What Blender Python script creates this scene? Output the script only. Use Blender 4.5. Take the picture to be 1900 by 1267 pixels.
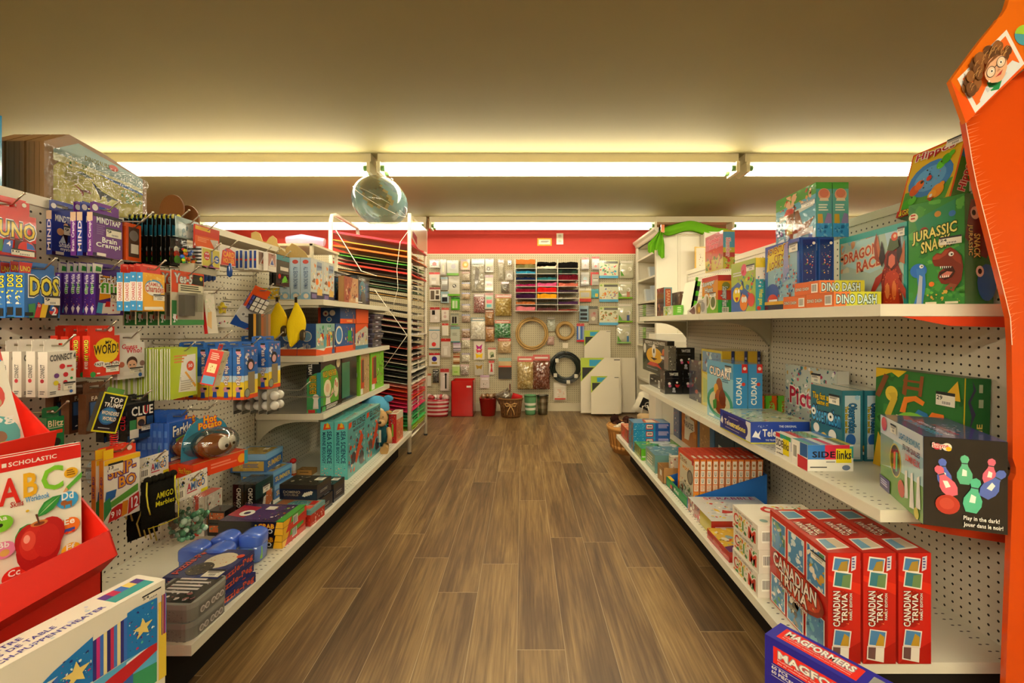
import bpy, math, random
from mathutils import Vector, Matrix
SC=bpy.context.scene
for o in list(bpy.data.objects): bpy.data.objects.remove(o, do_unlink=True)
COL=SC.collection
# ---------------- camera ----------------
F=850.0; CX=969.5; CY=600.0; E=1.03
cam=bpy.data.cameras.new('camera'); co=bpy.data.objects.new('camera',cam); COL.objects.link(co)
co.location=(0,0,E); co.rotation_euler=(math.pi/2,0,0)
cam.sensor_fit='HORIZONTAL'; cam.sensor_width=36; cam.lens=F/1900*36
cam.shift_x=-(CX-950)/1900; cam.shift_y=-(633.5-CY)/1900; cam.clip_start=0.05
SC.camera=co
# ---------------- world / exposure ----------------
W=bpy.data.worlds.new('world'); SC.world=W; W.use_nodes=True
W.node_tree.nodes['Background'].inputs[0].default_value=(0.9,0.75,0.5,1)
W.node_tree.nodes['Background'].inputs[1].default_value=0.0
SC.view_settings.view_transform='Standard'; SC.view_settings.look='None'
SC.view_settings.gamma=1; SC.view_settings.use_curve_mapping=False
SC.view_settings.exposure=0.42
TUBE_E=26.0; TUBE_C=(1.0,0.90,0.68,1)
CEIL_H=2.16
# ---------------- helpers ----------------
def lin(c):
    return c/12.92 if c<=0.04045 else ((c+0.055)/1.055)**2.4
_cc={}
def hx(s):
    if s in _cc: return _cc[s]
    t=s
    if len(t)==3: t=''.join(q*2 for q in t)
    v=tuple(lin(int(t[i:i+2],16)/255) for i in (0,2,4))+(1.0,)
    _cc[s]=v; return v
MATS={}
def newmat(n):
    m=bpy.data.materials.new(n); m.use_nodes=True; MATS[n]=m
    nt=m.node_tree; b=nt.nodes['Principled BSDF']; return m,nt,b
def attrmat(n,rough,spec=0.5,metal=0,coat=0,bump=0,bscale=60):
    m,nt,b=newmat(n)
    a=nt.nodes.new('ShaderNodeAttribute'); a.attribute_name='Col'
    nt.links.new(a.outputs['Color'],b.inputs['Base Color'])
    b.inputs['Roughness'].default_value=rough; b.inputs['Metallic'].default_value=metal
    b.inputs['Specular IOR Level'].default_value=spec
    b.inputs['Coat Weight'].default_value=coat
    if bump:
        nz=nt.nodes.new('ShaderNodeTexNoise'); nz.inputs['Scale'].default_value=bscale
        tc=nt.nodes.new('ShaderNodeTexCoord'); nt.links.new(tc.outputs['Object'],nz.inputs['Vector'])
        bp=nt.nodes.new('ShaderNodeBump'); bp.inputs['Strength'].default_value=bump; bp.inputs['Distance'].default_value=0.004
        nt.links.new(nz.outputs['Fac'],bp.inputs['Height']); nt.links.new(bp.outputs['Normal'],b.inputs['Normal'])
    return m
attrmat('card',0.42,0.4); attrmat('gloss',0.16,0.6,coat=0.3); attrmat('matte',0.8,0.2)
attrmat('metal',0.3,0.5,metal=1); attrmat('fabric',0.95,0.1,bump=0.6,bscale=300); attrmat('paint',0.38,0.45)
attrmat('wrap',0.1,0.8,coat=0.6,bump=0.35,bscale=28); attrmat('wood',0.55,0.3,bump=0.3,bscale=90); attrmat('wicker',0.6,0.3,bump=1.0,bscale=140)
def clearmat(n,tint,gl=0.12,rough=0.08,bump=0.0,bscale=30):
    m=bpy.data.materials.new(n); m.use_nodes=True; MATS[n]=m; nt=m.node_tree; nt.nodes.clear()
    out=nt.nodes.new('ShaderNodeOutputMaterial'); mx=nt.nodes.new('ShaderNodeMixShader')
    t=nt.nodes.new('ShaderNodeBsdfTransparent'); t.inputs[0].default_value=tint
    g=nt.nodes.new('ShaderNodeBsdfGlossy'); g.inputs['Roughness'].default_value=rough
    lw=nt.nodes.new('ShaderNodeLayerWeight'); lw.inputs[0].default_value=0.25
    ma=nt.nodes.new('ShaderNodeMath'); ma.operation='MULTIPLY_ADD'; ma.inputs[1].default_value=0.6; ma.inputs[2].default_value=gl
    nt.links.new(lw.outputs['Fresnel'],ma.inputs[0]); nt.links.new(ma.outputs[0],mx.inputs[0])
    nt.links.new(t.outputs[0],mx.inputs[1]); nt.links.new(g.outputs[0],mx.inputs[2]); nt.links.new(mx.outputs[0],out.inputs[0])
    if bump:
        nz=nt.nodes.new('ShaderNodeTexNoise'); nz.inputs['Scale'].default_value=bscale
        tc=nt.nodes.new('ShaderNodeTexCoord'); nt.links.new(tc.outputs['Object'],nz.inputs['Vector'])
        bp=nt.nodes.new('ShaderNodeBump'); bp.inputs['Strength'].default_value=bump; bp.inputs['Distance'].default_value=0.01
        nt.links.new(nz.outputs['Fac'],bp.inputs['Height']); nt.links.new(bp.outputs['Normal'],g.inputs['Normal'])
clearmat('clear',(0.93,0.93,0.9,1)); clearmat('film',(0.95,0.95,0.93,1),0.03,0.12,0.8,40)

class MB:
    def __init__(s): s.v=[]; s.f=[]; s.c=[]; s.m=[]; s.ml=[]; s.sm=[]
    def mi(s,m):
        if m not in s.ml: s.ml.append(m)
        return s.ml.index(m)
    def poly(s,pts,c,m='card',sm=False):
        b=len(s.v); s.v.extend([tuple(p) for p in pts]); s.f.append(tuple(range(b,b+len(pts))))
        s.c.append(hx(c)); s.m.append(s.mi(m)); s.sm.append(sm)
    def mesh(s,vs,fs,c,m='card',sm=False):
        b=len(s.v); s.v.extend([tuple(p) for p in vs]); k=s.mi(m); cc=hx(c) if isinstance(c,str) else None
        for i,f in enumerate(fs):
            s.f.append(tuple(b+q for q in f)); s.c.append(cc or hx(c[i])); s.m.append(k); s.sm.append(sm)
    def box(s,lo,hi,c,m='card'):
        x0,y0,z0=lo;x1,y1,z1=hi
        V=[(x0,y0,z0),(x1,y0,z0),(x1,y1,z0),(x0,y1,z0),(x0,y0,z1),(x1,y0,z1),(x1,y1,z1),(x0,y1,z1)]
        s.mesh(V,[(0,1,5,4),(1,2,6,5),(2,3,7,6),(3,0,4,7),(4,5,6,7),(3,2,1,0)],c,m)
    def prism(s,pts,off,c,m='card',cs=None):
        off=Vector(off); A=[Vector(p) for p in pts]; B=[p+off for p in A]; n=len(A)
        s.poly(A,c,m); s.poly(B[::-1],c,m)
        for i in range(n):
            j=(i+1)%n; s.poly([A[j],A[i],B[i],B[j]],cs or c,m)
    def tube(s,pts,r,c,m='metal',n=8,closed=False,caps=True):
        P=[Vector(p) for p in pts]; N=len(P); R=r if isinstance(r,(list,tuple)) else [r]*N
        b=len(s.v); up=None
        for i in range(N):
            a=P[i-1] if (i>0 or closed) else P[i]; d=P[(i+1)%N] if (i<N-1 or closed) else P[i]
            t=(d-a); t=t.normalized() if t.length>0 else Vector((0,0,1))
            if up is None:
                up=Vector((0,0,1)) if abs(t.z)<0.9 else Vector((1,0,0))
            x=t.cross(up); x=x.normalized() if x.length>1e-6 else Vector((1,0,0)); y=x.cross(t).normalized(); up=y
            for k in range(n):
                an=2*math.pi*k/n; q=P[i]+x*(R[i]*math.cos(an))+y*(R[i]*math.sin(an)); s.v.append(tuple(q))
        k0=s.mi(m); cc=hx(c)
        for i in range(N if closed else N-1):
            for k in range(n):
                a=b+i*n+k; a2=b+i*n+(k+1)%n; d=b+((i+1)%N)*n+k; d2=b+((i+1)%N)*n+(k+1)%n
                s.f.append((a,a2,d2,d)); s.c.append(cc); s.m.append(k0); s.sm.append(True)
        if caps and not closed:
            s.f.append(tuple(b+k for k in range(n))[::-1]); s.c.append(cc); s.m.append(k0); s.sm.append(False)
            s.f.append(tuple(b+(N-1)*n+k for k in range(n))); s.c.append(cc); s.m.append(k0); s.sm.append(False)
    def lathe(s,prof,c,m='gloss',n=24,cen=(0,0,0),sx=1,sy=1,cols=None):
        b=len(s.v)
        for r,z in prof:
            for k in range(n):
                an=2*math.pi*k/n; s.v.append((cen[0]+r*sx*math.cos(an),cen[1]+r*sy*math.sin(an),cen[2]+z))
        k0=s.mi(m)
        for i in range(len(prof)-1):
            cc=hx(cols[i] if cols else c)
            for k in range(n):
                s.f.append((b+i*n+k,b+i*n+(k+1)%n,b+(i+1)*n+(k+1)%n,b+(i+1)*n+k)); s.c.append(cc); s.m.append(k0); s.sm.append(True)
        s.f.append(tuple(b+k for k in range(n))[::-1]); s.c.append(hx(cols[0] if cols else c)); s.m.append(k0); s.sm.append(False)
        e=b+(len(prof)-1)*n; s.f.append(tuple(e+k for k in range(n))); s.c.append(hx(cols[-1] if cols else c)); s.m.append(k0); s.sm.append(False)
    def ball(s,cen,r,c,m='gloss',n=16,sc=(1,1,1),noise=0,seed=0,colf=None):
        rnd=random.Random(seed); R=n//2; b=len(s.v); ph=[rnd.uniform(0,6.28) for _ in range(6)]
        for i in range(R+1):
            th=math.pi*i/R
            for k in range(n):
                an=2*math.pi*k/n; d=Vector((math.sin(th)*math.cos(an),math.sin(th)*math.sin(an),math.cos(th)))
                q=r*(1+noise*(math.sin(3*d.x+ph[0])*math.sin(4*d.y+ph[1])+0.5*math.sin(7*d.z+ph[2]+3*d.x)))
                s.v.append((cen[0]+d.x*q*sc[0],cen[1]+d.y*q*sc[1],cen[2]+d.z*q*sc[2]))
        k0=s.mi(m)
        for i in range(R):
            for k in range(n):
                cc=hx(c) if colf is None else hx(colf(math.pi*(i+.5)/R,2*math.pi*(k+.5)/n))
                s.f.append((b+i*n+k,b+(i+1)*n+k,b+(i+1)*n+(k+1)%n,b+i*n+(k+1)%n)); s.c.append(cc); s.m.append(k0); s.sm.append(True)
    def pillow(s,o,u,v,n,w,h,t,c,m='wrap',N=8,seed=0,rough=0.25,cols=None,back=True):
        if cols: N=int(N*1.9); rough*=.9
        """bulged bag: origin at bottom-left, u right, v up, n outwards"""
        rnd=random.Random(seed); o=Vector(o);u=Vector(u);v=Vector(v);n=Vector(n); b=len(s.v); M=int(N*1.3)
        for j in range(M+1):
            for i in range(N+1):
                a=i/N; e=j/M; bl=(max(0,math.sin(math.pi*a))*max(0,math.sin(math.pi*e)))**0.55
                z=t*bl*(1+rnd.uniform(-rough,rough)); jx=(rnd.uniform(-.3,.3)/N if 0<i<N else rnd.uniform(-.03,.03)); jy=(rnd.uniform(-.3,.3)/M if 0<j<M else 0)
                s.v.append(tuple(o+u*((a+jx)*w)+v*((e+jy)*h)+n*z))
        k0=s.mi(m)
        for j in range(M):
            for i in range(N):
                cc=hx(c)
                if cols:
                    q1,q2,q3=hx(rnd.choice(cols)),hx(rnd.choice(cols)),hx(c); cc=tuple(.45*e1+.2*e2+.35*e3 for e1,e2,e3 in zip(q1,q2,q3))
                s.f.append((b+j*(N+1)+i,b+j*(N+1)+i+1,b+(j+1)*(N+1)+i+1,b+(j+1)*(N+1)+i)); s.c.append(cc); s.m.append(k0); s.sm.append(True)
        if back: s.poly([o,o+v*h,o+u*w+v*h,o+u*w],c,m)
    def obj(s,name,parent=None,label=None,cat=None,group=None,kind=None,loc=None,rot=None):
        me=bpy.data.meshes.new(name); me.from_pydata(s.v,[],s.f)
        for m in s.ml: me.materials.append(MATS[m])
        at=me.color_attributes.new('Col','FLOAT_COLOR','CORNER'); buf=[]
        for f,c in zip(s.f,s.c): buf.extend(c*len(f))
        at.data.foreach_set('color',buf)
        me.polygons.foreach_set('material_index',s.m); me.polygons.foreach_set('use_smooth',s.sm); me.update()
        o=bpy.data.objects.new(name,me); COL.objects.link(o)
        if parent: o.parent=parent
        tag(o,label,cat,group,kind)
        if loc is not None: o.location=loc
        if rot is not None: o.rotation_euler=rot
        return o
def tag(o,label=None,cat=None,group=None,kind=None):
    if label: o['label']=label
    if cat: o['category']=cat
    if group: o['group']=group
    if kind: o['kind']=kind
    return o
def empty(name,loc,label,cat,group=None,rot=(0,0,0)):
    o=bpy.data.objects.new(name,None); o.empty_display_size=0.05; COL.objects.link(o); o.location=loc; o.rotation_euler=rot
    return tag(o,label,cat,group)
def dup(o,loc=None,rot=None,label=None,dl=None):
    c=o.copy(); COL.objects.link(c)
    if loc is not None: c.location=loc
    if dl is not None: c.location=Vector(o.location)+Vector(dl)
    if rot is not None: c.rotation_euler=rot
    if label: c['label']=label
    for ch in list(o.children):
        d=ch.copy(); COL.objects.link(d); d.parent=c
        for g in list(ch.children):
            e=g.copy(); COL.objects.link(e); e.parent=d
    return c
# ---------------- lettering ----------------
_tc={}
def textmesh(s,off):
    k=(s,off)
    if k in _tc: return _tc[k]
    cu=bpy.data.curves.new('t','FONT'); cu.body=s; cu.size=1; cu.resolution_u=2; cu.offset=off; cu.space_character=1.05
    ob=bpy.data.objects.new('t',cu); COL.objects.link(ob)
    dg=bpy.context.evaluated_depsgraph_get(); dg.update()
    me=bpy.data.meshes.new_from_object(ob.evaluated_get(dg))
    V=[(v.co.x,v.co.y) for v in me.vertices]; Fc=[tuple(p.vertices) for p in me.polygons]
    bpy.data.objects.remove(ob); bpy.data.curves.remove(cu); bpy.data.meshes.remove(me)
    _tc[k]=(V,Fc); return _tc[k]
def tbox(V):
    xs=[p[0] for p in V]; ys=[p[1] for p in V]; return min(xs),min(ys),max(xs),max(ys)
class FR:
    """a printed face: origin, unit u, unit v, width, height, normal"""
    def __init__(s,mb,o,u,v,w,h,n,m='card'):
        s.mb=mb;s.o=Vector(o);s.u=Vector(u);s.v=Vector(v);s.w=w;s.h=h;s.n=Vector(n);s.k=0;s.m=m
    def p(s,a,b,e=0): return s.o+s.u*(a*s.w)+s.v*(b*s.h)+s.n*(0.0003+0.00013*(s.k+e))
def art(fr,ops,tagmb=None):
    mb=fr.mb
    for op in ops:
        t=op[0]; fr.k+=1; m=fr.m
        if t=='R': _,a,b,c,d,col=op; mb.poly([fr.p(a,b),fr.p(c,b),fr.p(c,d),fr.p(a,d)],col,m)
        elif t=='P': mb.poly([fr.p(*q) for q in op[1]],op[2],m)
        elif t=='C':
            _,x,y,r,col=op[:5]; ry=op[5] if len(op)>5 else r*fr.w/fr.h
            mb.poly([fr.p(x+r*math.cos(i*math.pi/9),y+ry*math.sin(i*math.pi/9)) for i in range(18)],col,m)
        elif t=='*':
            _,x,y,r,col=op; mb.poly([fr.p(x+(r if i%2==0 else r*.42)*math.sin(i*math.pi/5),y+(r if i%2==0 else r*.42)*math.cos(i*math.pi/5)*fr.w/fr.h) for i in range(9,-1,-1)],col,m)
        elif t=='T':
            s_,a,b,c,d,col=op[1:7]; oc=op[7] if len(op)>7 else None; rot=op[8] if len(op)>8 else 0; sk=op[9] if len(op)>9 else 0
            V,Fc=textmesh(s_,0.022); x0,y0,x1,y1=tbox(V)
            def mp(x,y):
                q=(x-x0)/(x1-x0+1e-6); r=(y-y0)/(y1-y0+1e-6)
                if rot==1: q,r=1-r,q
                elif rot==-1: q,r=r,1-q
                return a+(c-a)*q,b+(d-b)*r+sk*q
            if oc:
                V2,F2=textmesh(s_,0.085); mb.mesh([fr.p(*mp(x,y)) for x,y in V2],F2,oc,m); fr.k+=1
            mb.mesh([fr.p(*mp(x,y)) for x,y in V],Fc,col,m)
        elif t=='N':
            _,a,b,c,d,n,seed,cols=op[:8]; sz=op[8] if len(op)>8 else 0.12; rnd=random.Random(seed)
            n=int(n*1.9)
            for i in range(n):
                x=rnd.uniform(a,c);y=rnd.uniform(b,d);r=sz*(rnd.uniform(.5,1.0) if i<n*.5 else rnd.uniform(.18,.5))*(c-a);an=rnd.uniform(0,6.28);el=rnd.uniform(.35,1); pts=[]
                kk=rnd.choice([5,7,9])
                for q in range(kk):
                    t2=q*2*math.pi/kk; rr=r*rnd.uniform(.7,1.15); px=rr*math.cos(t2); py=rr*el*math.sin(t2)
                    X=x+px*math.cos(an)-py*math.sin(an); Y=y+(px*math.sin(an)+py*math.cos(an))*fr.w/fr.h
                    pts.append((min(c,max(a,X)),min(d,max(b,Y))))
                mb.poly([fr.p(*q,e=(i%12)/6.0) for q in pts],rnd.choice(cols),m)
            fr.k+=2
        elif t=='L':
            _,a,b,c,d,n,col=op; rnd=random.Random(int(a*99+b*77)+n)
            for i in range(n):
                y1=d-(d-b)*i/n; y0=y1-(d-b)/n*.55; e=c-(c-a)*rnd.uniform(0,.3); mb.poly([fr.p(a,y0),fr.p(e,y0),fr.p(e,y1),fr.p(a,y1)],col,m)
        elif t=='B':
            _,a,b,c,d=op; mb.poly([fr.p(a,b),fr.p(c,b),fr.p(c,d),fr.p(a,d)],'f4f0e4',m); fr.k+=1; rnd=random.Random(5); x=a+(c-a)*.1
            while x<c-(c-a)*.14:
                w=(c-a)*rnd.choice([.03,.05,.07]); mb.poly([fr.p(x,b+(d-b)*.15),fr.p(x+w,b+(d-b)*.15),fr.p(x+w,d-(d-b)*.1),fr.p(x,d-(d-b)*.1)],'222',m); x+=w*2
        elif t=='V' or t=='H':
            _,a,b,c,d,cols=op; n=len(cols)
            for i,cl in enumerate(cols):
                if t=='V': x0=a+(c-a)*i/n;x1=a+(c-a)*(i+1)/n; q=[(x0,b),(x1,b),(x1,d),(x0,d)]
                else: y0=b+(d-b)*i/n;y1=b+(d-b)*(i+1)/n; q=[(a,y0),(c,y0),(c,y1),(a,y1)]
                mb.poly([fr.p(*z) for z in q],cl,m)
        elif t=='G':
            _,a,b,c,d=op[:5]; tm=tagmb if tagmb is not None else mb; g=FR(tm,fr.o,fr.u,fr.v,fr.w,fr.h,fr.n,'card'); g.k=fr.k+1
            tm.poly([g.p(a,b),g.p(c,b),g.p(c,d),g.p(a,d)],'e9e2d0','card'); g.k+=1
            tm.poly([g.p(a,d-(d-b)*.22),g.p(c,d-(d-b)*.22),g.p(c,d),g.p(a,d)],'222','card')
            if len(op)>5: art(g,[('T',op[5],a+(c-a)*.04,b+(d-b)*.4,a+(c-a)*.35,b+(d-b)*.72,'222'),('B',a+(c-a)*.3,b+(d-b)*.08,a+(c-a)*.8,b+(d-b)*.36)])
            else: art(g,[('B',a+(c-a)*.3,b+(d-b)*.12,a+(c-a)*.8,b+(d-b)*.45),('L',a+(c-a)*.08,b+(d-b)*.5,a+(c-a)*.9,b+(d-b)*.72,2,'555')])
# ---------------- pixel <-> place ----------------
def onz(px,py,z): Y=F*(E-z)/(py-CY); return (px-CX)*Y/F,Y
def atY(px,Y): return (px-CX)*Y/F
def atX(px,X): return F*X/(px-CX)
def zof(py,Y): return E-(py-CY)*Y/F
def carton(name,label,cat,X,Y,z,w,d,h,ang=0,side=1,col='ccc',front=(),right=(),left=(),top=(),m='card',group=None,tab=None,lean=(0,0),rim=None,extra=None,edge=None):
    """box, origin at the near visible corner; side=+1 grows to local +x, -1 to local -x"""
    mb=MB(); tg=MB(); x0,x1=(0,w) if side>0 else (-w,0)
    mb.box((x0,0,0),(x1,d,h),col,m)
    fr=FR(mb,(x0,0,0),(1,0,0),(0,0,1),w,h,(0,-1,0),m); art(fr,front,tg)
    rf=FR(mb,(x1,0,0),(0,1,0),(0,0,1),d,h,(1,0,0),m); art(rf,right,tg)
    lf=FR(mb,(x0,d,0),(0,-1,0),(0,0,1),d,h,(-1,0,0),m); art(lf,left,tg)
    tf=FR(mb,(x0,0,h),(1,0,0),(0,1,0),w,d,(0,0,1),m); art(tf,top,tg)
    if rim: # visible lid seam all around
        r=0.0006; zz=h*rim[0]
        mb.box((x0-r,-r,zz),(x1+r,d+r,zz+0.0015),rim[1],m)
    o=mb.obj(name,label=label,cat=cat,group=group,loc=(X,Y,z),rot=(lean[0],lean[1],math.radians(ang)))
    if tg.v: tg.obj('price_tag',o)
    if tab: # hang tab with euro slot, standing on the back edge
        tw,th,tc=tab[:3]; t=MB(); c0=(x0+x1)/2-tw/2; c1=c0+tw; y=d*0.55; s0=c0+tw*.28;s1=c1-tw*.28; za=h+th*.42; zb=h+th*.68
        for a,b,c,dd in ((c0,h,c1,za),(c0,zb,c1,h+th*.9),(c0,za,s0,zb),(s1,za,c1,zb),(c0+tw*.08,h+th*.9,c1-tw*.08,h+th)):
            t.box((a,y,b),(c,y+.0008,dd),tc,m)
        if len(tab)>3: art(FR(t,(c0,y,h),(1,0,0),(0,0,1),tw,th,(0,-1,0),m),tab[3])
        t.obj('hang_tab',o)
    return o
def dist(X,Y,dx,dy,px):
    k=(px-CX)/F; return (k*Y-X)/(dx-k*dy)
def pb(name,label,cat,z,near,pf,pd,yt,ang=0,w=None,d=None,h=None,Y=None,X=None,**kw):
    """box on plane z from pixel measures: near corner (px,py or None), px of other front corner, px of far depth corner, top y"""
    px,py=near
    if py is not None and Y is None and X is None: X0,Y0=onz(px,py,z)
    elif Y is not None: Y0=Y; X0=atY(px,Y)
    else: X0=X; Y0=atX(px,X)
    a=math.radians(ang); side=kw.pop('side',None)
    if side is None: side=1 if pf>px else -1
    if w is None: w=abs(dist(X0,Y0,side*math.cos(a),side*math.sin(a),pf))
    if d is None: d=abs(dist(X0,Y0,-math.sin(a),math.cos(a),pd))
    if h is None: h=zof(yt,Y0)-z
    return carton(name,label,cat,X0,Y0,z,w,d,h,ang,side,**kw)
ORD=['front','second','third','fourth','fifth','sixth','seventh','eighth','ninth','tenth','eleventh','twelfth','thirteenth','fourteenth','fifteenth','sixteenth']
def ordl(i): return 'front one' if i==0 else ORD[i]+' from the front'
HOOKM=[]
def hook(Y,z,X0,X1,where,tip=0.03,r=0.0022):
    mb=MB(); s=1 if X1>X0 else -1
    mb.tube([(X0,0,0.012),(X0+s*.004,0,0),(X0+s*.02,0,-0.002),(X1-s*tip,0,-0.004+0.0),(X1-s*tip*.4,0,tip*.45),(X1,0,tip*.8)],r,'b9b2a0','metal',6)
    mb.ball((X1,0,tip*.8),r*1.7,'d8d2c0','metal',8)
    return mb.obj('wire_hook',label=' '.join(('steel wire hook '+where).replace(',','').split()[:16]),cat='hook',group='pegboard hooks',loc=(0,Y,z))
def hang(name,desc,cat,xl,xr,yt,yb,Xf,t,n=1,step=0,ang=90,hk=True,tab=None,group=None,roll=0,hz=None,hooklen=0.035,pl=-1.39,labels=None,**kw):
    """n packs on one hook of the left pegboard; xl..xr front face in pixels, facing the aisle; t thickness m; step px"""
    Y0=F*Xf/(xl-CX); zt=zof(yt,Y0); zb=zof(yb,Y0); a=math.radians(ang)
    w=abs(dist(Xf,Y0,math.cos(a),math.sin(a),xr)); dx=step*Y0/F; out=[]
    tb=None
    if tab: tb=(w*tab[0],(tab[1]-0)*Y0/F)+tuple(tab[2:])
    g=group or (desc+' on one hook' if n>1 else None)
    lab=(lambda i: (desc+', '+ordl(i)) if n>1 else desc)
    if labels: lab=lambda i: labels[i]
    o=carton(name,lab(0),cat,Xf,Y0,zb,w,t,zt-zb,ang,1,tab=tb,group=g if n>1 else None,lean=(roll,0),**kw); out.append(o)
    rnd=random.Random(int(xl*7+yt))
    for i in range(1,n):
        c=dup(o,dl=(-dx*i,rnd.uniform(-.003,.003),rnd.uniform(-.002,.002)),label=lab(i)); c.rotation_euler=(roll,0,math.radians(ang+rnd.uniform(-2,2))); out.append(c)
    if hk:
        zz=hz if hz else zt+(tb[1]*.6 if tb else -0.006)
        hook(Y0+w/2,zz,pl,Xf+hooklen,'holding the '+desc)
    return out
# ---------------- room ----------------
YB=5.42; XL=-4.2; XR=4.2; YF=-4.0
def nodes(nt,t,**k):
    n=nt.nodes.new(t)
    for a,b in k.items(): setattr(n,a,b)
    return n
def mth(nt,op,a,b=None,c=None):
    n=nt.nodes.new('ShaderNodeMath'); n.operation=op
    for i,q in enumerate((a,b,c)):
        if q is None: continue
        if hasattr(q,'is_linked') or isinstance(q,bpy.types.NodeSocket): nt.links.new(q,n.inputs[i])
        else: n.inputs[i].default_value=q
    return n.outputs[0]
def floor_mat():
    m,nt,b=newmat('planks'); g=nodes(nt,'ShaderNodeNewGeometry'); sp=nodes(nt,'ShaderNodeSeparateXYZ'); nt.links.new(g.outputs['Position'],sp.inputs[0])
    x,y=sp.outputs[0],sp.outputs[1]; PW=0.153; PL=1.22
    xs=mth(nt,'MULTIPLY_ADD',x,1/PW,0.12+50); row=mth(nt,'FLOOR',xs); fx=mth(nt,'FRACT',xs)
    wn=nodes(nt,'ShaderNodeTexWhiteNoise',noise_dimensions='1D'); nt.links.new(row,wn.inputs['W'])
    ys=mth(nt,'ADD',mth(nt,'MULTIPLY_ADD',y,1/PL,50),wn.outputs['Value']); pid=mth(nt,'FLOOR',ys); fy=mth(nt,'FRACT',ys)
    idv=mth(nt,'MULTIPLY_ADD',row,17.3,pid)
    w2=nodes(nt,'ShaderNodeTexWhiteNoise',noise_dimensions='1D'); nt.links.new(idv,w2.inputs['W'])
    cx=nodes(nt,'ShaderNodeCombineXYZ'); nt.links.new(mth(nt,'MULTIPLY',x,26),cx.inputs[0]); nt.links.new(mth(nt,'MULTIPLY',y,1.6),cx.inputs[1]); nt.links.new(mth(nt,'MULTIPLY',w2.outputs['Value'],40),cx.inputs[2])
    n1=nodes(nt,'ShaderNodeTexNoise'); n1.inputs['Scale'].default_value=1.0; n1.inputs['Detail'].default_value=8; n1.inputs['Roughness'].default_value=.62; n1.inputs['Distortion'].default_value=.8; nt.links.new(cx.outputs[0],n1.inputs['Vector'])
    c2=nodes(nt,'ShaderNodeCombineXYZ'); nt.links.new(mth(nt,'MULTIPLY',x,7),c2.inputs[0]); nt.links.new(mth(nt,'MULTIPLY',y,1.1),c2.inputs[1]); nt.links.new(mth(nt,'MULTIPLY',w2.outputs['Value'],23),c2.inputs[2])
    n2=nodes(nt,'ShaderNodeTexNoise'); n2.inputs['Scale'].default_value=1.0; n2.inputs['Detail'].default_value=2; nt.links.new(c2.outputs[0],n2.inputs['Vector'])
    c3=nodes(nt,'ShaderNodeCombineXYZ'); nt.links.new(mth(nt,'MULTIPLY',x,150),c3.inputs[0]); nt.links.new(mth(nt,'MULTIPLY',y,5),c3.inputs[1]); nt.links.new(idv,c3.inputs[2])
    n3=nodes(nt,'ShaderNodeTexNoise'); n3.inputs['Scale'].default_value=1.0; n3.inputs['Detail'].default_value=3; nt.links.new(c3.outputs[0],n3.inputs['Vector'])
    v=mth(nt,'MULTIPLY_ADD',n1.outputs['Fac'],.5,mth(nt,'MULTIPLY_ADD',n2.outputs['Fac'],.42,mth(nt,'MULTIPLY_ADD',w2.outputs['Value'],.09,mth(nt,'MULTIPLY_ADD',n3.outputs['Fac'],.34,-.23))))
    cr=nodes(nt,'ShaderNodeValToRGB'); nt.links.new(v,cr.inputs[0]); e=cr.color_ramp.elements
    e[0].position=.22; e[0].color=hx('3e2c18'); e[1].position=.78; e[1].color=hx('bea272')
    k=e.new(.42); k.color=hx('6a5032'); k=e.new(.58); k.color=hx('92754a')
    sx=mth(nt,'MINIMUM',fx,mth(nt,'SUBTRACT',1,fx)); sy=mth(nt,'MINIMUM',fy,mth(nt,'SUBTRACT',1,fy))
    seam=mth(nt,'MAXIMUM',mth(nt,'LESS_THAN',sx,.008),mth(nt,'LESS_THAN',sy,.0013))
    mx=nodes(nt,'ShaderNodeMix',data_type='RGBA'); nt.links.new(mth(nt,'MULTIPLY',seam,.45),mx.inputs['Factor']); nt.links.new(cr.outputs[0],mx.inputs['A']); mx.inputs['B'].default_value=hx('c7b08a')
    nt.links.new(mx.outputs['Result'],b.inputs['Base Color']); b.inputs['Roughness'].default_value=.36; b.inputs['Specular IOR Level'].default_value=.4
    bp=nodes(nt,'ShaderNodeBump'); bp.inputs['Strength'].default_value=.25; bp.inputs['Distance'].default_value=.002; nt.links.new(mth(nt,'SUBTRACT',n3.outputs['Fac'],seam),bp.inputs['Height']); nt.links.new(bp.outputs[0],b.inputs['Normal'])
floor_mat()
def peg_mat(name,ax,col,off=(0,0)):
    m,nt,b=newmat(name); g=nodes(nt,'ShaderNodeNewGeometry'); sp=nodes(nt,'ShaderNodeSeparateXYZ'); nt.links.new(g.outputs['Position'],sp.inputs[0])
    u=mth(nt,'SUBTRACT',mth(nt,'FRACT',mth(nt,'MULTIPLY_ADD',sp.outputs[ax],1/.0254,200.5+off[0])),.5)
    w=mth(nt,'SUBTRACT',mth(nt,'FRACT',mth(nt,'MULTIPLY_ADD',sp.outputs[2],1/.0254,200.5+off[1])),.5)
    r=mth(nt,'SQRT',mth(nt,'ADD',mth(nt,'MULTIPLY',u,u),mth(nt,'MULTIPLY',w,w))); h=mth(nt,'LESS_THAN',r,.135)
    mx=nodes(nt,'ShaderNodeMix',data_type='RGBA'); nt.links.new(h,mx.inputs['Factor']); mx.inputs['A'].default_value=hx(col); mx.inputs['B'].default_value=hx('17120c')
    nt.links.new(mx.outputs['Result'],b.inputs['Base Color']); b.inputs['Roughness'].default_value=.5
peg_mat('peg_side',1,'d9d2c0'); peg_mat('peg_back',0,'bcb08f')
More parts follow.
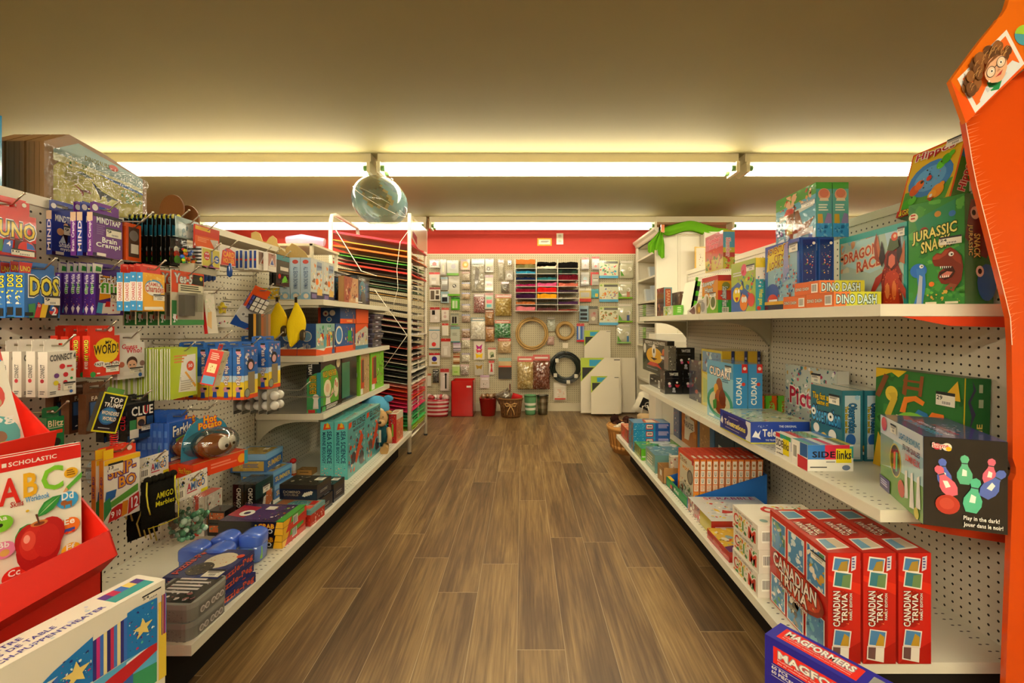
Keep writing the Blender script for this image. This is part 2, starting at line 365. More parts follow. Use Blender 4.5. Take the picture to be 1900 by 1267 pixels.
def shelf_mat(name,rows):
    # perforated shelf top; object space: x = distance behind the front edge, y along
    m,nt,b=newmat(name); tc=nodes(nt,'ShaderNodeTexCoord'); sp=nodes(nt,'ShaderNodeSeparateXYZ'); nt.links.new(tc.outputs['Object'],sp.inputs[0])
    ax=mth(nt,'ABSOLUTE',sp.outputs[0]); y=mth(nt,'SUBTRACT',mth(nt,'FRACT',mth(nt,'MULTIPLY',sp.outputs[1],1/.0254)),.5)
    hh=None; yy=mth(nt,'MULTIPLY',y,.0254/.0022)
    for x0 in rows:
        q=mth(nt,'MULTIPLY',mth(nt,'SUBTRACT',ax,x0),1/.0048); d=mth(nt,'LESS_THAN',mth(nt,'ADD',mth(nt,'MULTIPLY',q,q),mth(nt,'MULTIPLY',yy,yy)),1.0)
        hh=d if hh is None else mth(nt,'MAXIMUM',hh,d)
    mx=nodes(nt,'ShaderNodeMix',data_type='RGBA'); nt.links.new(hh,mx.inputs['Factor']); mx.inputs['A'].default_value=hx('dedac8'); mx.inputs['B'].default_value=hx('17120c')
    nt.links.new(mx.outputs['Result'],b.inputs['Base Color']); b.inputs['Roughness'].default_value=.33
shelf_mat('shelf_top',(.028,.046,.312,.330)); shelf_mat('deck_top',(.028,.046,.484,.503))
def wallmat(n,c,rough=.6):
    m,nt,b=newmat(n); nz=nodes(nt,'ShaderNodeTexNoise'); nz.inputs['Scale'].default_value=3; g=nodes(nt,'ShaderNodeNewGeometry'); nt.links.new(g.outputs['Position'],nz.inputs[0])
    mx=nodes(nt,'ShaderNodeMix',data_type='RGBA'); mx.inputs['A'].default_value=hx(c); q=hx(c); mx.inputs['B'].default_value=(q[0]*.93,q[1]*.93,q[2]*.92,1)
    nt.links.new(nz.outputs['Fac'],mx.inputs['Factor']); nt.links.new(mx.outputs['Result'],b.inputs['Base Color']); b.inputs['Roughness'].default_value=rough
wallmat('red_wall','cc3018'); wallmat('cream_wall','cfc3a6'); wallmat('ceil','9f9362',.75)
def slab(name,lo,hi,m,kind='structure'):
    mb=MB(); mb.box(lo,hi,'fff',m); return mb.obj(name,kind=kind)
slab('floor',(XL,YF,-.05),(XR,YB+.1,0),'planks')
slab('ceiling',(XL,YF,CEIL_H),(XR,YB+.1,CEIL_H+.05),'ceil')
slab('wall_back',(XL,YB,0),(XR,YB+.1,CEIL_H),'red_wall')
slab('wall_left',(XL-.1,YF,0),(XL,YB+.1,CEIL_H),'cream_wall')
slab('wall_right',(XR,YF,0),(XR+.1,YB+.1,CEIL_H),'cream_wall')
slab('wall_front',(XL,YF-.1,0),(XR,YF,CEIL_H),'cream_wall')
slab('baseboard_back',(XL,YB-.035,0),(XR,YB,.10),'cream_wall')
slab('trim_1',(XL,YB-.03,1.838),(XR,YB,1.85),'cream_wall')
# big pegboard panels on the back wall, 4 ft wide each
mb=MB(); xs=[-2.56,-1.34,-.12+.0,1.10,2.32]
for i in range(4): mb.box((xs[i]+.0008,YB-.03,.10),(xs[i+1]-.0008,YB-.012,1.838),'fff','peg_back')
mb.obj('pegboard_panelling',label='white pegboard panelling covering the lower back wall',cat='pegboard')
# outlet & sign
def wy(py): return zof(py,YB-.03)
mb=MB(); x0,x1=atY(1032.5,YB),atY(1045,YB); z0,z1=zof(453.5,YB),zof(433,YB); mb.box((x0,YB-.008,z0),(x1,YB,z1),'efe6cc','gloss')
zc=(z0+z1)/2
for s in (-1,1):
    art(FR(mb,(x0,YB-.008,z0),(1,0,0),(0,0,1),x1-x0,z1-z0,(0,-1,0),'gloss'),[('C',.5,.5+s*.24,.3,'e0d6ba'),('R',.36,.46+s*.24,.42,.58+s*.24,'333'),('R',.58,.46+s*.24,.64,.58+s*.24,'333')])
mb.obj('wall_outlet',label='cream double power outlet high on the red back wall',cat='outlet')
mb=MB(); x0,x1=atY(997,YB),atY(1023.7,YB); z0,z1=zof(456,YB),zof(442,YB); mb.box((x0,YB-.006,z0),(x1,YB,z1),'e8b21c')
art(FR(mb,(x0,YB-.006,z0),(1,0,0),(0,0,1),x1-x0,z1-z0,(0,-1,0)),[('R',.1,.18,.9,.82,'f2ead0'),('L',.25,.4,.8,.62,2,'555')])
mb.obj('wall_sign',label='small yellow bordered paper sign on the red back wall',cat='sign')
# ---------------- ceiling lights: 8 ft two tube strips ----------------
m,nt,b=newmat('tube_glow'); b.inputs['Base Color'].default_value=(1,1,1,1); b.inputs['Emission Color'].default_value=TUBE_C; b.inputs['Emission Strength'].default_value=TUBE_E
def glow(n,e):
    m,nt,b=newmat(n); b.inputs['Base Color'].default_value=(1,1,1,1); b.inputs['Emission Color'].default_value=TUBE_C; b.inputs['Emission Strength'].default_value=e
glow('tube_dim',TUBE_E*.31); glow('tube_added',TUBE_E*1.6)  # back row dimmed; added rows behind the camera boosted for the foreground
def strip(Y,x0,L,label,lit=True,tm='tube_glow'):
    r=empty('ceiling_light',(x0,Y,CEIL_H),label,'ceiling light','eight foot strip lights')
    mb=MB(); mb.box((0,-.055,-.058),(L,.055,0),'d9cfae','paint'); mb.box((0,-.062,-.062),(L,.062,-.055),'d9cfae','paint'); mb.obj('housing',r)
    for xx in (0.0,L-.022):
        e=MB(); e.box((xx,-.075,-.128),(xx+.022,.075,-.058),'e4dabc','paint'); e.obj('lamp_holder',r)
    if lit:
        for yy in (-.048,.048):
            t=MB(); t.tube([(.05,yy,-.097),(L-.05,yy,-.097)],.020,'fff',tm,12); tb=t.obj('tube',r)
            for a,bb in ((.024,.05),(L-.05,L-.024)): c=MB(); c.tube([(a,yy,-.097),(bb,yy,-.097)],.0195,'5f8a4a','paint',12); c.obj('tube_cap',tb)
    return r
TL=2.40
P1=TL+.045
g1=atY(704,3.1); g2=atY(797,4.9)
nm={-2:'far left',-1:'left',0:'middle',1:'right',2:'far right'}
for k in (-1,0,1):
    x=g1+.005+k*P1-( .0)
    strip(3.1,x,TL,'bare tube strip light on ceiling, %s fixture of the nearer visible row'%{-1:'left',0:'middle',1:'right'}[k])
for k,x in ((-1,g2-P1+.02),(0,g2+.01),(1,atY(1353,4.9))):
    strip(4.9,x-(0 if k else 0),TL,'bare tube strip light near the back wall, %s fixture of that row'%{-1:'left',0:'middle',1:'right'}[k],tm='tube_dim')
mb=MB(); xa=g2+.01+TL; xb=atY(1353,4.9); mb.box((xa,4.9-.06,CEIL_H-.06),(xb,4.9+.06,CEIL_H),'d9cfae','paint'); mb.obj('light_channel',label='plain metal channel joining two strip lights at the back, above green cloth',cat='light channel')
for Y,w in ((-.9,'just behind the camera'),(-2.9,'at the front of the shop')):  # unseen fixtures added to brighten the near stock
    for k in (-1,0): strip(Y,g1+k*P1+.3,TL,'added unseen tube strip light '+w+', '+{-1:'left',0:'right'}[k],tm='tube_added')
# ---------------- gondolas ----------------
def gondola(name,label,s,Xp,Xf,Y0,Y1,zt,zb,label2):
    """s=+1: right run (front towards -x); s=-1: left run"""
    r=empty(name,(s*Xp,Y0,0),label,'shop shelving')
    ym=(Y0+Y1)/2-Y0; L=Y1-Y0
    mb=MB()
    for a,b in ((0,ym),(ym,L)):
        mb.box((0 if s>0 else -.012,a+.001,zb),(.012 if s>0 else 0,b-.001,zt-.03),'fff','peg_side')
    mb.obj('pegboard_back',r)
    mb=MB(); mb.box((min(-.004*s,.05*s),0,zt-.03),(max(-.004*s,.05*s),L,zt),'ddd5bf','paint'); mb.obj('top_cap',r)
    for yy in (0.012,ym,L-.012):
        mb=MB(); mb.box((min(-.003*s,.03*s),yy-.012,0),(max(-.003*s,.03*s),yy+.012,zt-.03),'c9c2ac','paint')
        fr=FR(mb,(-.003*s,yy-.004*(-s),.2),(0,1*(-s),0),(0,0,1),.008,zt-.3,(-s,0,0),'paint')
        art(fr,[('R',0,i/44,1,(i+.55)/44,'1c1812') for i in range(44)])
        mb.obj('upright',r)
    d=MB(); D=Xp-Xf
    d.box((min(-D*s,0),.0,zb-.028),(max(-D*s,0),ym-.0015,zb),'dedac8','deck_top'); d.box((min(-D*s,0),ym+.0015,zb-.028),(max(-D*s,0),L,zb),'dedac8','deck_top')
    o=d.obj('base_deck',r,loc=(0,0,0))
    # shift so that object x=0 is the front edge
    for v in o.data.vertices: v.co.x+=D*s
    o.location=(-D*s,0,0)
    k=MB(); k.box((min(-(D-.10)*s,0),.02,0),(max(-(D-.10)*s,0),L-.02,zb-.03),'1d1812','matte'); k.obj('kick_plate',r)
    return r
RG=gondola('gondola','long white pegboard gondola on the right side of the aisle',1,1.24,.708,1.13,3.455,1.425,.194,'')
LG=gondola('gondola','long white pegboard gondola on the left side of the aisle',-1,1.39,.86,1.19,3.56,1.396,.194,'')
def shelf(s,Xp,Xf,Y0,Y1,z,label,ends=True,group=None):
    D=Xp-Xf; t=MB(); L=Y1-Y0
    t.box((min(.0045*s,D*s),.0045,-.006),(max(.0045*s,D*s),L-.0045,0),'dedac8','shelf_top')
    o=t.obj('gondola_shelf',label=label,cat='shelf',group=group,loc=(s*Xf,Y0,z))
    e=MB(); e.box((min(0,.004*s),.001,-.030),(max(0,.0044*s),L-.001,0.0002),'ded8c4','paint')
    e.box((min(.0045*s,D*s),.001,-.030),(max(.0045*s,D*s),.0044,0.0002),'ded8c4','paint'); e.box((min(.0045*s,D*s),L-.0044,-.030),(max(.0045*s,D*s),L-.001,.0002),'ded8c4','paint')
    e.obj('shelf_lip',o)
    for yy in ((L-.014,) if Y0<1.2 else (.012,L-.014)):
        b=MB(); pts=[(D-.004,-.032),(.03,-.032),(.03,-.045)]
        for i in range(9):
            a=math.pi/2*i/8; pts.append((D-.02-(D-.08)*math.cos(a)*1.0,-.045-.115*(1-math.cos(math.pi/2-a)) if 0 else -.045-.13*(1-math.sqrt(max(0,1-(i/8)**2)))))
        pts=[(D-.002,-.031),(.03,-.031),(.03,-.042)]+[(.03+(D-.032)*q,-.042-.12*(q**4)) for q in (.2,.4,.55,.7,.8,.9,1.0)]
        b.prism([(p[0]*s,yy,p[1]) for p in pts],(0,.003,0),'b9b39c','paint'); b.obj('bracket',o)
    return o
RM=1.13+(3.455-1.13)/2; LM=1.19+(3.56-1.19)/2
shelf(1,1.236,.883,1.13,RM,1.078,'upper shelf of the right gondola, nearer section'); shelf(1,1.236,.883,RM,3.455,1.078,'upper shelf of the right gondola, farther section')
shelf(1,1.236,.883,1.13,RM,.569,'middle shelf of the right gondola, nearer section'); shelf(1,1.236,.883,RM,3.455,.569,'middle shelf of the right gondola, farther section')
shelf(-1,1.386,1.033,LM,3.56,1.155,'top shelf of the left gondola, under the snowman kits')
shelf(-1,1.386,1.033,LM,3.56,.860,'second shelf from the top of the left gondola, under blue and orange kits')
shelf(-1,1.386,1.033,LM,3.56,.560,'third shelf from the top of the left gondola, under lime green kits')
# shelf of the neighbouring aisle standing higher behind the left gondola
mb=MB(); mb.box((-1.95,2.18,1.467),(-1.50,3.1,1.50),'ddd5bf','paint'); mb.box((-1.97,1.1,0),(-1.95,3.1,1.50),'ddd5bf','paint')
mb.box((-1.95,1.1,1.20),(-1.462,1.95,1.215),'ddd5bf','paint')
mb.box((-1.95,1.1,0),(-1.93,1.15,1.21),'ddd5bf','paint')
mb.obj('shelving_unit',label='cream shelving of the next aisle, showing above the left gondola',cat='shelving')
# ================= LEFT: hanging packs =================
PT=lambda a,b,c,d,t=None: ('G',a,b,c,d)+((t,) if t else ())
# UNO-like red pack
hang('card_game_pack','red card game pack with fat yellow lettering at the left edge','game',-34,67,383,467,-1.27,.02,2,14,col='d8281a',m='gloss',
 front=[('R',0,0,1,.2,'b81d14'),('T','UNO',.28,.42,.99,.82,'e8c820','fff'),('T','UNO',.30,.44,.97,.80,'e8c820','222'),('P',[(.02,.06),(.22,.1),(.2,.36),(.0,.34)],'e8c01c'),('P',[(.16,.06),(.36,.08),(.36,.36),(.18,.34)],'2f8a3c'),('P',[(.34,.06),(.52,.06),(.54,.36),(.38,.36)],'1f6cc0'),('T','3',.22,.24,.3,.33,'fff'),('T','4',.42,.22,.5,.33,'fff'),('P',[(.55,.06),(.98,.04),(.99,.36),(.58,.38)],'1a1a1a'),('C',.8,.2,.17,'d8281a'),('P',[(.8,.2),(.97,.2),(.92,.32),(.8,.36)],'1f6cc0'),('L',.4,.36,.9,.42,2,'5a1410'),PT(.5,.03,.95,.18,'10')],
 tab=(.9,32,'d8281a',[('C',.88,.7,.05,'e8e0d0')]),labels=['red card game pack with fat yellow lettering at the left edge','red card game pack hidden behind the yellow lettered one'])
# mystery riddle packs alternating
MTf=lambda base,tx,fig:[('T','MINDTRAP',.12,.78,.93,.93,'fff')]+tx+fig+[('R',.0,.0,.4,.08,'2a1250'),('R',.12,.02,.42,.09,'f0e8e0'),PT(.42,.5,.95,.72,'9')]
purple=MTf('5',[('T','Brain',.3,.34,.8,.47,'fff'),('T','Cramp!',.1,.2,.92,.34,'fff')],[('L',.12,.5,.4,.74,5,'8a5aa8'),('R',0,.92,1,1,'1c1030')])
blue=MTf('2',[('T','Shadow',.25,.2,.9,.33,'fff'),('T','mysteries',.3,.1,.95,.2,'fff')],[('P',[(.3,.3),(.55,.3),(.6,.75),(.45,.78)],'15121c'),('C',.5,.72,.08,'d8a88a'),('C',.3,.55,.13,'d8a070'),('P',[(.25,.3),(.5,.3),(.4,.48)],'c8d4e8')])
for i,(xl,c,f,w,lb) in enumerate(((172,'6a2c8c',purple,55,'purple riddle card box nearest the aisle, white lettering'),(153,'2a3c98',blue,52,'blue detective card box, squeezed between two purple ones'),(141,'6a2c8c',purple,50,'purple riddle card box behind the second blue one'),(96,'27388f',blue,50,'blue detective card box farthest back on its hook, thumb and hand picture'))):
    hang('card_game_box',lb,'game',xl,xl+w,393-(3 if i>2 else 0),474-(2 if i>2 else 0),-1.25-(172-xl)*.0157*.1,.016,col=c,m='gloss',front=f,left=[('T','MIND' if i%2 else 'Brain Cramp!',.2,.1,.85,.8,'e8d8e8',None,1),('R',0,.8,1,1,'c8a890')],tab=(.95,22,c,[('C',.15,.5,.1,'e8e0e0')]),hk=(i==0))
hook(1.40,1.345,-1.39,-1.13,'standing empty over the dinosaur cartons')
# orange case
hang('toy_case','orange hard plastic carry case with grey window','toy',234,262,412,482,-1.25,.045,2,10,col='e0561a',m='gloss',front=[('R',.15,.1,.85,.9,'5a4030'),('C',.5,.68,.3,'8a8078'),('R',.3,.2,.8,.45,'e8e0d0')],left=[('R',.28,0,.34,1,'f08040'),('C',.5,.3,.1,'f4c0a0'),('R',0,.9,1,1,'f07a3a')],labels=['orange hard plastic carry case with grey window','orange plastic carry case, partly hidden behind the front one'])
# dark carded figures
hang('carded_figure_pack','black carded toy with small bottle and blue top','toy',316,347,404,490,-1.18,.0012,11,8.6,roll=0,col='16140f',m='gloss',
 front=[('R',.1,.62,.95,.86,'1d6a86'),('P',[(.1,.62),(.95,.62),(.6,.7)],'c8dce0'),('C',.5,.95,.12,'c8c81c'),('C',.35,.34,.16,'d8d8d0'),('C',.36,.24,.17,'c83a20'),('C',.4,.12,.2,'58b030'),('R',.1,.02,.8,.05,'333')],
 left=[('R',0,.6,1,1,'3a8aa0')],tab=(.5,10,'16140f',[('C',.5,.5,.3,'d8d020')]),group='black carded toys on one hook')
def bagpack(name,label,cat,xl,xr,yt,yb,Xf,t,c,hdr,cols=None,hf=.3,m='film',seed=1,hart=None,inner=None,ang=90,roll=0,hk=True,group=None):
    Y0=F*Xf/(xl-CX); zt=zof(yt,Y0); zb=zof(yb,Y0); a=math.radians(ang); w=abs(dist(Xf,Y0,math.cos(a),math.sin(a),xr)); h=zt-zb
    mb=MB(); mb.pillow((0,0,0),(1,0,0),(0,0,1),(0,-1,0),w,h*(1-hf),t,c,m,8,seed,back=False); mb.pillow((0,.001,0),(1,0,0),(0,0,1),(0,1,0),w,h*(1-hf),t*.4,c,m,6,seed+1,back=False)
    o=mb.obj(name,label=label,cat=cat,group=group,loc=(Xf,Y0,zb),rot=(roll,0,math.radians(ang)))
    H=MB(); H.box((0,-.001,h*(1-hf)-.004),(w,.002,h),hdr,'gloss'); art(FR(H,(0,-.001,h*(1-hf)-.004),(1,0,0),(0,0,1),w,h*hf,(0,-1,0),'gloss'),hart or []); H.obj('header_card',o)
    if cols:
        rnd=random.Random(seed); B=MB()
        for i in range(inner or 26):
            r=w*rnd.uniform(.045,.075)*(1.0 if (inner or 26)<30 else 1); B.ball((w*rnd.uniform(.15,.85),-t*rnd.uniform(.1,.6),h*(1-hf)*rnd.uniform(.06,.06+.5)),r,rnd.choice(cols),'gloss',8)
        B.obj('contents',o)
    if hk: hook(Y0+w/2,zt-h*.08,-1.39,Xf+.04,'holding the '+label)
    return o
bagpack('novelty_bag','clear bag of coloured plastic pieces under a pale blue header','toy',326,368,400,488,-1.165,.028,'eef','8aa4a0',['1f5cc0','2f9a3c','e86a1c','d83020','d8d020'],.42,seed=3,hart=[('R',.1,.1,.9,.8,'b8c8c4'),('N',.1,.1,.9,.8,10,4,['6a8a90','a8b8b4'],.2)])
hang('carded_toy','red carded toy tilted on its hook with grey sticker','toy',361,406,415,460,-1.15,.006,1,0,roll=.03,col='d03820',m='gloss',front=[('R',0,.8,.6,.95,'e0b020'),('P',[(.0,.1),(.9,.05),(.9,.6),(.0,.55)],'e05a20'),('P',[(.6,.5),(.95,.55),(.95,.3),(.8,.15)],'c8c0b4'),('L',.1,.3,.6,.5,3,'f09060')])
hang('dice_game_box','yellow box printed with red and blue dice faces','game',374,408,457,496,-1.13,.05,1,0,col='c8b84a',front=[('R',0,0,1,1,'e8dcb0'),('R',.04,.06,.96,.94,'c9b838'),('C',.27,.6,.16,'c02020'),('C',.8,.5,.15,'1f4a98'),('C',.22,.7,.03,'fff'),('C',.32,.7,.03,'fff'),('C',.22,.5,.03,'fff'),('C',.32,.5,.03,'fff'),('C',.76,.56,.03,'fff'),('C',.84,.56,.03,'fff'),('C',.76,.42,.03,'fff'),('C',.84,.42,.03,'fff'),('R',.48,.1,.56,.9,'7a80a8'),('P',[(.4,.08),(.64,.08),(.52,.25)],'3a3c90'),('R',.06,.06,.94,.11,'a03070')],left=[('H',0,0,1,1,['222','ddd']*6)])
# grey plastic tray rail under it
hang('card_tray','empty grey plastic tray hanging under the yellow dice box','tray',360,402,488,506,-1.13,.05,1,0,col='a8a08a',m='gloss',front=[('R',.05,.55,.95,.9,'8a836e')])
hang('card_holder_pack','white carded card holder, red and yellow label, blue handle below','card holder',408,437,452,490,-1.13,.006,3,7,col='e8e2d4',front=[('P',[(.05,.0),(1,.05),(.95,.75),(.5,.9),(.15,.7)],'d03820'),('T','CARD',.2,.42,.9,.7,'e8b020','e84020'),('T','HOLDER',.2,.12,.9,.38,'e8b020','e84020'),('N',.2,.7,.8,.85,5,4,['8a60a0','a880c0'],.1)],left=[('R',0,0,1,1,'ccc')])
for i,(x,y0,y1) in enumerate(((423,488,514),(376,502,523),(384,501,522),(392,500,521))):  # blue plastic handles hanging on their own
    Xf=-1.13 if i==0 else -1.2; Y0=F*Xf/(x-CX); mb=MB(); z0,z1=zof(y1,Y0),zof(y0,Y0)
    mb.lathe([(.001,z0),(.009,z0+.006),(.010,(z0+z1)/2),(.007,z1-.005),(.006,z1)],'1c4c9c','gloss',12)
    mb.obj('plastic_handle',label=['blue plastic handle hanging under the white card holder','leftmost of three blue plastic handles under the grey tray','middle one of three blue plastic handles under the grey tray','rightmost of three blue plastic handles under the grey tray'][i],cat='handle',loc=(Xf,Y0+.01,0),group='blue plastic handles')
# decks of cards
hang('playing_card_deck','white deck of playing cards with blue spine','cards',477,499,463,500,-1.10,.017,6,8.3,col='ece6da',front=[('R',.12,.08,.88,.92,'8a6a5a'),('P',[(.2,.3),(.8,.3),(.5,.75)],'e8e0d4'),('P',[(.3,.35),(.7,.35),(.5,.65)],'b85a3a'),('R',.12,.08,.88,.28,'e4dccc')],left=[('R',.2,.08,.8,.95,'2a4a9a'),('R',.2,.45,.8,.55,'c02a30')],group='blue spined decks on one hook')
hang('playing_card_deck','white deck of cards with brown and blue star tuck case, alone on its hook','cards',496,513,467,502,-1.08,.017,1,0,col='ece6da',front=[('R',.1,.08,.9,.94,'b08070'),('P',[(.2,.3),(.8,.3),(.5,.75)],'e8e0d4'),('P',[(.3,.35),(.7,.35),(.5,.65)],'4a5a9a'),('R',.12,.08,.88,.28,'e4dccc')])
hang('blister_pack','black blister pack with teal top and lime green hand toy','toy',512,537,470,529,-1.10,.012,2,8,col='1d1c18',m='gloss',front=[('R',0,.82,1,.98,'2a8a96'),('R',.05,.4,.95,.8,'5a564a'),('P',[(.4,.1),(.9,.15),(.7,.35),(.5,.3)],'6ac030'),('C',.25,.3,.1,'c83020'),('R',.3,.5,.9,.62,'e4dccc'),('N',.1,.05,.9,.4,8,3,['301820','402818','883040'],.1)],labels=['black blister pack with teal top and lime green hand toy','black blister pack behind the lime green hand toy pack'])
# DOS
hang('card_game_pack','blue card game box with big yellow lettering','game',45,111,506,589,-1.27,.026,4,17,col='2668b0',front=[('T','DOS',.12,.48,.98,.95,'e8d838','fff'),('T','DOS',.14,.5,.96,.93,'e8d838','222'),('T','DOS',.15,.52,.95,.92,'e8d838'),('P',[(.12,.0),(.3,.0),(.28,.33),(.1,.3)],'3a8a48'),('P',[(.25,.0),(.44,.0),(.5,.28),(.36,.36)],'c82820'),('P',[(.4,0),(.62,0),(.66,.32),(.48,.33)],'e8c020'),('P',[(.56,0),(.92,0),(.98,.32),(.66,.34)],'181818'),('C',.8,.16,.13,'d83020'),('P',[(.67,.16),(.8,.16),(.8,.34),(.7,.28)],'1f60b0'),('T','2',.74,.06,.88,.26,'fff'),('T','TO',.34,.24,.42,.31,'fff'),('R',.0,.04,.22,.12,'111'),PT(.52,.3,.98,.52,'9')],
 left=[('T','DOS',.2,.68,.85,.95,'e8d838','222',1),('N',.15,.3,.85,.6,6,3,['e8e0d0','e8d838'],.3),('R',.2,.04,.8,.22,'181818')],tab=(.98,23,'2668b0',[('P',[(0,0),(.3,0),(.36,.9),(.0,.9)],'d02a1c'),('T','UNO',.03,.15,.3,.6,'e8d838')]),group='blue yellow lettered card games on one hook')
hang('card_game_box','purple dice card game box with green and orange front','game',177,229,506,584,-1.25,.0175,6,12.4,col='4a2482',front=[('P',[(.12,.35),(.9,.5),(.98,.92),(.18,.96)],'e8a020'),('T','Farkle',.12,.76,.85,.97,'fff','222'),('T','flip',.15,.46,.95,.78,'52b030','fff'),('P',[(.02,.05),(.25,.03),(.3,.28),(.08,.3)],'4aa8d8'),('P',[(.2,.03),(.5,.05),(.45,.3),(.25,.28)],'f0e8e0'),('P',[(.4,.02),(.85,.04),(.95,.3),(.5,.33)],'f0e8e4'),('P',[(.3,.2),(.5,.2),(.5,.33),(.36,.33)],'d02a2a'),('C',.6,.12,.03,'d02a2a'),('C',.75,.22,.03,'d02a2a'),('C',.6,.24,.03,'d02a2a'),PT(.5,.33,.97,.55,'12')],
 left=[('T','flip',.2,.5,.8,.74,'52b030','e8e0e8',1),('T','Farkle',.2,.74,.8,.96,'e8e0e8',None,1),('N',.2,.2,.8,.45,4,6,['e8c0c0','e8e0e0','a02020'],.3),('P',[(.2,.15),(.5,.02),(.8,.15),(.5,.22)],'e8e0e8')],tab=(.98,20,'4a2482',[('P',[(0,0),(.3,0),(.36,.9),(.0,.9)],'e8e4dc'),('P',[(.1,.2),(.3,.2),(.3,.6),(.12,.7)],'3a9a40')]),group='purple dice card games on one hook')
hang('card_game_pack','yellow charades card box with red hang tab','game',265,305,505,576,-1.13,.018,4,12,col='e8a81c',front=[('R',0,0,1,1,'f0b020'),('C',.5,.62,.42,'48a0d0',.22),('C',.48,.6,.40,'f4ecdc',.19),('T','FAMILY',.25,.66,.85,.76,'c84a28'),('T','Charades',.1,.5,.95,.68,'c84a28','f4ecdc'),('P',[(.05,.02),(.95,.04),(.9,.12),(.05,.1)],'f4ecdc'),('N',.05,.8,.95,.97,8,2,['f4c040','f8d060'],.08),PT(.45,.28,.98,.45)],left=[('R',0,0,1,1,'3a90c8'),('R',0,.25,1,.75,'e8e4dc'),('T','CHARADES',.25,.27,.8,.73,'c03a40',None,1),('C',.5,.88,.15,'e8f0f8'),('C',.5,.12,.15,'e8f0f8')],tab=(.9,17,'d8301c',[('R',.1,.75,.9,.85,'f08060')]),group='yellow charades packs on one hook')
o=hang('dice_blister_pack','orange topped dice and cup blister card','game',318,378,500,603,-1.13,.004,5,22,roll=0,col='c8bfa8',m='gloss',front=[('R',0,.76,1,1,'d8461c'),('R',.0,.6,.2,.8,'d8461c'),('T','Yes-5',.08,.78,.62,.95,'e8e4dc','888'),('P',[(.6,.78),(.98,.76),(.98,.96),(.65,.97)],'1c1a14'),('C',.9,.9,.05,'d8c820'),('R',.0,0,1,.1,'3a8a48'),('R',.0,.1,.14,.45,'2f7a40'),('R',.18,.1,.95,.6,'a8a090'),('R',.18,.6,.95,.76,'e0d8b8'),('L',.25,.62,.9,.74,3,'55503c'),('N',.02,.05,.15,.2,5,3,['c83030','eee','333'],.6)],group='dice and cup blister cards on one hook')
for q in o:
    c=MB(); w=.11; c.box((.03,-.022,.03),(.055+.02,0,.10),'57524a','gloss'); c.box((.078,-.03,.045),(.115,0,.11),'eee','clear'); c.obj('blister',q)
# star puzzle toy etc
hang('keychain_toy','red and white hanging toy strip with cream label','toy',386,405,538,619,-1.12,.012,1,0,roll=-.12,col='d8d0bc',front=[('P',[(0,.2),(.4,.1),(.6,.5),(.3,.6)],'d8b070'),('N',0,.5,1,1,8,3,['c8d0b0','e8e0cc'],.2)],left=[('R',0,0,1,1,'c82020')])
mb=MB(); X0=-1.36; Y0=F*X0/(398-CX); w=abs(dist(X0,Y0,0,1,429)); z0=zof(607,Y0); z1=zof(579,Y0)
mb.box((0,-.001,0),(w,.001,z1-z0),'e8e2d4'); art(FR(mb,(0,-.001,0),(1,0,0),(0,0,1),w,z1-z0,(0,-1,0)),[('N',.2,.2,.8,.45,8,5,['3a9a40','d84020','4a3a98','e89020'],.09),('L',.1,.05,.3,.12,1,'555')])
o=mb.obj('carded_toy',label='white card with yellow star puppet against the pegboard',cat='toy',loc=(X0,Y0,z0),rot=(0,0,math.pi/2))
s=MB(); fr=FR(s,(0,-.004,0),(1,0,0),(0,0,1),w,w,(0,-1,0)); 
s.prism([(w*.38+.028*(1 if i%2==0 else .55)*math.sin(i*math.pi/5),-.012,(z1-z0)+.018+.028*(1 if i%2==0 else .55)*math.cos(i*math.pi/5)) for i in range(10)],(0,.012,0),'e0c828','gloss')
art(FR(s,(w*.38-.03,-.0125,z1-z0-.012),(1,0,0),(0,0,1),.06,.06,(0,-1,0)),[('C',.4,.58,.04,'222'),('C',.6,.58,.04,'222'),('C',.5,.44,.09,'e89a9a')]); s.obj('star_puppet',o)
tg=MB(); tg.box((w*.45,-.002,z1-z0+.03),(w*.98,0,z1-z0+.052),'e8e2d4'); art(FR(tg,(w*.45,-.002,z1-z0+.03),(1,0,0),(0,0,1),w*.53,.022,(0,-1,0)),[('R',0,.8,1,1,'222'),('B',.3,.1,.8,.5)]); tg.obj('price_tag',o)
hook(Y0+.03,z1+.02,-1.39,-1.10,'over the yellow star puppet'); hook(2.10,1.27,-1.39,-1.12,'with nothing on it, above the twisty cube'); hook(1.98,1.24,-1.39,-1.13,'empty, left of the twisty cube')
# twisty cube pack
X0=-1.13; Y0=F*X0/(461-CX); z=zof(572,Y0)
mb=MB(); cs=.062
mb.box((0,0,0),(cs,cs,cs),'14120e','gloss')
def grid9(cols): return [('R',(i%3)/3+.03,(i//3)/3+.03,(i%3)/3+.31,(i//3)/3+.31,cols) for i in range(9)]
art(FR(mb,(0,0,0),(1,0,0),(0,0,1),cs,cs,(0,-1,0),'gloss'),grid9('d8d4c8')); art(FR(mb,(0,cs,0),(0,-1,0),(0,0,1),cs,cs,(-1,0,0),'gloss'),grid9('2c48a0')); art(FR(mb,(0,0,cs),(1,0,0),(0,1,0),cs,cs,(0,0,1),'gloss'),grid9('2c48a0'))
art(FR(mb,(cs,0,0),(0,1,0),(0,0,1),cs,cs,(1,0,0),'gloss'),grid9('d8d4c8'))
o=mb.obj('puzzle_cube',label='twisty puzzle cube in blue and white squares, hanging tilted',cat='toy',loc=(X0,Y0,z-.005),rot=(.35,.35,math.radians(60)))
c=MB(); c.box((-.02,.03,-.085),(.085,.034,.005),'dcd8d0'); c.box((-.01,.03,.005),(.06,.034,.10),'d8501c','gloss')
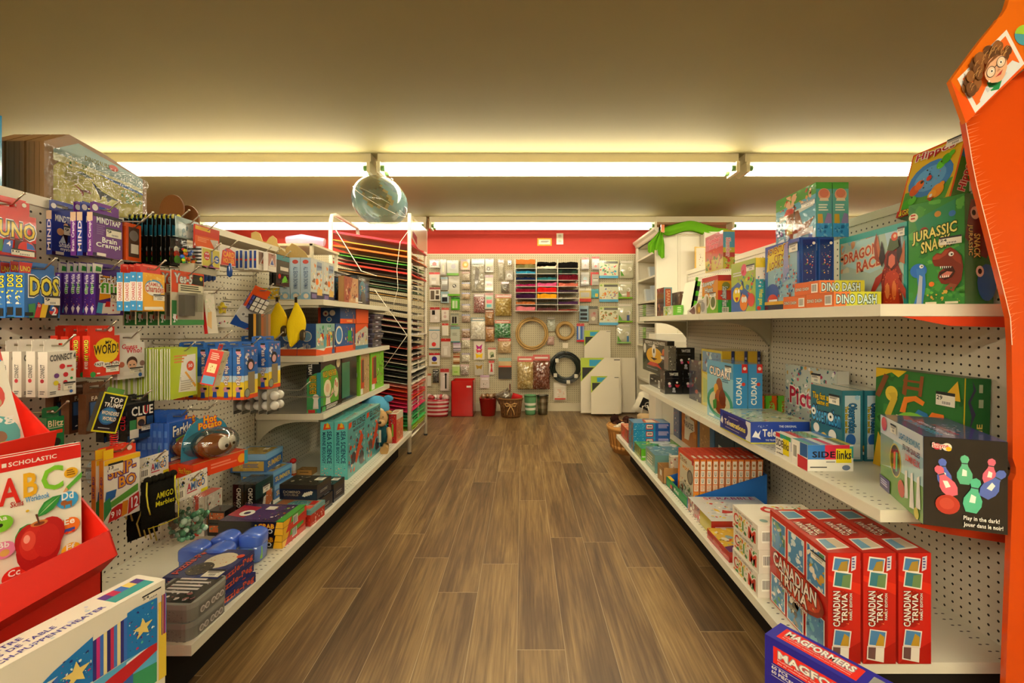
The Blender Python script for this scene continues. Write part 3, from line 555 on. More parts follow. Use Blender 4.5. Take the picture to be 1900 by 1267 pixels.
art(FR(c,(-.02,.03,-.085),(1,0,0),(0,0,1),.105,.09,(0,-1,0)),[('P',[(0,0),(1,0),(1,.25),(.3,.3),(0,.5)],'2a58b0'),('P',[(.6,.02),(1,.02),(1,.4)],'d8501c'),('C',.25,.62,.1,'e8e4dc'),('C',.25,.62,.05,'777'),('N',.5,.4,.9,.65,5,3,['3a9a50','2858a8','d85020'],.15)]); c.obj('backing_card',o)
hook(Y0+.04,z+.08,-1.39,-1.05,'holding the twisty cube pack')
hang('stripe_pack','tall pack striped black, brown and orange beside the bananas','toy',470,502,582,630,-1.09,.02,1,0,col='5a4434',front=[('V',0,0,1,1,['c8901c','1c1814','3a4030','a85a28','8a5a3a','7a6a60','a87850'])],left=[('R',0,0,1,1,'1c1814')])
# connect
hang('travel_game_box','white travel game box with red and yellow dots','game',88,141,653,738,-1.215,.026,4,24,ang=86,col='e2dccf',front=[('T','CONNECT 4',.08,.78,.98,.92,'3a3a3a','c8c0b0',0,.04),('C',.5,.66,.1,'c8202c'),('C',.62,.47,.09,'c8202c'),('C',.3,.46,.09,'6a3a80'),('C',.28,.3,.09,'d8c820'),('C',.6,.3,.08,'c8202c'),('C',.85,.57,.05,'e87020'),('C',.82,.38,.05,'2f9a4c'),('L',.65,.6,.9,.68,1,'c8202c'),('L',.34,.12,.44,.28,4,'c03020'),('L',.06,.04,.3,.12,2,'666'),('C',.8,.08,.06,'2858a0'),PT(.52,.12,.95,.3)],left=[('T','CONNECT',.25,.42,.7,.72,'3a3a3a',None,1),('C',.45,.36,.2,'c03040'),('L',.2,.05,.8,.14,2,'777')],tab=(.9,22,'e6e0d4'),group='white travel games on one hook')
hang('word_game_box','red word game box with yellow speech bubble','game',167,222,623,700,-1.215,.022,4,20,ang=86,col='d8301c',m='gloss',front=[('C',.55,.63,.42,'e8c820'),('C',.6,.8,.17,'e8c820'),('T','MY',.5,.77,.72,.87,'222'),('T','WORD!',.12,.52,.94,.76,'1c1a18','e8c820',0,.04),('C',.3,.3,.18,'f0e8dc',.07),('C',.55,.26,.15,'f0e8dc',.07),('C',.85,.28,.15,'f0e8dc',.07),('T','FAST and FUN',.14,.26,.95,.33,'333'),('C',.08,.06,.09,'3a9a48'),('L',.2,.03,.35,.09,1,'f0e0d0'),PT(.5,.08,.95,.24)],left=[('T','MY WORD',.2,.4,.8,.9,'e8d838','222',1),('T','MY WORD',.25,.2,.75,.38,'f0e8dc',None,1)],tab=(.9,19,'d8301c',[('C',.82,.65,.1,'f0d8d0')]),group='red word games on one hook')
hang('card_game_box','pale guessing game box with red lettering and a cartoon head','game',218,268,636,705,-1.225,.02,1,0,ang=84,col='ddd8d0',front=[('T','Guess',.15,.82,.72,.95,'c8283c'),('T','Who?',.3,.7,.9,.85,'c8283c'),('C',.52,.45,.2,'4a2a20'),('C',.52,.38,.17,'e0b090'),('R',.42,.36,.48,.39,'222'),('R',.56,.36,.62,.39,'222'),('C',.14,.4,.1,'c06a50'),('C',.9,.4,.1,'8a6a60'),('P',[(.2,.1),(.55,.1),(.55,.2),(.2,.2)],'e8e4dc'),('C',.82,.08,.07,'2a60a8'),PT(.42,.14,.92,.3)],tab=(.9,18,'ddd8d0'))
o=hang('score_pad','lime green and white score pad','pad',316,366,647,742,-1.14,.0035,15,4.3,col='d8d4c4',m='gloss',front=[('R',0,0,1,1,'b8cc30'),('P',[(.28,.12),(.95,.08),(.92,.86),(.42,.84)],'ece8dc'),('L',.12,.68,.6,.86,3,'d89040'),('C',.72,.62,.14,'e0521c'),('T','50',.64,.59,.8,.66,'fff'),('P',[(.5,.5),(.56,.52),(.95,.2),(.9,.16)],'e0a038'),('L',.35,.12,.85,.34,5,'b8b4a4'),('N',.3,.35,.5,.5,6,4,['444','888'],.1)],left=[('V',0,0,1,1,['e8e4d8','d8d8c0','a8bc58'])],group='lime score pads on one hook')
hang('score_pad','lime edged pads hanging low, behind the guessing game box','pad',222,256,700,735,-1.25,.03,1,0,col='c8c8a8',left=[('V',0,0,1,1,['b8cc50','e0dccc','8a9a50','dcd8c8','b8cc50'])],front=[('V',0,0,1,1,['b8cc50','e0dccc','8a9a50','dcd8c8','b8cc50','e0dccc','9aa850'])])
# crooked red box
hang('dice_game_box','red and cream narrow game box hanging crooked','game',393,421,640,712,-1.02,.042,1,0,roll=-.0,ang=72,lean=(0,.30),col='d8cfae',front=[('N',0,.3,1,1,14,9,['a8a078','c8c098','70684a'],.12),('N',.1,.1,.8,.4,6,2,['c03030','e8e0c8'],.12)],left=[('R',0,0,1,1,'c82a1c'),('R',.08,.04,.92,.26,'5aa0c8'),('R',.2,.36,.8,.62,'e8d8a0'),('T','DICE',.3,.42,.72,.56,'a04020'),('L',.2,.7,.85,.92,4,'e8b8a0')]) if 0 else None
X0=-1.0; Y0=F*X0/(396-CX); a=math.radians(80)
carton('dice_game_box','red and cream narrow game box hanging crooked','game',X0,Y0,zof(717,Y0),.05,.040,.115,ang=104,lean=(.25,.05),col='d8cfae',front=[('N',0,.3,1,1,14,9,['a8a078','c8c098','70684a'],.12),('N',.1,.1,.8,.4,6,2,['c03030','e8e0c8'],.12)],left=[('R',0,0,1,1,'c82a1c'),('R',.08,.04,.92,.26,'5aa0c8'),('R',.2,.36,.8,.62,'e8d8a0'),('N',.3,.42,.72,.58,6,3,['c88a40','a86a28','8a4a20'],.14),('L',.2,.7,.85,.92,4,'e8b8a0')],tab=(.035,.02,'c82a1c'))
hook(Y0+.03,zof(628,Y0),-1.39,-.96,'holding the crooked red game box')
pigs=[('R',0,0,1,1,'2a62b0'),('R',0,0,1,.36,'e8c830'),('R',0,.36,1,.46,'c8d8e8'),('R',0,0,1,.08,'d84a1c'),('N',.05,.62,.95,.95,14,5,['8a6a68','e8e0e0','3a2a2c','d890a0','c8c0c0'],.12),('C',.45,.66,.26,'2a2024'),('C',.45,.64,.17,'e0a8a8'),('R',.25,.1,.75,.52,'8a7a5a'),('C',.2,.12,.2,'3a3c30'),('C',.2,.12,.17,'8a9080')]
pigl=[('R',0,0,1,1,'2a68b8'),('R',0,0,1,.34,'e8c830'),('R',0,.34,1,.46,'b8d0e8'),('R',0,0,1,.06,'d84a1c'),('T','Pass the Pigs',.28,.28,.75,.88,'f0e8e0','7a2030',-1),('C',.5,.92,.22,'d890a0'),('R',.3,.93,.7,.97,'222'),('C',.5,.2,.24,'d890a0'),('P',[(.3,.04),(.7,.04),(.65,.15),(.35,.15)],'2a50a8'),('R',.55,.2,.85,.24,'222')]
hang('dice_game_box','tall blue and yellow pig dice box, right hook','game',498,520,634,722,-1.02,.044,3,20,col='2a62b0',front=pigs,left=pigl,tab=(.9,10,'2a68b8'),group='pig dice boxes on the right hook')
hang('dice_game_box','tall blue and yellow pig dice box, left hook','game',453,478,645,742,-1.02,.042,6,22,col='2a62b0',front=pigs,left=pigl,tab=(.9,10,'2a68b8'),group='pig dice boxes on the left hook')
# ball packs
X0=-1.03
for i in range(5):
    Y0=F*X0/(497-CX); dx=i*.034; z0=zof(763,Y0); mb=MB(); mb.box((-.004,-.002,-.012),(.078,.0,.0),'22201a','gloss'); mb.box((-.004,.0,-.012),(.078,.002,.09),'a8a294','gloss')
    o=mb.obj('ball_pack',label='pack of four glossy white balls, '+ordl(i)+', below the pig dice boxes',cat='toy',group='white ball packs',loc=(X0-dx,Y0,z0),rot=(0,0,math.pi/2))
    for a in (0,1):
        for b in (0,1):
            t=MB(); t.ball((.019+.038*a,-.017,.020+.040*b),.0185,'dcd8cc','gloss',14); t.obj('ball',o)
hook(2.0,zof(722,2.0),-1.39,-.93,'holding the white ball packs',tip=.04); hook(2.2,zof(735,2.2),-1.39,-.9,'poking out empty beside the white balls')
# bananas
for i,(x,yt,yb,X0) in enumerate(((549,560,642,-1.06),(514,560,632,-1.14))):
    Y0=F*X0/(x-CX); mb=MB(); h=(yb-yt)*Y0/F; pts=[];rs=[]
    for k in range(15):
        t=k/14; pts.append((0,.030*math.sin(math.pi*t**.9)-.045*t,h*(1-t))); rs.append(.005+.036*math.sin(math.pi*t**1.15)**1.05)
    mb.tube(pts,rs,'e8c81c','fabric',16)
    o=mb.obj('banana_pouch',label=['yellow fabric banana pouch with brown oval tag, nearer the shelf end','yellow fabric banana pouch, half behind the blue pig boxes'][i],cat='pouch',loc=(X0,Y0,zof(yb,Y0)))
    s=MB(); s.tube([(0,0,h-.004),(0,0,h+.022)],.006,'2a2018','fabric',8); s.obj('stem',o)
    l=MB(); fr=FR(l,(.049,.0-.045,h*.12),(0,1,0),(0,0,1),.05,.05,(1,0,0)); l.prism([(.03,-.012+.016*math.cos(q*.35),h*.25+.026*math.sin(q*.35)) for q in range(18)],(.014,0,0),'3a2c14'); 
    art(FR(l,(.0446,-.03,h*.25-.026),(0,1,0),(0,0,1),.034,.052,(1,0,0)),[('R',.45,.3,.6,.75,'d8c8a0')]); l.obj('oval_tag',o)
    hook(Y0,zof(yt,Y0)+.012,-1.39,X0+.02,'carrying the banana pouch, '+('right' if i==0 else 'left')+' one')
# row 4
hang('card_game_box','green box with black hang tab at the left, gold lettering','game',86,119,776,832,-1.2,.03,1,0,ang=78,col='167a40',m='gloss',front=[('T','Blitz',.08,.68,.95,.9,'e8e0b0'),('R',.1,.44,.9,.56,'d8401c'),('C',.5,.15,.3,'142018'),('L',.1,.6,.9,.66,1,'b8d0a0')],left=[('L',.1,.6,.9,.8,2,'9ac8a0')],tab=(.95,18,'126a38',[('C',.6,.45,.14,'111'),('C',.6,.45,.1,'e8e0d0')]))
hang('wood_puzzle_pack','brown wooden backed farm card pack','toy',160,205,732,806,-1.2,.022,3,30,col='5a3418',m='wood',front=[('R',.1,.08,.9,.8,'1a2030'),('T','FARM',.2,.82,.8,.93,'c8b8a0'),('P',[(.15,.45),(.85,.4),(.85,.78),(.15,.78)],'33507a'),('C',.5,.3,.16,'e0dcd0'),('N',.15,.1,.85,.35,7,4,['111','e8e4dc','3a6a30'],.1)],tab=(.9,20,'5a3418'),group='brown farm packs on one hook')
X0=-1.06; Y0=F*X0/(168-CX); w=.088; h=.115
mb=MB(); mb.box((0,0,0),(.062,.014,.098),'1c1a18','gloss'); art(FR(mb,(0,0,0),(1,0,0),(0,0,1),.062,.098,(0,-1,0),'gloss'),[('R',0,0,1,1,'d8d020'),('R',.06,.04,.94,.96,'15151a'),('C',.45,.42,.36,'2a5a90'),('C',.45,.42,.3,'3a7aa8'),('T','TOP',.3,.76,.85,.9,'f0e8dc'),('T','TRUMPS',.15,.64,.9,.75,'f0e8dc'),('T','WONDERS',.15,.44,.85,.54,'f0e8dc','555'),('T','WORLD',.25,.3,.8,.4,'f0e8dc','555'),('L',.2,.08,.8,.12,1,'999')])
art(FR(mb,(.062,0,0),(0,1,0),(0,0,1),.014,.098,(1,0,0),'gloss'),[('R',0,0,1,1,'c8c4b0')])
o=mb.obj('card_game_pack',label='small black and yellow card pack tilted on the coil hook',cat='game',loc=(X0,Y0,zof(800,Y0)),rot=(0,.33,math.radians(80)))
t=MB(); t.box((.01,.004,.098),(.052,.006,.112),'5a8a3a','gloss'); t.obj('hang_tab',o)
# red spring coil
mb=MB(); P=[]; za=zof(738,1.19); zb=zof(868,1.19); N=32
for i in range(N*8+1):
    t=i/(N*8); an=t*N*2*math.pi; P.append((.0075*math.cos(an)+.02*math.sin(t*2.2)*.6,.0075*math.sin(an),za+(zb-za)*t))
mb.tube(P,.0016,'d81c14','gloss',5); mb.obj('spring_coil',label='stretched red plastic spring coil hanging in front of card packs',cat='cord',loc=(atY(203,1.19),1.19,0))
hang('detective_game_box','black detective game box with red and white lettering','game',236,286,752,820,-1.15,.03,3,22,ang=80,col='16161c',m='gloss',front=[('T','CLUE',.15,.66,.95,.92,'f0ece4'),('T','U',.62,.68,.78,.92,'c8202c'),('R',.08,.22,.32,.56,'3a8a50'),('R',.34,.28,.66,.62,'c8a078'),('C',.5,.45,.13,'3a2a20'),('R',.7,.3,.95,.6,'2a4a78'),('R',0,0,1,.15,'1c3a60'),('R',.08,.06,.4,.3,'e0dcd0'),PT(.5,.22,.92,.38)],left=[('T','CLUE',.2,.3,.8,.7,'c8202c',None,1)],tab=(.9,14,'1c1b18'),group='black detective games on one hook')
hang('card_game_pack','blue dice game pack with white lettering and green label','game',314,356,786,858,-1.08,.021,8,10,ang=84,col='2a58b0',m='gloss',front=[('T','Farkle',.15,.62,.98,.9,'f0ece4','1a3070',0,.05),('P',[(.25,.4),(.85,.48),(.85,.64),(.28,.56)],'7ab828'),('C',.22,.36,.1,'e0a020'),('C',.34,.38,.08,'e0a020'),('L',.45,.1,.9,.3,2,'d0d8f0'),PT(.05,.02,.45,.12)],left=[('L',.2,.2,.8,.8,2,'4a78c8')],tab=(.9,18,'2a58b0'),group='blue dice game packs on one hook')
# hot potato
for i in range(2):
    X0=-1.03-(0 if i==0 else .07); Y0=F*(-1.03)/(346-CX)+(0 if i==0 else .0); zb=zof(884,Y0)
    mb=MB(); mb.box((-.02,-.055,-.0),(.165,.01,.045),'d8401c','gloss'); art(FR(mb,(-.02,-.055,0),(1,0,0),(0,0,1),.185,.045,(0,-1,0),'gloss'),[('L',.3,.3,.8,.7,2,'e88060'),('C',.88,.5,.08,'e8a020'),('R',.93,0,1,1,'3a90a8')])
    art(FR(mb,(-.02,.01,0),(0,-1,0),(0,0,1),.065,.045,(-1,0,0),'gloss'),[('T','Hot Potato',.1,.35,.9,.75,'e0b020','7a2010')])
    art(FR(mb,(-.02,-.055,.045),(1,0,0),(0,1,0),.185,.065,(0,0,1),'gloss'),[('R',0,0,1,.12,'f0a050')])
    c=MB(); c.prism([(.07+.082*math.cos(q*math.pi/14),.006,.045+.125*math.sin(q*math.pi/14)**.7) for q in range(15)],(0,.003,0),'2a7a98','gloss')
    o=mb.obj('potato_game_pack',label=['potato shaped game in a clear bubble on a red tray base','potato game pack with red base behind the front one'][i],cat='game',group='potato games',loc=(X0,Y0,zb),rot=(0,0,math.radians(72)))
    art(FR(c,(.0,.006,.045),(1,0,0),(0,0,1),.14,.125,(0,-1,0),'gloss'),[('T','Hot',.42,.84,.72,1.02,'e8b020','c8281c'),('T','Potato',.3,.70,.85,.86,'e8b020','c8281c')]); c.obj('header_card',o)
    p=MB(); p.ball((.07,-.028,.082),.036,'7a4420','gloss',24,(1.65,1,1),.03); po=p.obj('potato',o)
    for sx,rr in ((.072,.019),(.106,.015)):
        e=MB(); e.ball((sx,-.064+(.010 if sx>.1 else 0),.090),rr,'f4f0e4','gloss',14,(1,.45,1.15)); e.ball((sx+.003,-.0725+(.011 if sx>.1 else 0),.082),rr*.34,'111','gloss',8,(1,.4,1)); e.obj('eye',po)
    b=MB(); b.ball((.072,-.030,.088),.050,'fff','clear',20,(1.45,1.05,1.0)); b.obj('bubble',o)
hook(1.5,zof(758,1.5),-1.39,-1.0,'holding the potato games')
# skip-bo
hang('card_game_pack','white and orange number card box with purple lettering, below the coil','game',192,259,856,974,-1.04,.013,2,14,ang=80,col='d88a20',front=[('R',0,0,1,1,'e8e4d8'),('P',[(.1,.2),(.95,.36),(.95,.48),(.1,.3)],'5a9a3a'),('T','SKIP-',.12,.68,.88,.88,'d89020','5a2a78',0,.05),('T','BO',.4,.5,.88,.68,'d89020','5a2a78'),('P',[(.02,.3),(.3,.38),(.34,.5),(.06,.5)],'2a60a8'),('P',[(.0,.05),(.2,.2),(.16,.4),(0,.35)],'2f8a4a'),('P',[(.1,0),(.3,.02),(.38,.24),(.2,.2)],'c02020'),('P',[(.28,.0),(.46,.03),(.5,.24),(.36,.24)],'c02020'),('P',[(.46,.02),(.62,.04),(.66,.26),(.5,.26)],'d88a20'),('P',[(.64,.02),(.98,.1),(.96,.34),(.68,.28)],'b82020'),('T','12',.74,.1,.94,.28,'fff'),('T','9',.18,.06,.27,.16,'fff'),('T','10',.33,.06,.44,.16,'fff'),('R',0,.92,1,1,'e8b820'),PT(.1,.78,.5,.94,'13')],left=[('T','SKIP-BO',.25,.4,.8,.75,'5a2a78',None,1)],tab=(.9,20,'d83a1c',[('R',0,0,.3,.9,'e8c020'),('C',.8,.6,.08,'e8d8d0')]),labels=['white and orange number card box with purple lettering, below the coil','number card box tucked behind the one below the coil'])
# drawstring bag
X0=-.99; Y0=F*X0/(262-CX); w=.085; h=.125; zb=zof(985,Y0); mb=MB()
mb.pillow((0,0,0),(1,0,0),(0,0,1),(0,-1,0),w,h,.022,'16150f','fabric',10,3,.08); mb.pillow((w,.001,0),(-1,0,0),(0,0,1),(0,1,0),w,h,.012,'16150f','fabric',8,4,.08)
for q in range(5): mb.ball((.012+q*.016,-.006,h+.002),.010,'1c1a12','fabric',8)
art(FR(mb,(w*.2,-.0235,h*.42),(1,0,0),(0,0,1),w*.62,h*.34,(0,-1,0),'fabric'),[('T','AMIGO',.08,.55,.9,.95,'b8b020'),('T','Marbles',.05,.1,.95,.42,'b8b020')])
o=mb.obj('drawstring_bag',label='small black velvet drawstring bag with yellow lettering',cat='bag',loc=(X0,Y0,zb),rot=(0,0,math.radians(72)))
c=MB()
for s in (0.006,w-.008): c.tube([(s,-.012,h),(s-.006,-.02,h-.03),(s-.004,-.022,h-.06),(s+.004,-.018,h-.085)],.0018,'c8c040','fabric',5)
c.tube([(.004,-.019,.006),(w*.5,-.021,.004),(w-.004,-.019,.006),(w-.003,-.02,h*.5),(w-.006,-.02,h-.01)],.0012,'b8b020','fabric',5); c.obj('cord',o)
for i,(x,y,lb) in enumerate(((186,925,'black velvet bag with yellow cords, left of the number card box'),(236,972,'black velvet bag hanging low behind the number card box'))):
    X1=-1.12; Y1=F*X1/(x-CX); mb=MB(); mb.pillow((0,0,0),(1,0,0),(0,0,1),(0,-1,0),.08,.1,.03,'16150f','fabric',8,7+i,.1)
    o=mb.obj('drawstring_bag',label=lb,cat='bag',loc=(X1,Y1,zof(y+ (45 if i==0 else 35),Y1)),rot=(0,0,math.radians(70)))
    c=MB(); 
    for q in range(4): c.tube([(.02+q*.01,-.03,.09),(.0+q*.012,-.042,.06),(.01+q*.014,-.04,.02-.01*q)],.002,'c8b860','fabric',5)
    c.obj('cord',o)
AMH=[('N',0,.6,1,1,22,4,['222','3a5a98','c8b020','888','5a8a50'],.05),('T','AMIGO',.4,.3,.92,.66,'3a6aa8'),('T','A',.4,.3,.52,.66,'c03040'),('T','G',.72,.32,.82,.64,'d88a20'),('L',.4,.16,.8,.26,1,'c04050'),('R',.8,0,1,.16,'d8c820'),('B',.06,.1,.34,.5)]
bagpack('marble_bag','clear bag of green marbles with white spotted header, front one','marbles',318,384,893,1016,-.98,.03,'dfe8e0','e6e2da',['3a7a58','5a9a78','7ab090','2a5a48','a8c8b8'],.34,seed=8,hart=AMH,inner=60,ang=84)
bagpack('marble_bag','clear bag of green marbles behind the front one, header curled','marbles',300,360,885,1010,-1.06,.03,'dfe8e0','e6e2da',['3a7a58','5a9a78','7ab090','6a5a48'],.3,seed=9,hart=AMH,inner=50,ang=84)
bagpack('marble_bag','clear marble bag with white header above the velvet bag','marbles',256,312,852,960,-1.06,.02,'dfe8e0','e6e2da',['4a6a58','8a9a98','c8d0c8'],.36,seed=10,hart=AMH,inner=30,ang=80)
for i in range(4):
    X1=-1.30+i*.0; x=186-i*8; Y1=1.36-.0; mb=MB(); 
    mb.prism([(.014*math.cos(q*.449)*1.1,0,.036*math.sin(q*.449)) for q in range(14)],(0,.002,0),'b8c4c4','gloss')
    art(FR(mb,(-.014,0,-.03),(1,0,0),(0,0,1),.028,.06,(0,-1,0),'gloss'),[('N',.1,.05,.9,.95,14,i,['1c2428','3a5a68'],.12)])
    mb.obj('oval_tin',label='black and white spotted oval pack, '+ORD[i]+' in the row left of the number card box',cat='toy',group='spotted oval packs',loc=(-1.27-i*.014,F*(-1.27)/(x-CX)+i*.02,zof(884,1.36)),rot=(0,0,math.radians(60)))
hook(1.36,zof(866,1.36),-1.39,-1.24,'holding the spotted oval packs')
# ================= LEFT: base deck =================
ZB=.194
pzt=[('R',0,0,1,1,'27306e'),('C',.62,.6,.28,'d8ccb0',.28),('N',.42,.4,.82,.8,18,3,['c84a30','d8ccb0'],.05),('C',.45,.3,.22,'3a3228',.22),('N',.25,.12,.65,.45,26,5,['8a7a50','4a4030','1c1a16','a89870'],.06),('T','puzzle-Peg',.02,.1,.2,.95,'d84a2c',None,1),('C',.9,.75,.07,'d84a2c'),PT(.66,.04,.98,.28)]
for i in range(3):
    X,Y=-.885-.004*(i%2),1.315+.006*i; hh=.031
    carton('game_box','navy peg puzzle box with orange lettering, '+['bottom','middle','top'][i]+' of three',  'game',X,Y,ZB+i*(hh+.0012),.165,.17,hh,ang=-5+2*(i-1),side=-1,col='242c66',m='gloss',front=[('T','puzzle-Peg',.1,.15,.97,.85,'d8502c')],right=[('T','puzzle-Peg',.06,.1,.95,.88,'d8502c')],top=pzt,group='peg puzzle boxes',rim=(.55,'161c44'))
for i in range(2):
    h=.047; mb=MB(); w,d=.15,.145; R=.025; pts=[]
    for cx_,cy_,a0 in ((-R,R,-90),(-R,d-R,0),(-w+R,d-R,90),(-w+R,R,180)):
        for q in range(5): a=math.radians(a0+q*22.5); pts.append((cx_+R*math.cos(a),cy_+R*math.sin(a)))
    mb.prism([(p[0],p[1],0) for p in pts],(0,0,h-.014),'7a7a74','gloss')
    o=mb.obj('game_tin',label='grey patterned game tin with rounded corners, '+['bottom','top'][i]+' one of two',cat='tin',group='grey game tins',loc=(-.87,1.2+.004*i,ZB+i*(h+.001)),rot=(0,0,math.radians(-3)))
    l=MB(); l.prism([(p[0]*1.012+.001,p[1]*1.012-.001,h-.014) for p in pts],(0,0,.014),'8a8a84','gloss')
    art(FR(l,(-w,0,h),(1,0,0),(0,1,0),w,d,(0,0,1),'gloss'),[('R',.06,.06,.94,.94,'25201e'),('N',.1,.1,.9,.9,26,6+i,['e8e0dc','8a5a58','444','b8b0ac'],.08),('L',.15,.3,.8,.85,5,'d8d0cc')]); l.obj('lid',o)
    f=MB(); fr=FR(f,(.0006,R,.002),(0,1,0),(0,0,1),d-2*R,h-.02,(1,0,0),'gloss'); art(fr,[('R',0,0,1,1,'6a6862')]+[('C',x,.5,.09,'c8c0bc') for x in (.14,.32,.56,.73,.9)]+[('C',x,.5,.06,'8a827e') for x in (.14,.32,.56,.73,.9)])
    art(FR(f,(-w+R,-.0006,.002),(1,0,0),(0,0,1),w-2*R,h-.02,(0,-1,0),'gloss'),[('N',0,0,1,1,60,6,['55534e','8a8882'],.02)]); f.obj('printed_band',o)
def sq(mb):
    for i,(x,y,z) in enumerate(mb.v):
        r=math.hypot(x,y)
        if r>1e-5:
            f=.93/((abs(x/r)**4+abs(y/r)**4)**(1/4)); mb.v[i]=(x*f,y*f,z)
for i,(x,y,lb) in enumerate(((-.953,1.625,'blue lidded plastic tub with green label, nearest the shelf edge'),(-1.035,1.60,'blue lidded tub behind the others, beside the stacked game boxes'),(-1.0,1.515,'blue lidded tub in the middle, white label on its side'),(-1.09,1.525,'blue lidded tub farthest left, next to the marble bags'))):
    mb=MB(); mb.lathe([(.030,0),(.038,.004),(.040,.03),(.040,.066)],'5a7ac8','gloss',28); 
    sq(mb); o=mb.obj('plastic_tub',label=lb,cat='tub',group='blue lidded tubs',loc=(x,y,ZB))
    l=MB(); l.lathe([(.0405,.058),(.0425,.062),(.0425,.092),(.0405,.0975),(.036,.100),(.02,.1005),(.001,.1005)],'4c70d8','gloss',28)
    sq(l)
    for v_i,v in enumerate(l.v):
        if v[2]>.085: l.v[v_i]=(v[0],v[1],v[2]+.006*math.cos(v[0]*70)*.75)
    l.obj('lid',o)
    q=MB(); n=9; a0=-.9 if i==0 else -.2
    vs=[];fs=[]
    for k in range(n+1):
        a=a0-.55+1.1*k/n-math.pi/4*0; 
        for z in (.012,.054): vs.append((.0407*math.cos(a),.0407*math.sin(a),z))
    for k in range(n): fs.append((2*k,2*k+2,2*k+3,2*k+1))
    q.mesh(vs,fs,'7ab83a' if i==0 else 'e8e4d8','gloss'); q.obj('paper_label',o)
gg=[('R',0,0,1,1,'1a1614'),('P',[(.55,0),(1,0),(1,1),(.95,1)],'d8301c'),('P',[(.8,0),(.9,0),(1,.6),(1,1),(.96,1)],'e8b020'),('T','GRAB',.3,.5,.62,.8,'e8c020','c8301c'),('T','&',.22,.5,.29,.75,'e8c020'),('T','GO',.42,.15,.62,.48,'f0ece4','222')]
ggt=[('R',0,0,1,1,'3a2450'),('P',[(0,.3),(.3,.2),(.35,.8),(0,.9)],'a82038'),('P',[(.3,.1),(.7,.1),(.75,.9),(.35,.9)],'4a2a6a'),('C',.25,.45,.11,'e8e4dc'),('C',.25,.45,.05,'3a2450'),('N',.5,.1,.95,.9,26,8,['c8a040','5aa040','1c1a18','d84a20','8a7a50','e8e0d0'],.06),('R',.88,0,1,1,'4aa038'),('R',.45,.65,.6,.85,'e8e0d4')]
for i in range(2):
    carton('travel_game_box','red and black travel game box with yellow lettering, '+['lower','upper'][i]+' of two','game',-.892+.004*i,1.70,ZB+i*.0495,.25,.165,.048,ang=-3,side=-1,col='1a1614',m='gloss',front=[('R',0,0,1,1,'17130f'),('P',[(.86,0),(1,0),(1,1),(.9,1)],'e8b020'),('T','GRAB',.62,.5,.86,.85,'e8c020','c8301c'),('T','&',.56,.5,.61,.8,'e8c020'),('T','GO',.68,.12,.84,.48,'f0ece4','333')],right=[('R',0,0,1,1,'c8281c'),('P',[(.0,0),(.1,0),(.3,1),(.0,1)],'e8b020'),('P',[(.3,.5),(.9,.7),(.9,1),(.35,1)],'4a9a38'),('R',.4,.25,.6,.9,'d8d0c0'),('V',.42,.3,.58,.85,['222','ddd']*4)],top=ggt,group='travel game boxes',rim=(.5,'0c0a08'))
def tin(name,label,X,Y,z,w,d,h,body,lid,front=(),right=(),top=(),ang=-4,group=None,lh=.3):
    mb=MB(); mb.box((-w,0,0),(0,d,h*(1-lh)),body,'gloss'); art(FR(mb,(-w,0,0),(1,0,0),(0,0,1),w,h*(1-lh),(0,-1,0),'gloss'),front); art(FR(mb,(0,0,0),(0,1,0),(0,0,1),d,h*(1-lh),(1,0,0),'gloss'),right)
    o=mb.obj(name,label=label,cat='tin',group=group,loc=(X,Y,z),rot=(0,0,math.radians(ang)))
    l=MB(); l.box((-w-.0015,-.0015,h*(1-lh)),(.0015,d+.0015,h),lid,'gloss'); art(FR(l,(-w,0,h),(1,0,0),(0,1,0),w,d,(0,0,1),'gloss'),top); l.obj('lid',o)
    return o
tin('game_tin','red word game tin with pale teal lid near the shelf edge',-.872,1.885,ZB,.19,.115,.066,'b8281c','6a9a98',right=[('N',.1,.1,.9,.9,16,4,['e8a090','8a1c14','d8c8b8'],.08),],front=[('N',.5,.1,.98,.9,8,4,['d84a38','a02018'],.1)],top=[('R',.04,.05,.96,.95,'a89078'),('P',[(.04,.05),(.4,.05),(.3,.95),(.04,.95)],'b87a50'),('C',.55,.55,.26,'5aa0a0',.34),('N',.35,.3,.75,.8,26,5,['e0d8c4','e8e0d0'],.035),('R',.8,.15,.95,.4,'d8401c'),('R',.78,.5,.92,.85,'b02a1c')],lh=.28)
for i,(X,Y,z,w,d,lb) in enumerate(((-.885,1.995,ZB,.16,.12,'dark domino box, lower of the stack near the edge'),(-.893,1.992,ZB+.067,.17,.125,'dark domino box with white tile fan picture, upper of the stack'),(-.88,2.135,ZB,.15,.11,'dark domino box lying behind the stacked ones'))):
    carton('domino_box',lb,'game',X,Y,z,w,d,.065 if i<2 else .085,ang=-4,side=-1,col='1c2438',m='gloss',front=[('R',0,.72,1,1,'35302a'),('T','DOMINO',.1,.42,.55,.6,'9a907c'),('T','DOUBLE',.12,.25,.5,.38,'8a806c')]+[('P',[(.6+.06*k,.25+.04*k),(.68+.06*k,.2+.05*k),(.74+.05*k,.45+.04*k),(.67+.05*k,.5+.04*k)],'d8d0bc') for k in range(4)],right=[('R',0,.72,1,1,'2a2620'),('L',.2,.3,.8,.5,2,'8a8478')],top=[('R',0,0,1,1,'2c2a24'),('N',.1,.1,.9,.9,26,i,['4a463c','6a6454','1c1a16','8a826c'],.08),PT(.72,.5,.95,.9)],group='dark domino boxes')
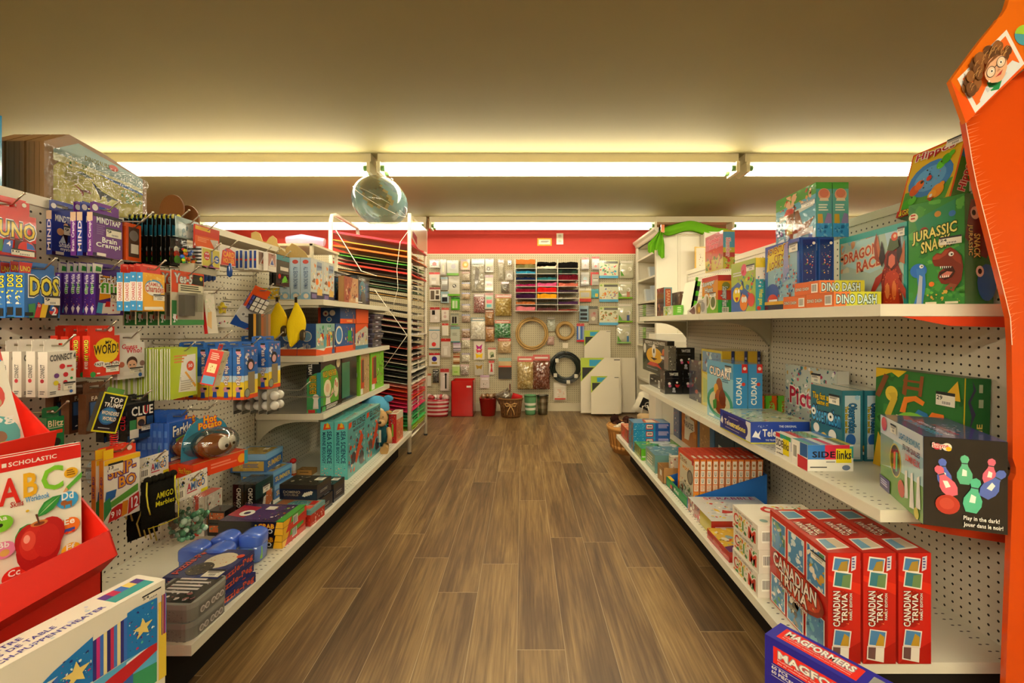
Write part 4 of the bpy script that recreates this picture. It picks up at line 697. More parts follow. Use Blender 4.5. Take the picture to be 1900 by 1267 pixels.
for i in range(2):
    carton('card_game_box','black upright game box with playing card picture, '+['right','left'][i]+' of the pair','game',-1.137-.050*i,1.95,ZB,.048,.13,.15,ang=-2,side=-1,col='1a1816',m='gloss',front=[('T','CHICAGO',.35,.35,.75,.9,'d8d0c4',None,-1),('T','CANASTA',.1,.1,.3,.5,'8a5a50',None,-1)],right=[('R',0,.55,1,1,'24403c'),('P',[(.3,.05),(.85,.15),(.95,.6),(.45,.5)],'e0d8cc'),('P',[(.5,.1),(.95,.25),(.9,.65),(.6,.6)],'c86a38'),('N',.5,.2,.9,.6,8,2,['3a7a50','c86a38','e8dccc'],.08),PT(.4,.62,.8,.85)],top=[('N',0,0,1,1,14,i,['4a463c','8a7a40','2a4a40'],.12)],group='black card game boxes')
bt=dict(front=[('R',.06,.1,.94,.9,'c8a850'),('L',.35,.35,.85,.7,3,'5a6a90'),('N',.06,.1,.9,.9,8,3,['b89838','d8c070'],.08)],right=[('R',.04,.1,.96,.9,'3a62a0'),('T','SUMMER',.1,.3,.92,.8,'d8b048')],top=[('R',.08,.1,.92,.9,'a89048'),('N',.12,.15,.88,.85,14,3,['8a5a28','b8a058','6a7a48'],.1),PT(.6,.6,.75,.85)])
tin('game_tin','light blue hinged tin, bottom of its stack',-1.175,2.17,ZB,.16,.15,.065,'4a7ab8','6a9ccc',group='light blue tins',**bt)
tin('game_tin','light blue hinged tin, in the middle of its stack',-1.18,2.17,ZB+.066,.16,.15,.064,'4a7ab8','6a9ccc',group='light blue tins',**bt)
tin('game_tin','light blue hinged tin with ochre picture, top of its stack',-1.215,2.17,ZB+.131,.165,.16,.082,'3a6cac','7aaad8',group='light blue tins',ang=2,**bt)
for i,(px,c,c2,h) in enumerate(((534,'8a2068','8a3a80',.10),(544,'c8201c','e8e4dc',.118))):
    X=-1.25+.02*i; Y=F*X/(px-CX); mb=MB(); mb.lathe([(.013,0),(.016,.004),(.016,h*.3),(.013,h*.42),(.016,h*.55),(.015,h*.74)],c2,'gloss',14,cols=['d8a020','c8501c','e8c8b0',c2,c2]); 
    o=mb.obj('figurine_bottle',label=['small bottle toy with purple round cap','small white bottle toy with red round cap'][i],cat='toy',loc=(X,Y,ZB)); k=MB(); k.ball((0,0,h*.84),.017,c,'gloss',14,(1,1,.85)); k.obj('cap',o)
carton('small_box','small ochre box lying alone behind the figurine bottles','box',-1.16,2.52,ZB,.085,.06,.028,ang=-3,side=-1,col='b88a48',top=[('N',.05,.05,.95,.95,12,3,['a06a30','d8a868'],.1)],front=[('L',.2,.3,.8,.7,1,'7a5a30')])
carton('game_box','red and white upright game box beside the black pair','game',-1.25,1.80,ZB,.045,.1,.155,ang=-2,side=-1,col='c8301c',m='gloss',front=[('R',.5,0,1,1,'e0d8c8'),('L',.55,.2,.95,.8,5,'a8a090'),('N',0,.1,.5,.6,5,3,['e8a020','8a1c14'],.2)],right=[('R',0,0,1,1,'d8cfc0'),('P',[(.1,.1),(.8,.2),(.8,.6),(.1,.5)],'e89a3c'),('N',.1,.55,.9,.95,10,3,['c83020','e8e0d4','333'],.12)])
for i in range(2):
    carton('card_pack','orange and black small pack, '+['lower','upper'][i]+' one behind the tubs','game',-1.17,1.80,ZB+.05*i,.07,.06,.048,ang=-3,side=-1,col='201a16',m='gloss',front=[('R',.1,.3,.95,.85,'c86a38'),('N',.15,.3,.9,.85,8,i,['3a8a70','e8c890','a04020'],.1)],group='orange and black small packs')
# sea kits
seaL=[('R',0,0,1,1,'5ab8b4'),('T','SEA SCIENCE',.5,.28,.85,.84,'1a3c5c',None,-1),('T','MARINE BIOLOGY',.15,.28,.4,.82,'1a3c5c',None,-1),('P',[(.2,.86),(.8,.88),(.7,.96),(.3,.97)],'d84a20'),('P',[(.4,.9),(.7,.9),(.62,.97),(.5,.99)],'e8b820'),('N',.1,.02,.9,.2,12,3,['e87a60','3a9ab0','e8a080','2a6a98'],.1),('N',.1,.2,.9,.26,5,3,['8ad0cc'],.08)]
seaF=[('R',0,0,1,1,'489ea4'),('T','SEA SCIENCE',.25,.84,.97,.96,'16303c'),('T','MARINE BIOLOGY',.3,.76,.95,.82,'1a3c5c'),('P',[(.05,.85),(.2,.88),(.22,.96),(.06,.96)],'d84a20'),('N',.05,.05,.95,.72,46,12,['d8501c','e8783c','1c3a60','3a8ab0','e8d0a0','b03820','78c0c0','243c50'],.075),('P',[(.45,.15),(.85,.55),(.75,.7),(.4,.3)],'c8401c'),('C',.3,.3,.12,'1c2c44'),('C',.75,.2,.14,'1c2c44')]
for i,(dx,dy,lb) in enumerate(((0,0,'front right'),(-.074,0,'front left'),(0,.285,'back right'),(-.074,.285,'back left'))):
    carton('science_kit_box','tall turquoise sea science kit box, '+lb+' of four','kit',-.936+dx,2.45+dy,ZB,.071,.278,.309,side=-1,col='5ab8b4',m='gloss',front=seaL,right=seaF,top=[('R',0,0,1,1,'54b0ac'),('T','SEA SCIENCE',.3,.15,.7,.8,'1a3c5c',None,-1),('N',.2,.8,.8,.95,4,3,['d84a20','e8b820'],.2)],group='sea science kits')
carton('game_box','red white and green slim box at the far end of the base shelf','game',-.879,3.195,ZB,.055,.175,.203,side=-1,col='d8cfb8',front=[('R',0,0,1,1,'c81c1c'),('N',.2,.68,.85,.95,12,3,['e8e0d0','e88a20','3a8a98','d84a30'],.14),('R',.4,.22,.62,.66,'8ac040'),('N',.2,.03,.8,.18,7,5,['e8e0d0','e8a090','a02020'],.16)],right=[('R',0,0,1,1,'c86a48'),('P',[(0,.8),(1,.75),(1,1),(0,1)],'d8cfb8'),('N',.1,.1,.9,.75,16,3,['8a9a50','b83020','d8c088','3a5a50'],.1)],top=[('R',.2,.2,.8,.8,'b88a70')])
# plush animals
X,Y=-1.0,3.14
mb=MB(); mb.ball((0,0,.10),.085,'3f8ab0','fabric',18,(1,.9,1.05),.04,1); mb.ball((0,.0,.255),.088,'58a4cc','fabric',18,(1.1,.95,.92),.03,2)
for s in (-1,1): mb.ball((s*.088,.01,.315),.030,'4a98c0','fabric',10,(1.2,.6,.8))
mb.ball((.045,-.07,.235),.038,'e0d4b4','fabric',12,(1.1,.8,.8)); mb.ball((.05,-.10,.245),.012,'181614','gloss',8)
for s in (-1,1): mb.ball((s*.06,-.09,.04),.036,'b8925c','fabric',12,(.9,1.5,.85))
mb.obj('plush_toy',label='round blue plush animal with tan feet, sitting at the shelf end',cat='plush toy',loc=(X-.02,Y+.03,ZB))
mb=MB(); mb.ball((0,0,.09),.05,'1f4a52','fabric',16,(1,.8,1.5),.03,1); mb.ball((0,-.01,.205),.048,'c09a68','fabric',16,(.85,.85,1.15)); mb.ball((.008,-.045,.185),.027,'c8a474','fabric',12,(1,1.2,.9)); mb.ball((.01,-.075,.192),.010,'1c1612','gloss',8)
for s in (-1,1): mb.ball((s*.045,0,.245),.018,'b8925c','fabric',8,(1.3,.6,.7)); mb.ball((s*.020,-.046,.222),.004,'111','gloss',6)
for s in (-1,1): mb.tube([(s*.03,-.02,.03),(s*.045,-.08,.02),(s*.05,-.12,.022)],[.022,.022,.028],'b8925c','fabric',10)
for s in (-1,1): mb.tube([(s*.04,0,.14),(s*.06,-.03,.09),(s*.06,-.04,.05)],[.016,.016,.018],'c09a68','fabric',8)
o=mb.obj('plush_toy',label='tan plush moose in dark teal sweater with paper tag',cat='plush toy',loc=(-.935,3.05,ZB))
t=MB(); t.box((-.012,-.062,.06),(.012,-.06,.14),'e4dcc8'); t.obj('paper_tag',o)
# ---- section 2 shelves ----
snL=[('R',0,0,1,1,'b4cce0'),('T','ALL SEASON SNOWMAN',.3,.25,.75,.78,'2a4a88',None,-1),('C',.5,.9,.3,'c84a40',.05),('C',.5,.06,.5,'8ab8d8'),('C',.55,.08,.25,'e8dccc')]
snF=[('R',0,0,1,1,'c8ccc4'),('N',.05,.25,.95,.9,26,4,['e8e0d4','a8b8c8','e88a40','8a6a50','d8a888','e8d8a0'],.13),('P',[(.45,.72),(.9,.76),(.9,.95),(.5,.95)],'8a9ab0'),('T','SNOWMAN',.5,.8,.9,.86,'2a3a60'),('C',.5,.45,.12,'e8772c'),('R',0,0,1,.18,'3a3850'),('R',.5,.12,.92,.28,'d8b060'),('R',.08,.04,.45,.14,'7a6a98')]
for i,(dx,dy,lb) in enumerate(((0,0,'front right'),(-.054,0,'front middle'),(0,.152,'back right'),(-.054,.152,'back middle'),(-.108,0,'front left'))):
    carton('snowman_kit_box','pale blue snowman kit box on the top shelf, '+lb+' of the block','kit',-1.108+dx,2.395+dy,1.156,.052,.148,.218,side=-1,col='b8c8d8',front=snL,right=snF,top=[('R',0,0,1,1,'a8c0d4')],group='snowman kits')
carton('toy_box','flat yellow and blue box left of the snowman kits','toy',-1.275,2.395,1.156,.10,.12,.06,side=-1,col='d8b828',front=[('N',.3,.1,1,.95,16,3,['8ab8d8','e8e0d4','4a6a98','d8b028'],.12)],right=[('N',0,0,1,1,8,3,['8ab8d8','e8e0d4'],.2)])
gb=[('R',0,0,1,1,'15161c'),('R',.12,.14,.85,.78,'27447c'),('C',.4,.52,.25,'2a6a80'),('N',.2,.36,.6,.66,9,3,['3aa0a0','b88a5a','d8a878'],.12),('C',.45,.22,.2,'10121a'),('T','GLOBBO',.1,.84,.6,.93,'e0e0e0'),('L',.05,.03,.4,.09,1,'ddd')]
carton('globe_box','black box with a lit globe picture, behind the wooden puzzle box','toy',-1.13,2.72,1.156,.09,.22,.19,side=-1,col='15161c',m='gloss',right=gb,front=gb)
carton('globe_box','black box with a lit globe picture, at the far end of the top shelf','toy',-1.075,2.98,1.156,.09,.24,.19,side=-1,col='15161c',m='gloss',right=gb,front=gb)
carton('puzzle_box','brown wooden dinosaur kit box with red art','kit',-1.06,2.722,1.156,.035,.232,.158,side=-1,col='a87a48',right=[('R',0,0,1,1,'a85a40'),('P',[(.3,0),(1,0),(1,1),(.6,1)],'c89a70'),('N',.1,.1,.9,.9,22,6,['8a2a28','d8b890','6a3a30','c87a50','e8d0b0'],.1),('R',.8,.06,.98,.25,'e8dcc8')],front=[('R',.1,.02,.9,.98,'b08450')])
bo=lambda s:[('R',0,0,1,1,'2a5494'),('R',0,0,1,.22,'d8501c'),('P',[(0,.22),(.4,.3),(.5,.2),(1,.26),(1,.2),(0,.2)],'e8e0d4'),('C',.5,.6,.28,'e8dccc'),('C',.5,.6,.25,'6a9ac8'),('N',.3,.45,.7,.75,10,s,['c83028','e8c030','3a9a50','e8e0d4'],.07),('T','Toi Tec',.3,.22,.7,.36,'2a5494','e8e0d4')]
br=lambda s:[('R',0,0,1,1,'8ab0a8'),('R',0,0,1,.2,'e0541c'),('P',[(0,.2),(.4,.12),(.5,.24),(1,.26),(1,.2),(.5,.2)],'e8e0d4'),('N',.05,.3,.95,.95,26,s,['c83028','e8c030','3a9a50','e8e0d4','d88a70','3a5a98','c8a880'],.09),('R',.55,.25,.63,.65,'e8781c'),('R',.42,.25,.48,.6,'3aa0b8'),('R',.66,.25,.72,.62,'c83020'),('P',[(.86,.05),(.96,.05),(.94,.75),(.88,.75)],'4a3a58'),('R',.83,0,.98,.14,'2a5494')]
br2=lambda s:[('R',0,0,1,1,'2a5494'),('R',0,0,1,.2,'e0541c'),('N',.45,.25,.9,.9,20,s,['d88a30','3a9a40','e8d8b0','c83a28'],.1),('R',.6,.35,.8,.75,'3a9a38'),('C',.15,.6,.18,'e8dccc'),('C',.15,.6,.14,'3a80c0'),('P',[(.88,.05),(.97,.05),(.95,.85),(.9,.85)],'a04a38')]
for i,(X,Y,z,w,d,h,fr,rr,lb,c) in enumerate(((-1.082,2.40,.861,.098,.238,.168,bo(1),br(4),'art kit box with candle picture, lower row nearest the aisle','2a5494'),(-1.182,2.40,.861,.095,.238,.168,bo(2),[], 'art kit box half behind the banana pouch','2a5494'),(-1.08,2.65,.861,.10,.30,.168,bo(2),br2(7),'art kit box with green leaf picture, lower row middle','2a5494'),(-1.08,2.96,.861,.10,.24,.168,bo(3),[('R',0,0,1,1,'b8b8a8'),('P',[(0,.6),(.4,.75),(.8,.9),(1,.8),(1,1),(0,1)],'d8501c'),('N',.1,.15,.9,.7,16,5,['d8a828','c83a28','6a4a78','e8e0d4'],.1),('R',0,0,1,.14,'3a7a98')],'art kit box with castle figures, lower row far end','d8501c'),(-1.075,2.70,1.0305,.13,.25,.093,[('R',0,0,1,1,'22406c'),('R',0,0,.12,1,'c84018'),('C',.35,.62,.13,'d8ccb8'),('C',.65,.66,.13,'d8ccb8'),('C',.5,.25,.12,'d8ccb8'),('C',.5,.25,.09,'2a70a8'),('C',.35,.62,.05,'a83a20')],[('R',0,0,1,1,'2a4a80'),('R',0,0,1,.3,'e0541c'),('N',.2,.5,.8,.95,8,3,['8a7a60','c8b890','e08030'],.05),('R',.4,.1,.75,.22,'f0a060'),('P',[(.8,.0),(.9,0),(.88,.6),(.82,.6)],'a05a40')],'blue kit box with three round pictures, upper row','22406c'),(-1.075,2.96,1.0305,.11,.235,.093,[],[('R',0,0,1,1,'e0561c')],'plain orange kit box, upper row far end','e0561c'))):
    carton('art_kit_box',lb,'kit',X,Y,z,w,d,h,side=-1,col=c,front=fr,right=rr)
for i in range(7):
    mb=MB(); X=-1.06+(.014 if i in (2,6) else 0); mb.box((-.09,0,0),(0,.2,.030),'3c3a48','gloss'); mb.box((-.094,-.003,.022),(.004,.203,.032),'55536a','gloss')
    art(FR(mb,(0,0,0),(0,1,0),(0,0,1),.2,.022,(1,0,0),'gloss'),[('R',.35,.3,.65,.7,'b8b4c0')]); art(FR(mb,(-.09,0,0),(1,0,0),(0,0,1),.09,.022,(0,-1,0),'gloss'),[('R',.35,.3,.65,.7,'b8b4c0')])
    mb.obj('storage_case',label='smoky grey plastic storage case, '+['bottom','second from the bottom','third from the bottom','middle','third from the top','second from the top','top'][i]+' of the stack of seven',cat='case',group='smoky storage cases',loc=(X,3.235,.861+i*.0335))
def steam(label,X,Y,fr=True):
    carton('science_kit_box',label,'kit',X,Y,.561,.073,.27 if fr else .2,.272,side=-1,col='15181a',m='gloss',
     front=[('P',[(0,0),(1,0),(1,.78),(.6,.76),(.2,.7),(0,.64)],'3a9a58'),('P',[(.72,0),(1,0),(1,.78),(.72,.77)],'2a8a94'),('T','STEAM',.12,.74,.38,.97,'e8e4dc',None,-1),('T','WILD WEATHER',.2,.36,.68,.72,'e0b420','3a3010',-1),('C',.65,.3,.22,'e8dccc'),('P',[(.45,.08),(.85,.08),(.8,.26),(.5,.26)],'e8e4dc'),('R',.1,.0,.6,.06,'c83028')],
     right=[('P',[(0,.0),(.86,.0),(.86,.5),(.8,.7),(.66,.84),(.45,.9),(.2,.88),(0,.8)],'5aa83a'),('P',[(0,0),(.1,0),(.12,.8),(0,.8)],'3a9a58'),('T','WILD WEATHER',.08,.66,.74,.78,'e0b420','4a3a10'),('T','KIT',.36,.58,.48,.64,'e0b420','4a3a10'),('C',.3,.44,.17,'e8dcb8'),('C',.3,.44,.09,'e0b89a'),('P',[(.2,.08),(.45,.08),(.4,.3),(.24,.3)],'e4e0d4'),('P',[(.4,.2),(.6,.3),(.55,.42),(.45,.3)],'e0b89a'),('C',.72,.4,.12,'e0d8b8',.2),('R',.66,.44,.7,.56,'c03028'),('R',.74,.4,.78,.5,'c03028'),('C',.82,.9,.1,'c8b890'),('P',[(0,0),(1,0),(1,.12),(0,.12)],'14171a'),('R',.04,.01,.2,.1,'3a9a50'),('L',.24,.02,.8,.1,3,'d8d4cc')],
     top=[('R',0,0,1,1,'15181a')])
steam('tall green and black weather science kit with arched picture',-1.057,2.40)
carton('science_kit_box','dark slim science kit edge behind the green weather kit','kit',-1.062,2.695,.561,.06,.24,.262,side=-1,col='14201c',m='gloss',right=[('R',0,.1,.5,.9,'2a7a5a'),('R',.5,.05,.7,.9,'14171a')],front=[('R',0,0,1,1,'163028')])
lim=[('R',0,0,1,1,'7ac02c'),('N',.1,.75,.9,.95,7,3,['3a6a20','5a8a28','c8d8a0'],.12),('C',.5,.5,.34,'e8e4dc',.14),('T','FOOD',.35,.42,.68,.6,'5a3050',None,-1),('C',.5,.12,.12,'2a5a60')]
limR=[('R',0,0,1,1,'b8986a'),('R',0,0,.1,1,'7ac02c'),('P',[(.1,.1),(.45,.15),(.4,.9),(.1,.85)],'c8502c'),('R',.2,.3,.42,.85,'6a4a3a'),('N',.4,.1,.95,.95,26,4,['e8dcc0','7a5a40','a8a080','3a3028','8ac048'],.09),('R',.08,.02,.3,.16,'e8e4dc')]
carton('food_kit_box','lime green food chemistry kit box, nearer one','kit',-1.052,2.96,.561,.096,.185,.268,side=-1,col='7ac02c',front=lim,right=limR,group='lime food kits')
carton('food_kit_box','lime green food chemistry kit box, farther one','kit',-1.052,3.17,.561,.096,.30,.268,side=-1,col='7ac02c',front=lim,right=[('R',0,0,.1,1,'7ac02c')]+limR[2:],group='lime food kits')
# ---- cartons and things standing on the neighbouring shelves ----
def ply(px,Yp): return (atY(px[0],Yp),Yp,zof(px[1],Yp))
def slabpoly(name,label,cat,pts,P0,P1,th,c,m='card',arts=None,kids=None,side=None):
    """pixel outline on the upright plane through P0,P1 (x,y pairs); th thickness away from the camera"""
    P0=Vector((P0[0],P0[1]));P1=Vector((P1[0],P1[1])); u=(P1-P0).normalized(); out=[]
    def onpl(px,py):
        k=(px-CX)/F; t=(k*P0.y-P0.x)/(u.x-k*u.y); q=P0+u*t; return Vector((q.x,q.y,zof(py,q.y)))
    nn=Vector((u.y,-u.x,0)); 
    if nn.y>0: nn=-nn
    W=[onpl(*p) for p in pts]; o0=Vector((W[0].x,W[0].y,min(w.z for w in W)))
    mb=MB(); mb.prism([w-o0 for w in W],-nn*th,c,m,side)
    for k,(pp,cc) in enumerate(arts or []): mb.poly([onpl(*p)-o0+nn*(.0005+.0002*k) for p in pp],cc,m)
    o=mb.obj(name,label=label,cat=cat,loc=o0)
    return o
for i,(dx,lb) in enumerate(((0,'front'),(-.085,'middle'),(-.17,'rear'))):
    P0=(-1.472-.062*i,1.41); P1=(-1.472-.062*i,1.794)
    mb=MB(); w=.384; h=.43; u=Vector((P1[0]-P0[0],P1[1]-P0[1],0)).normalized(); nn=Vector((u.y,-u.x,0)); z0=1.2155
    prof=[(0,0),(w,0),(w,.345),(w*.975,.372),(w*.5,.412),(w*.2,.428),(.0,.376)]
    mb.prism([u*a+Vector((0,0,b)) for a,b in prof],-nn*.055,'8f6a40','card','977046')
    fr=FR(mb,(0,0,0),u,(0,0,1),w,h,nn,'card')
    vm=lambda v:.44+.56*v
    crate_art=[('P',[(.07,0),(.95,0),(.95,.76),(.5,.86),(.28,.92),(.07,.72)],'b0a632'),('P',[(.07,.6),(.4,.62),(.95,.60),(.95,.76),(.5,.86),(.28,.92),(.07,.72)],'90a8a0'),('P',[(.07,.58),(.5,.58),(.95,.50),(.95,.60),(.5,.64),(.07,.68)],'b8b888'),('P',[(.45,.60),(.7,.53),(.95,.50),(.95,.53),(.7,.58)],'4a78b0'),('T','DINOSAURS',.34,.72,.58,.79,'7a7a30'),('C',.62,.76,.05,'c84a30',.025),('P',[(.4,.46),(.44,.42),(.5,.36),(.6,.32),(.75,.28),(.6,.29),(.56,.22),(.54,.29),(.5,.29),(.49,.22),(.47,.30),(.43,.38)],'3a4438'),('P',[(.22,.36),(.3,.3),(.4,.27),(.38,.32),(.33,.27),(.32,.2),(.29,.28)],'a85a30'),('P',[(.26,.52),(.34,.48),(.42,.5),(.36,.53),(.3,.55)],'6a7a60'),('L',.16,.36,.34,.5,7,'8a8428'),('N',.7,.3,.95,.5,14,3,['6a9a50','8aaa40'],.12),('N',.15,.55,.35,.7,9,4,['5a8a40','e0b850'],.1)]
    def vr(op):
        if op[0]=='P': return ('P',[(a,vm(b) if b>0 else 0) for a,b in op[1]],op[2])
        if op[0]=='C': return op[:2]+(vm(op[2]),)+op[3:]
        if op[0]=='T': return ('T',op[1],op[2],vm(op[3]),op[4],vm(op[5]))+op[6:]
        return (op[0],op[1],vm(op[2]),op[3],vm(op[4]))+op[5:]
    art(fr,[crate_art[0]]+[vr(q_) for q_ in crate_art[1:]])
    for q in range(3): mb.prism([(-nn*(.014+.016*q))+Vector((-.0004,0,b))-u*.0004 for b in (0,)]+[(-nn*(.0155+.016*q))-u*.0004,(-nn*(.0155+.016*q))-u*.0004+Vector((0,0,.375)),(-nn*(.014+.016*q))-u*.0004+Vector((0,0,.375))],u*.0002,'7a5a34')
    o=mb.obj('toy_crate',label=lb+' of the film wrapped cardboard dinosaur crates above the pegboard',cat='crate',group='dinosaur crates',loc=(P0[0],P0[1],z0))
    if i==0:
        f=MB(); f.pillow(nn*.003,u,(0,0,1),nn,w,.37,.004,'fff','film',12,4,.6,back=False); f.obj('shrink_film',o)
mb=MB(); mb.box((-1.80,1.15,1.2155),(-1.474,1.297,1.617),'1e90c8','gloss'); mb.obj('toy_box',label='bright blue box edge at the far left above the pegboard',cat='box')
# brown cardboard discs & wooden cut-outs on the high shelf
def disc(x,y,r,Y,c,label,name='wooden_disc'):
    X=atY(x,Y); mb=MB(); R=r*Y/F; mb.prism([(R*math.cos(q*math.pi/14),0,R*math.sin(q*math.pi/14)) for q in range(28)],(0,.008,0),c,'wood'); return mb.obj(name,label=label,cat='disc',loc=(X,Y,zof(y,Y)),rot=(0,0,-.2))
disc(318,388,27,2.36,'7a4c22','round dark brown cardboard disc standing above the pegboard')
disc(346,408,27,2.42,'6f4520','round dark brown disc half behind the other one')
def cut(pts,Y,label,c='c0a468'):
    mb=MB(); o0=Vector(ply(pts[0],Y)); mb.prism([Vector(ply(p,Y))-o0 for p in pts],(0,.006,0),c,'wood'); return mb.obj('wooden_cutout',label=label,cat='cutout',loc=o0,group='wooden cutouts')
cut([(466,448),(466,432),(474,429),(482,433),(487,447),(494,449),(500,440),(506,437),(513,443),(515,457),(528,462),(534,456),(540,461),(540,482),(475,460)],2.9,'pale wooden cutout with two rounded bumps in front of the red wall')
cut([(530,486),(533,462),(541,451),(550,455),(556,460),(566,468),(572,478),(573,490),(530,490)],2.86,'pale wooden cutout with jagged top beside the snowman kits')
cut([(500,482),(505,455),(514,452),(522,462),(532,470),(534,486)],2.82,'small pale wooden cutout tucked between two larger ones')
# pink tissue roll on the rack neighbour
mb=MB(); Y=3.35; 
mb.tube([(atY(533,Y),Y,zof(446,Y)),(atY(560,Y),Y,zof(444,Y)),(atY(600,Y),Y+.02,zof(449,Y))],[.03,.038,.03],'c8a0c8','wrap',10); mb.obj('tissue_roll',label='lilac roll of film wrapped tissue lying left of the paper rack',cat='roll')
mb=MB(); mb.box((-1.95,3.12,1.56),(-1.42,3.55,1.575),'ddd5bf','paint'); mb.box((-1.95,3.12,0),(-1.93,3.55,1.575),'ddd5bf','paint'); mb.box((-1.45,3.53,0),(-1.43,3.55,1.575),'ddd5bf','paint'); mb.box((-1.45,3.12,0),(-1.43,3.14,1.575),'ddd5bf','paint'); mb.obj('display_stand',label='cream stand under the lilac tissue roll behind the left gondola',cat='stand')
# ================= red workbook display =================
r=empty('cardboard_display',(-1.0,.6,0),'bright red cardboard floor display with workbooks','display')
def D(name,build):
    mb=MB(); build(mb); 
    mb.v=[(x+1.0,y-.6,z) for x,y,z in mb.v]; return mb.obj(name,r)
RD='e02414'
Y1=.985;Y0=.55
def side(Y,pts): return [(x,Y,z) for x,z in pts]
up=[(-1.30,1.02),(-1.124,.915),(-1.102,.889),(-1.023,.805),(-1.012,.795),(-1.007,.765),(-1.03,.60),(-1.30,.60)]
lo=[(-1.30,.765),(-1.04,.755),(-.951,.661),(-.888,.586),(-.870,.533),(-.904,.498),(-.904,.02),(-1.30,.02)]
for nm_,pl in (('upper_side_panel',up),('lower_side_panel',lo)):
    for yy in (Y1-.004,Y0): D(nm_,lambda mb:mb.prism(side(yy,pl),(0,.004,0),RD,'card'))
D('upper_tray_front',lambda mb:(mb.prism([(-1.007,Y0,.765),(-1.0,Y0,.80),(-1.006,Y0,.80),(-1.013,Y0,.765)],(0,Y1-Y0,0),RD),mb.box((-1.013,Y0,.60),(-1.007,Y1,.766),RD)))
D('lower_tray_lip',lambda mb:(mb.prism([(-.888,Y0,.586),(-.870,Y0,.533),(-.876,Y0,.531),(-.894,Y0,.584)],(0,Y1-Y0,0),RD),mb.prism([(-.870,Y0,.533),(-.904,Y0,.498),(-.908,Y0,.50),(-.876,Y0,.536)],(0,Y1-Y0,0),RD)))
D('base_front',lambda mb:mb.box((-.909,Y0,.02),(-.904,Y1-.0,.498),'c41c10'))
D('tray_floor',lambda mb:(mb.box((-1.30,Y0,.50),(-.91,Y1,.505),RD),mb.box((-1.30,Y0,.72),(-1.02,Y1,.725),RD),mb.box((-1.305,Y0,.02),(-1.30,Y1,1.02),RD)))
def book(label,X,Y,z,w,h,lean,arts,cat='workbook',rz=90):
    mb=MB(); mb.box((0,0,0),(w,.008,h),'f0ece0'); art(FR(mb,(0,0,0),(1,0,0),(0,0,1),w,h,(0,-1,0)),arts); t=MB()
    o=mb.obj('workbook',label=label,cat=cat,loc=(X,Y,z),rot=(lean,0,math.radians(rz))); 
    return o
abc=[('R',0,0,1,1,'ece6d4'),('R',0,.90,1,1,'cc2018'),('T','SCHOLASTIC',.58,.93,.85,.962,'e8dcd0'),('P',[(.545,.932),(.57,.932),(.57,.96),(.545,.96)],'e8dcd0')]+[('R',.02+k*.05,.888,.045+k*.05,.894,'ece6d4') for k in range(20)]+[
 ('T','A',.525,.67,.64,.855,'d0281c'),('T','B',.655,.692,.735,.865,'e0a81c'),('T','C',.755,.70,.885,.88,'7ac02c'),('C',.932,.80,.043,'e0a81c'),('L',.905,.775,.96,.825,3,'8a5a10'),
 ('T','Skills',.585,.645,.655,.685,'b02820'),('T','Workbook',.665,.655,.80,.695,'4a90c8'),
 ('P',[(.90,.70),(.915,.675),(1.0,.75),(1.0,.79)],'5aa83a'),('P',[(.90,.70),(.915,.675),(.875,.655)],'d89a68'),
 ('C',.908,.60,.068,'3a98d0'),('T','Dd',.872,.605,.945,.665,'f0ece4'),('C',.885,.585,.02,'9a5a28'),('R',.88,.565,.935,.59,'9a5a28'),('R',.885,.545,.893,.57,'9a5a28'),('R',.925,.545,.933,.57,'9a5a28'),
 ('C',.918,.405,.065,'e87020'),('T','Ee',.885,.415,.95,.465,'f0ece4'),('R',.885,.36,.95,.385,'3a4aa0'),('C',.9,.355,.011,'c83020'),('C',.94,.358,.011,'c83020'),
 ('C',.925,.215,.062,'e8a81c'),('T','Ff',.895,.22,.95,.265,'f0ece4'),('C',.535,.555,.062,'7ac02c'),('C',.53,.545,.014,'16200c'),('T','Aa',.505,.575,.565,.61,'f0ece4'),('C',.545,.37,.064,'e080a8'),('T','Bb',.515,.385,.575,.425,'f0ece4'),('C',.55,.35,.026,'d8a858'),('C',.60,.165,.068,'d8281c'),('T','Cc',.565,.17,.63,.215,'f0ece4'),
 ('P',[(.725,.535),(.735,.58),(.765,.63),(.815,.655),(.865,.655),(.85,.61),(.82,.565),(.775,.54)],'2f8a3a'),('P',[(.73,.54),(.79,.60),(.86,.652),(.79,.588)],'a8c890'),('P',[(.745,.57),(.775,.62),(.83,.648),(.79,.605)],'4aa04a'),('P',[(.60,.395),(.605,.44),(.63,.49),(.67,.505),(.715,.495),(.70,.45),(.665,.41)],'2f8a3a'),('P',[(.605,.40),(.66,.455),(.71,.49),(.66,.445)],'a8c890'),
 ('C',.735,.315,.128,'a81818',.175),('C',.685,.385,.085,'b01c1a',.115),('C',.795,.395,.09,'b01c1a',.12),('C',.70,.36,.075,'c42a22',.12),('C',.78,.35,.075,'bc2420',.12),('C',.675,.385,.04,'d84a3a',.07),('C',.665,.40,.018,'f0a090',.03),('C',.735,.49,.05,'c87a38',.02),('C',.735,.487,.032,'7a3820',.012),('P',[(.73,.485),(.74,.485),(.725,.56),(.712,.56)],'5a3020'),('C',.67,.60,.010,'d8b028'),('N',.64,.22,.83,.44,30,4,['d86a50','b83028'],.012)]
book('alphabet workbook with a big red apple, in the lower red tray',-1.0316,.7338,.507,.25,.27,-.02,abc,rz=64)
book('alphabet workbook hidden behind the red apple one',-1.040,.742,.507,.25,.272,-.02,abc[:12],rz=64)
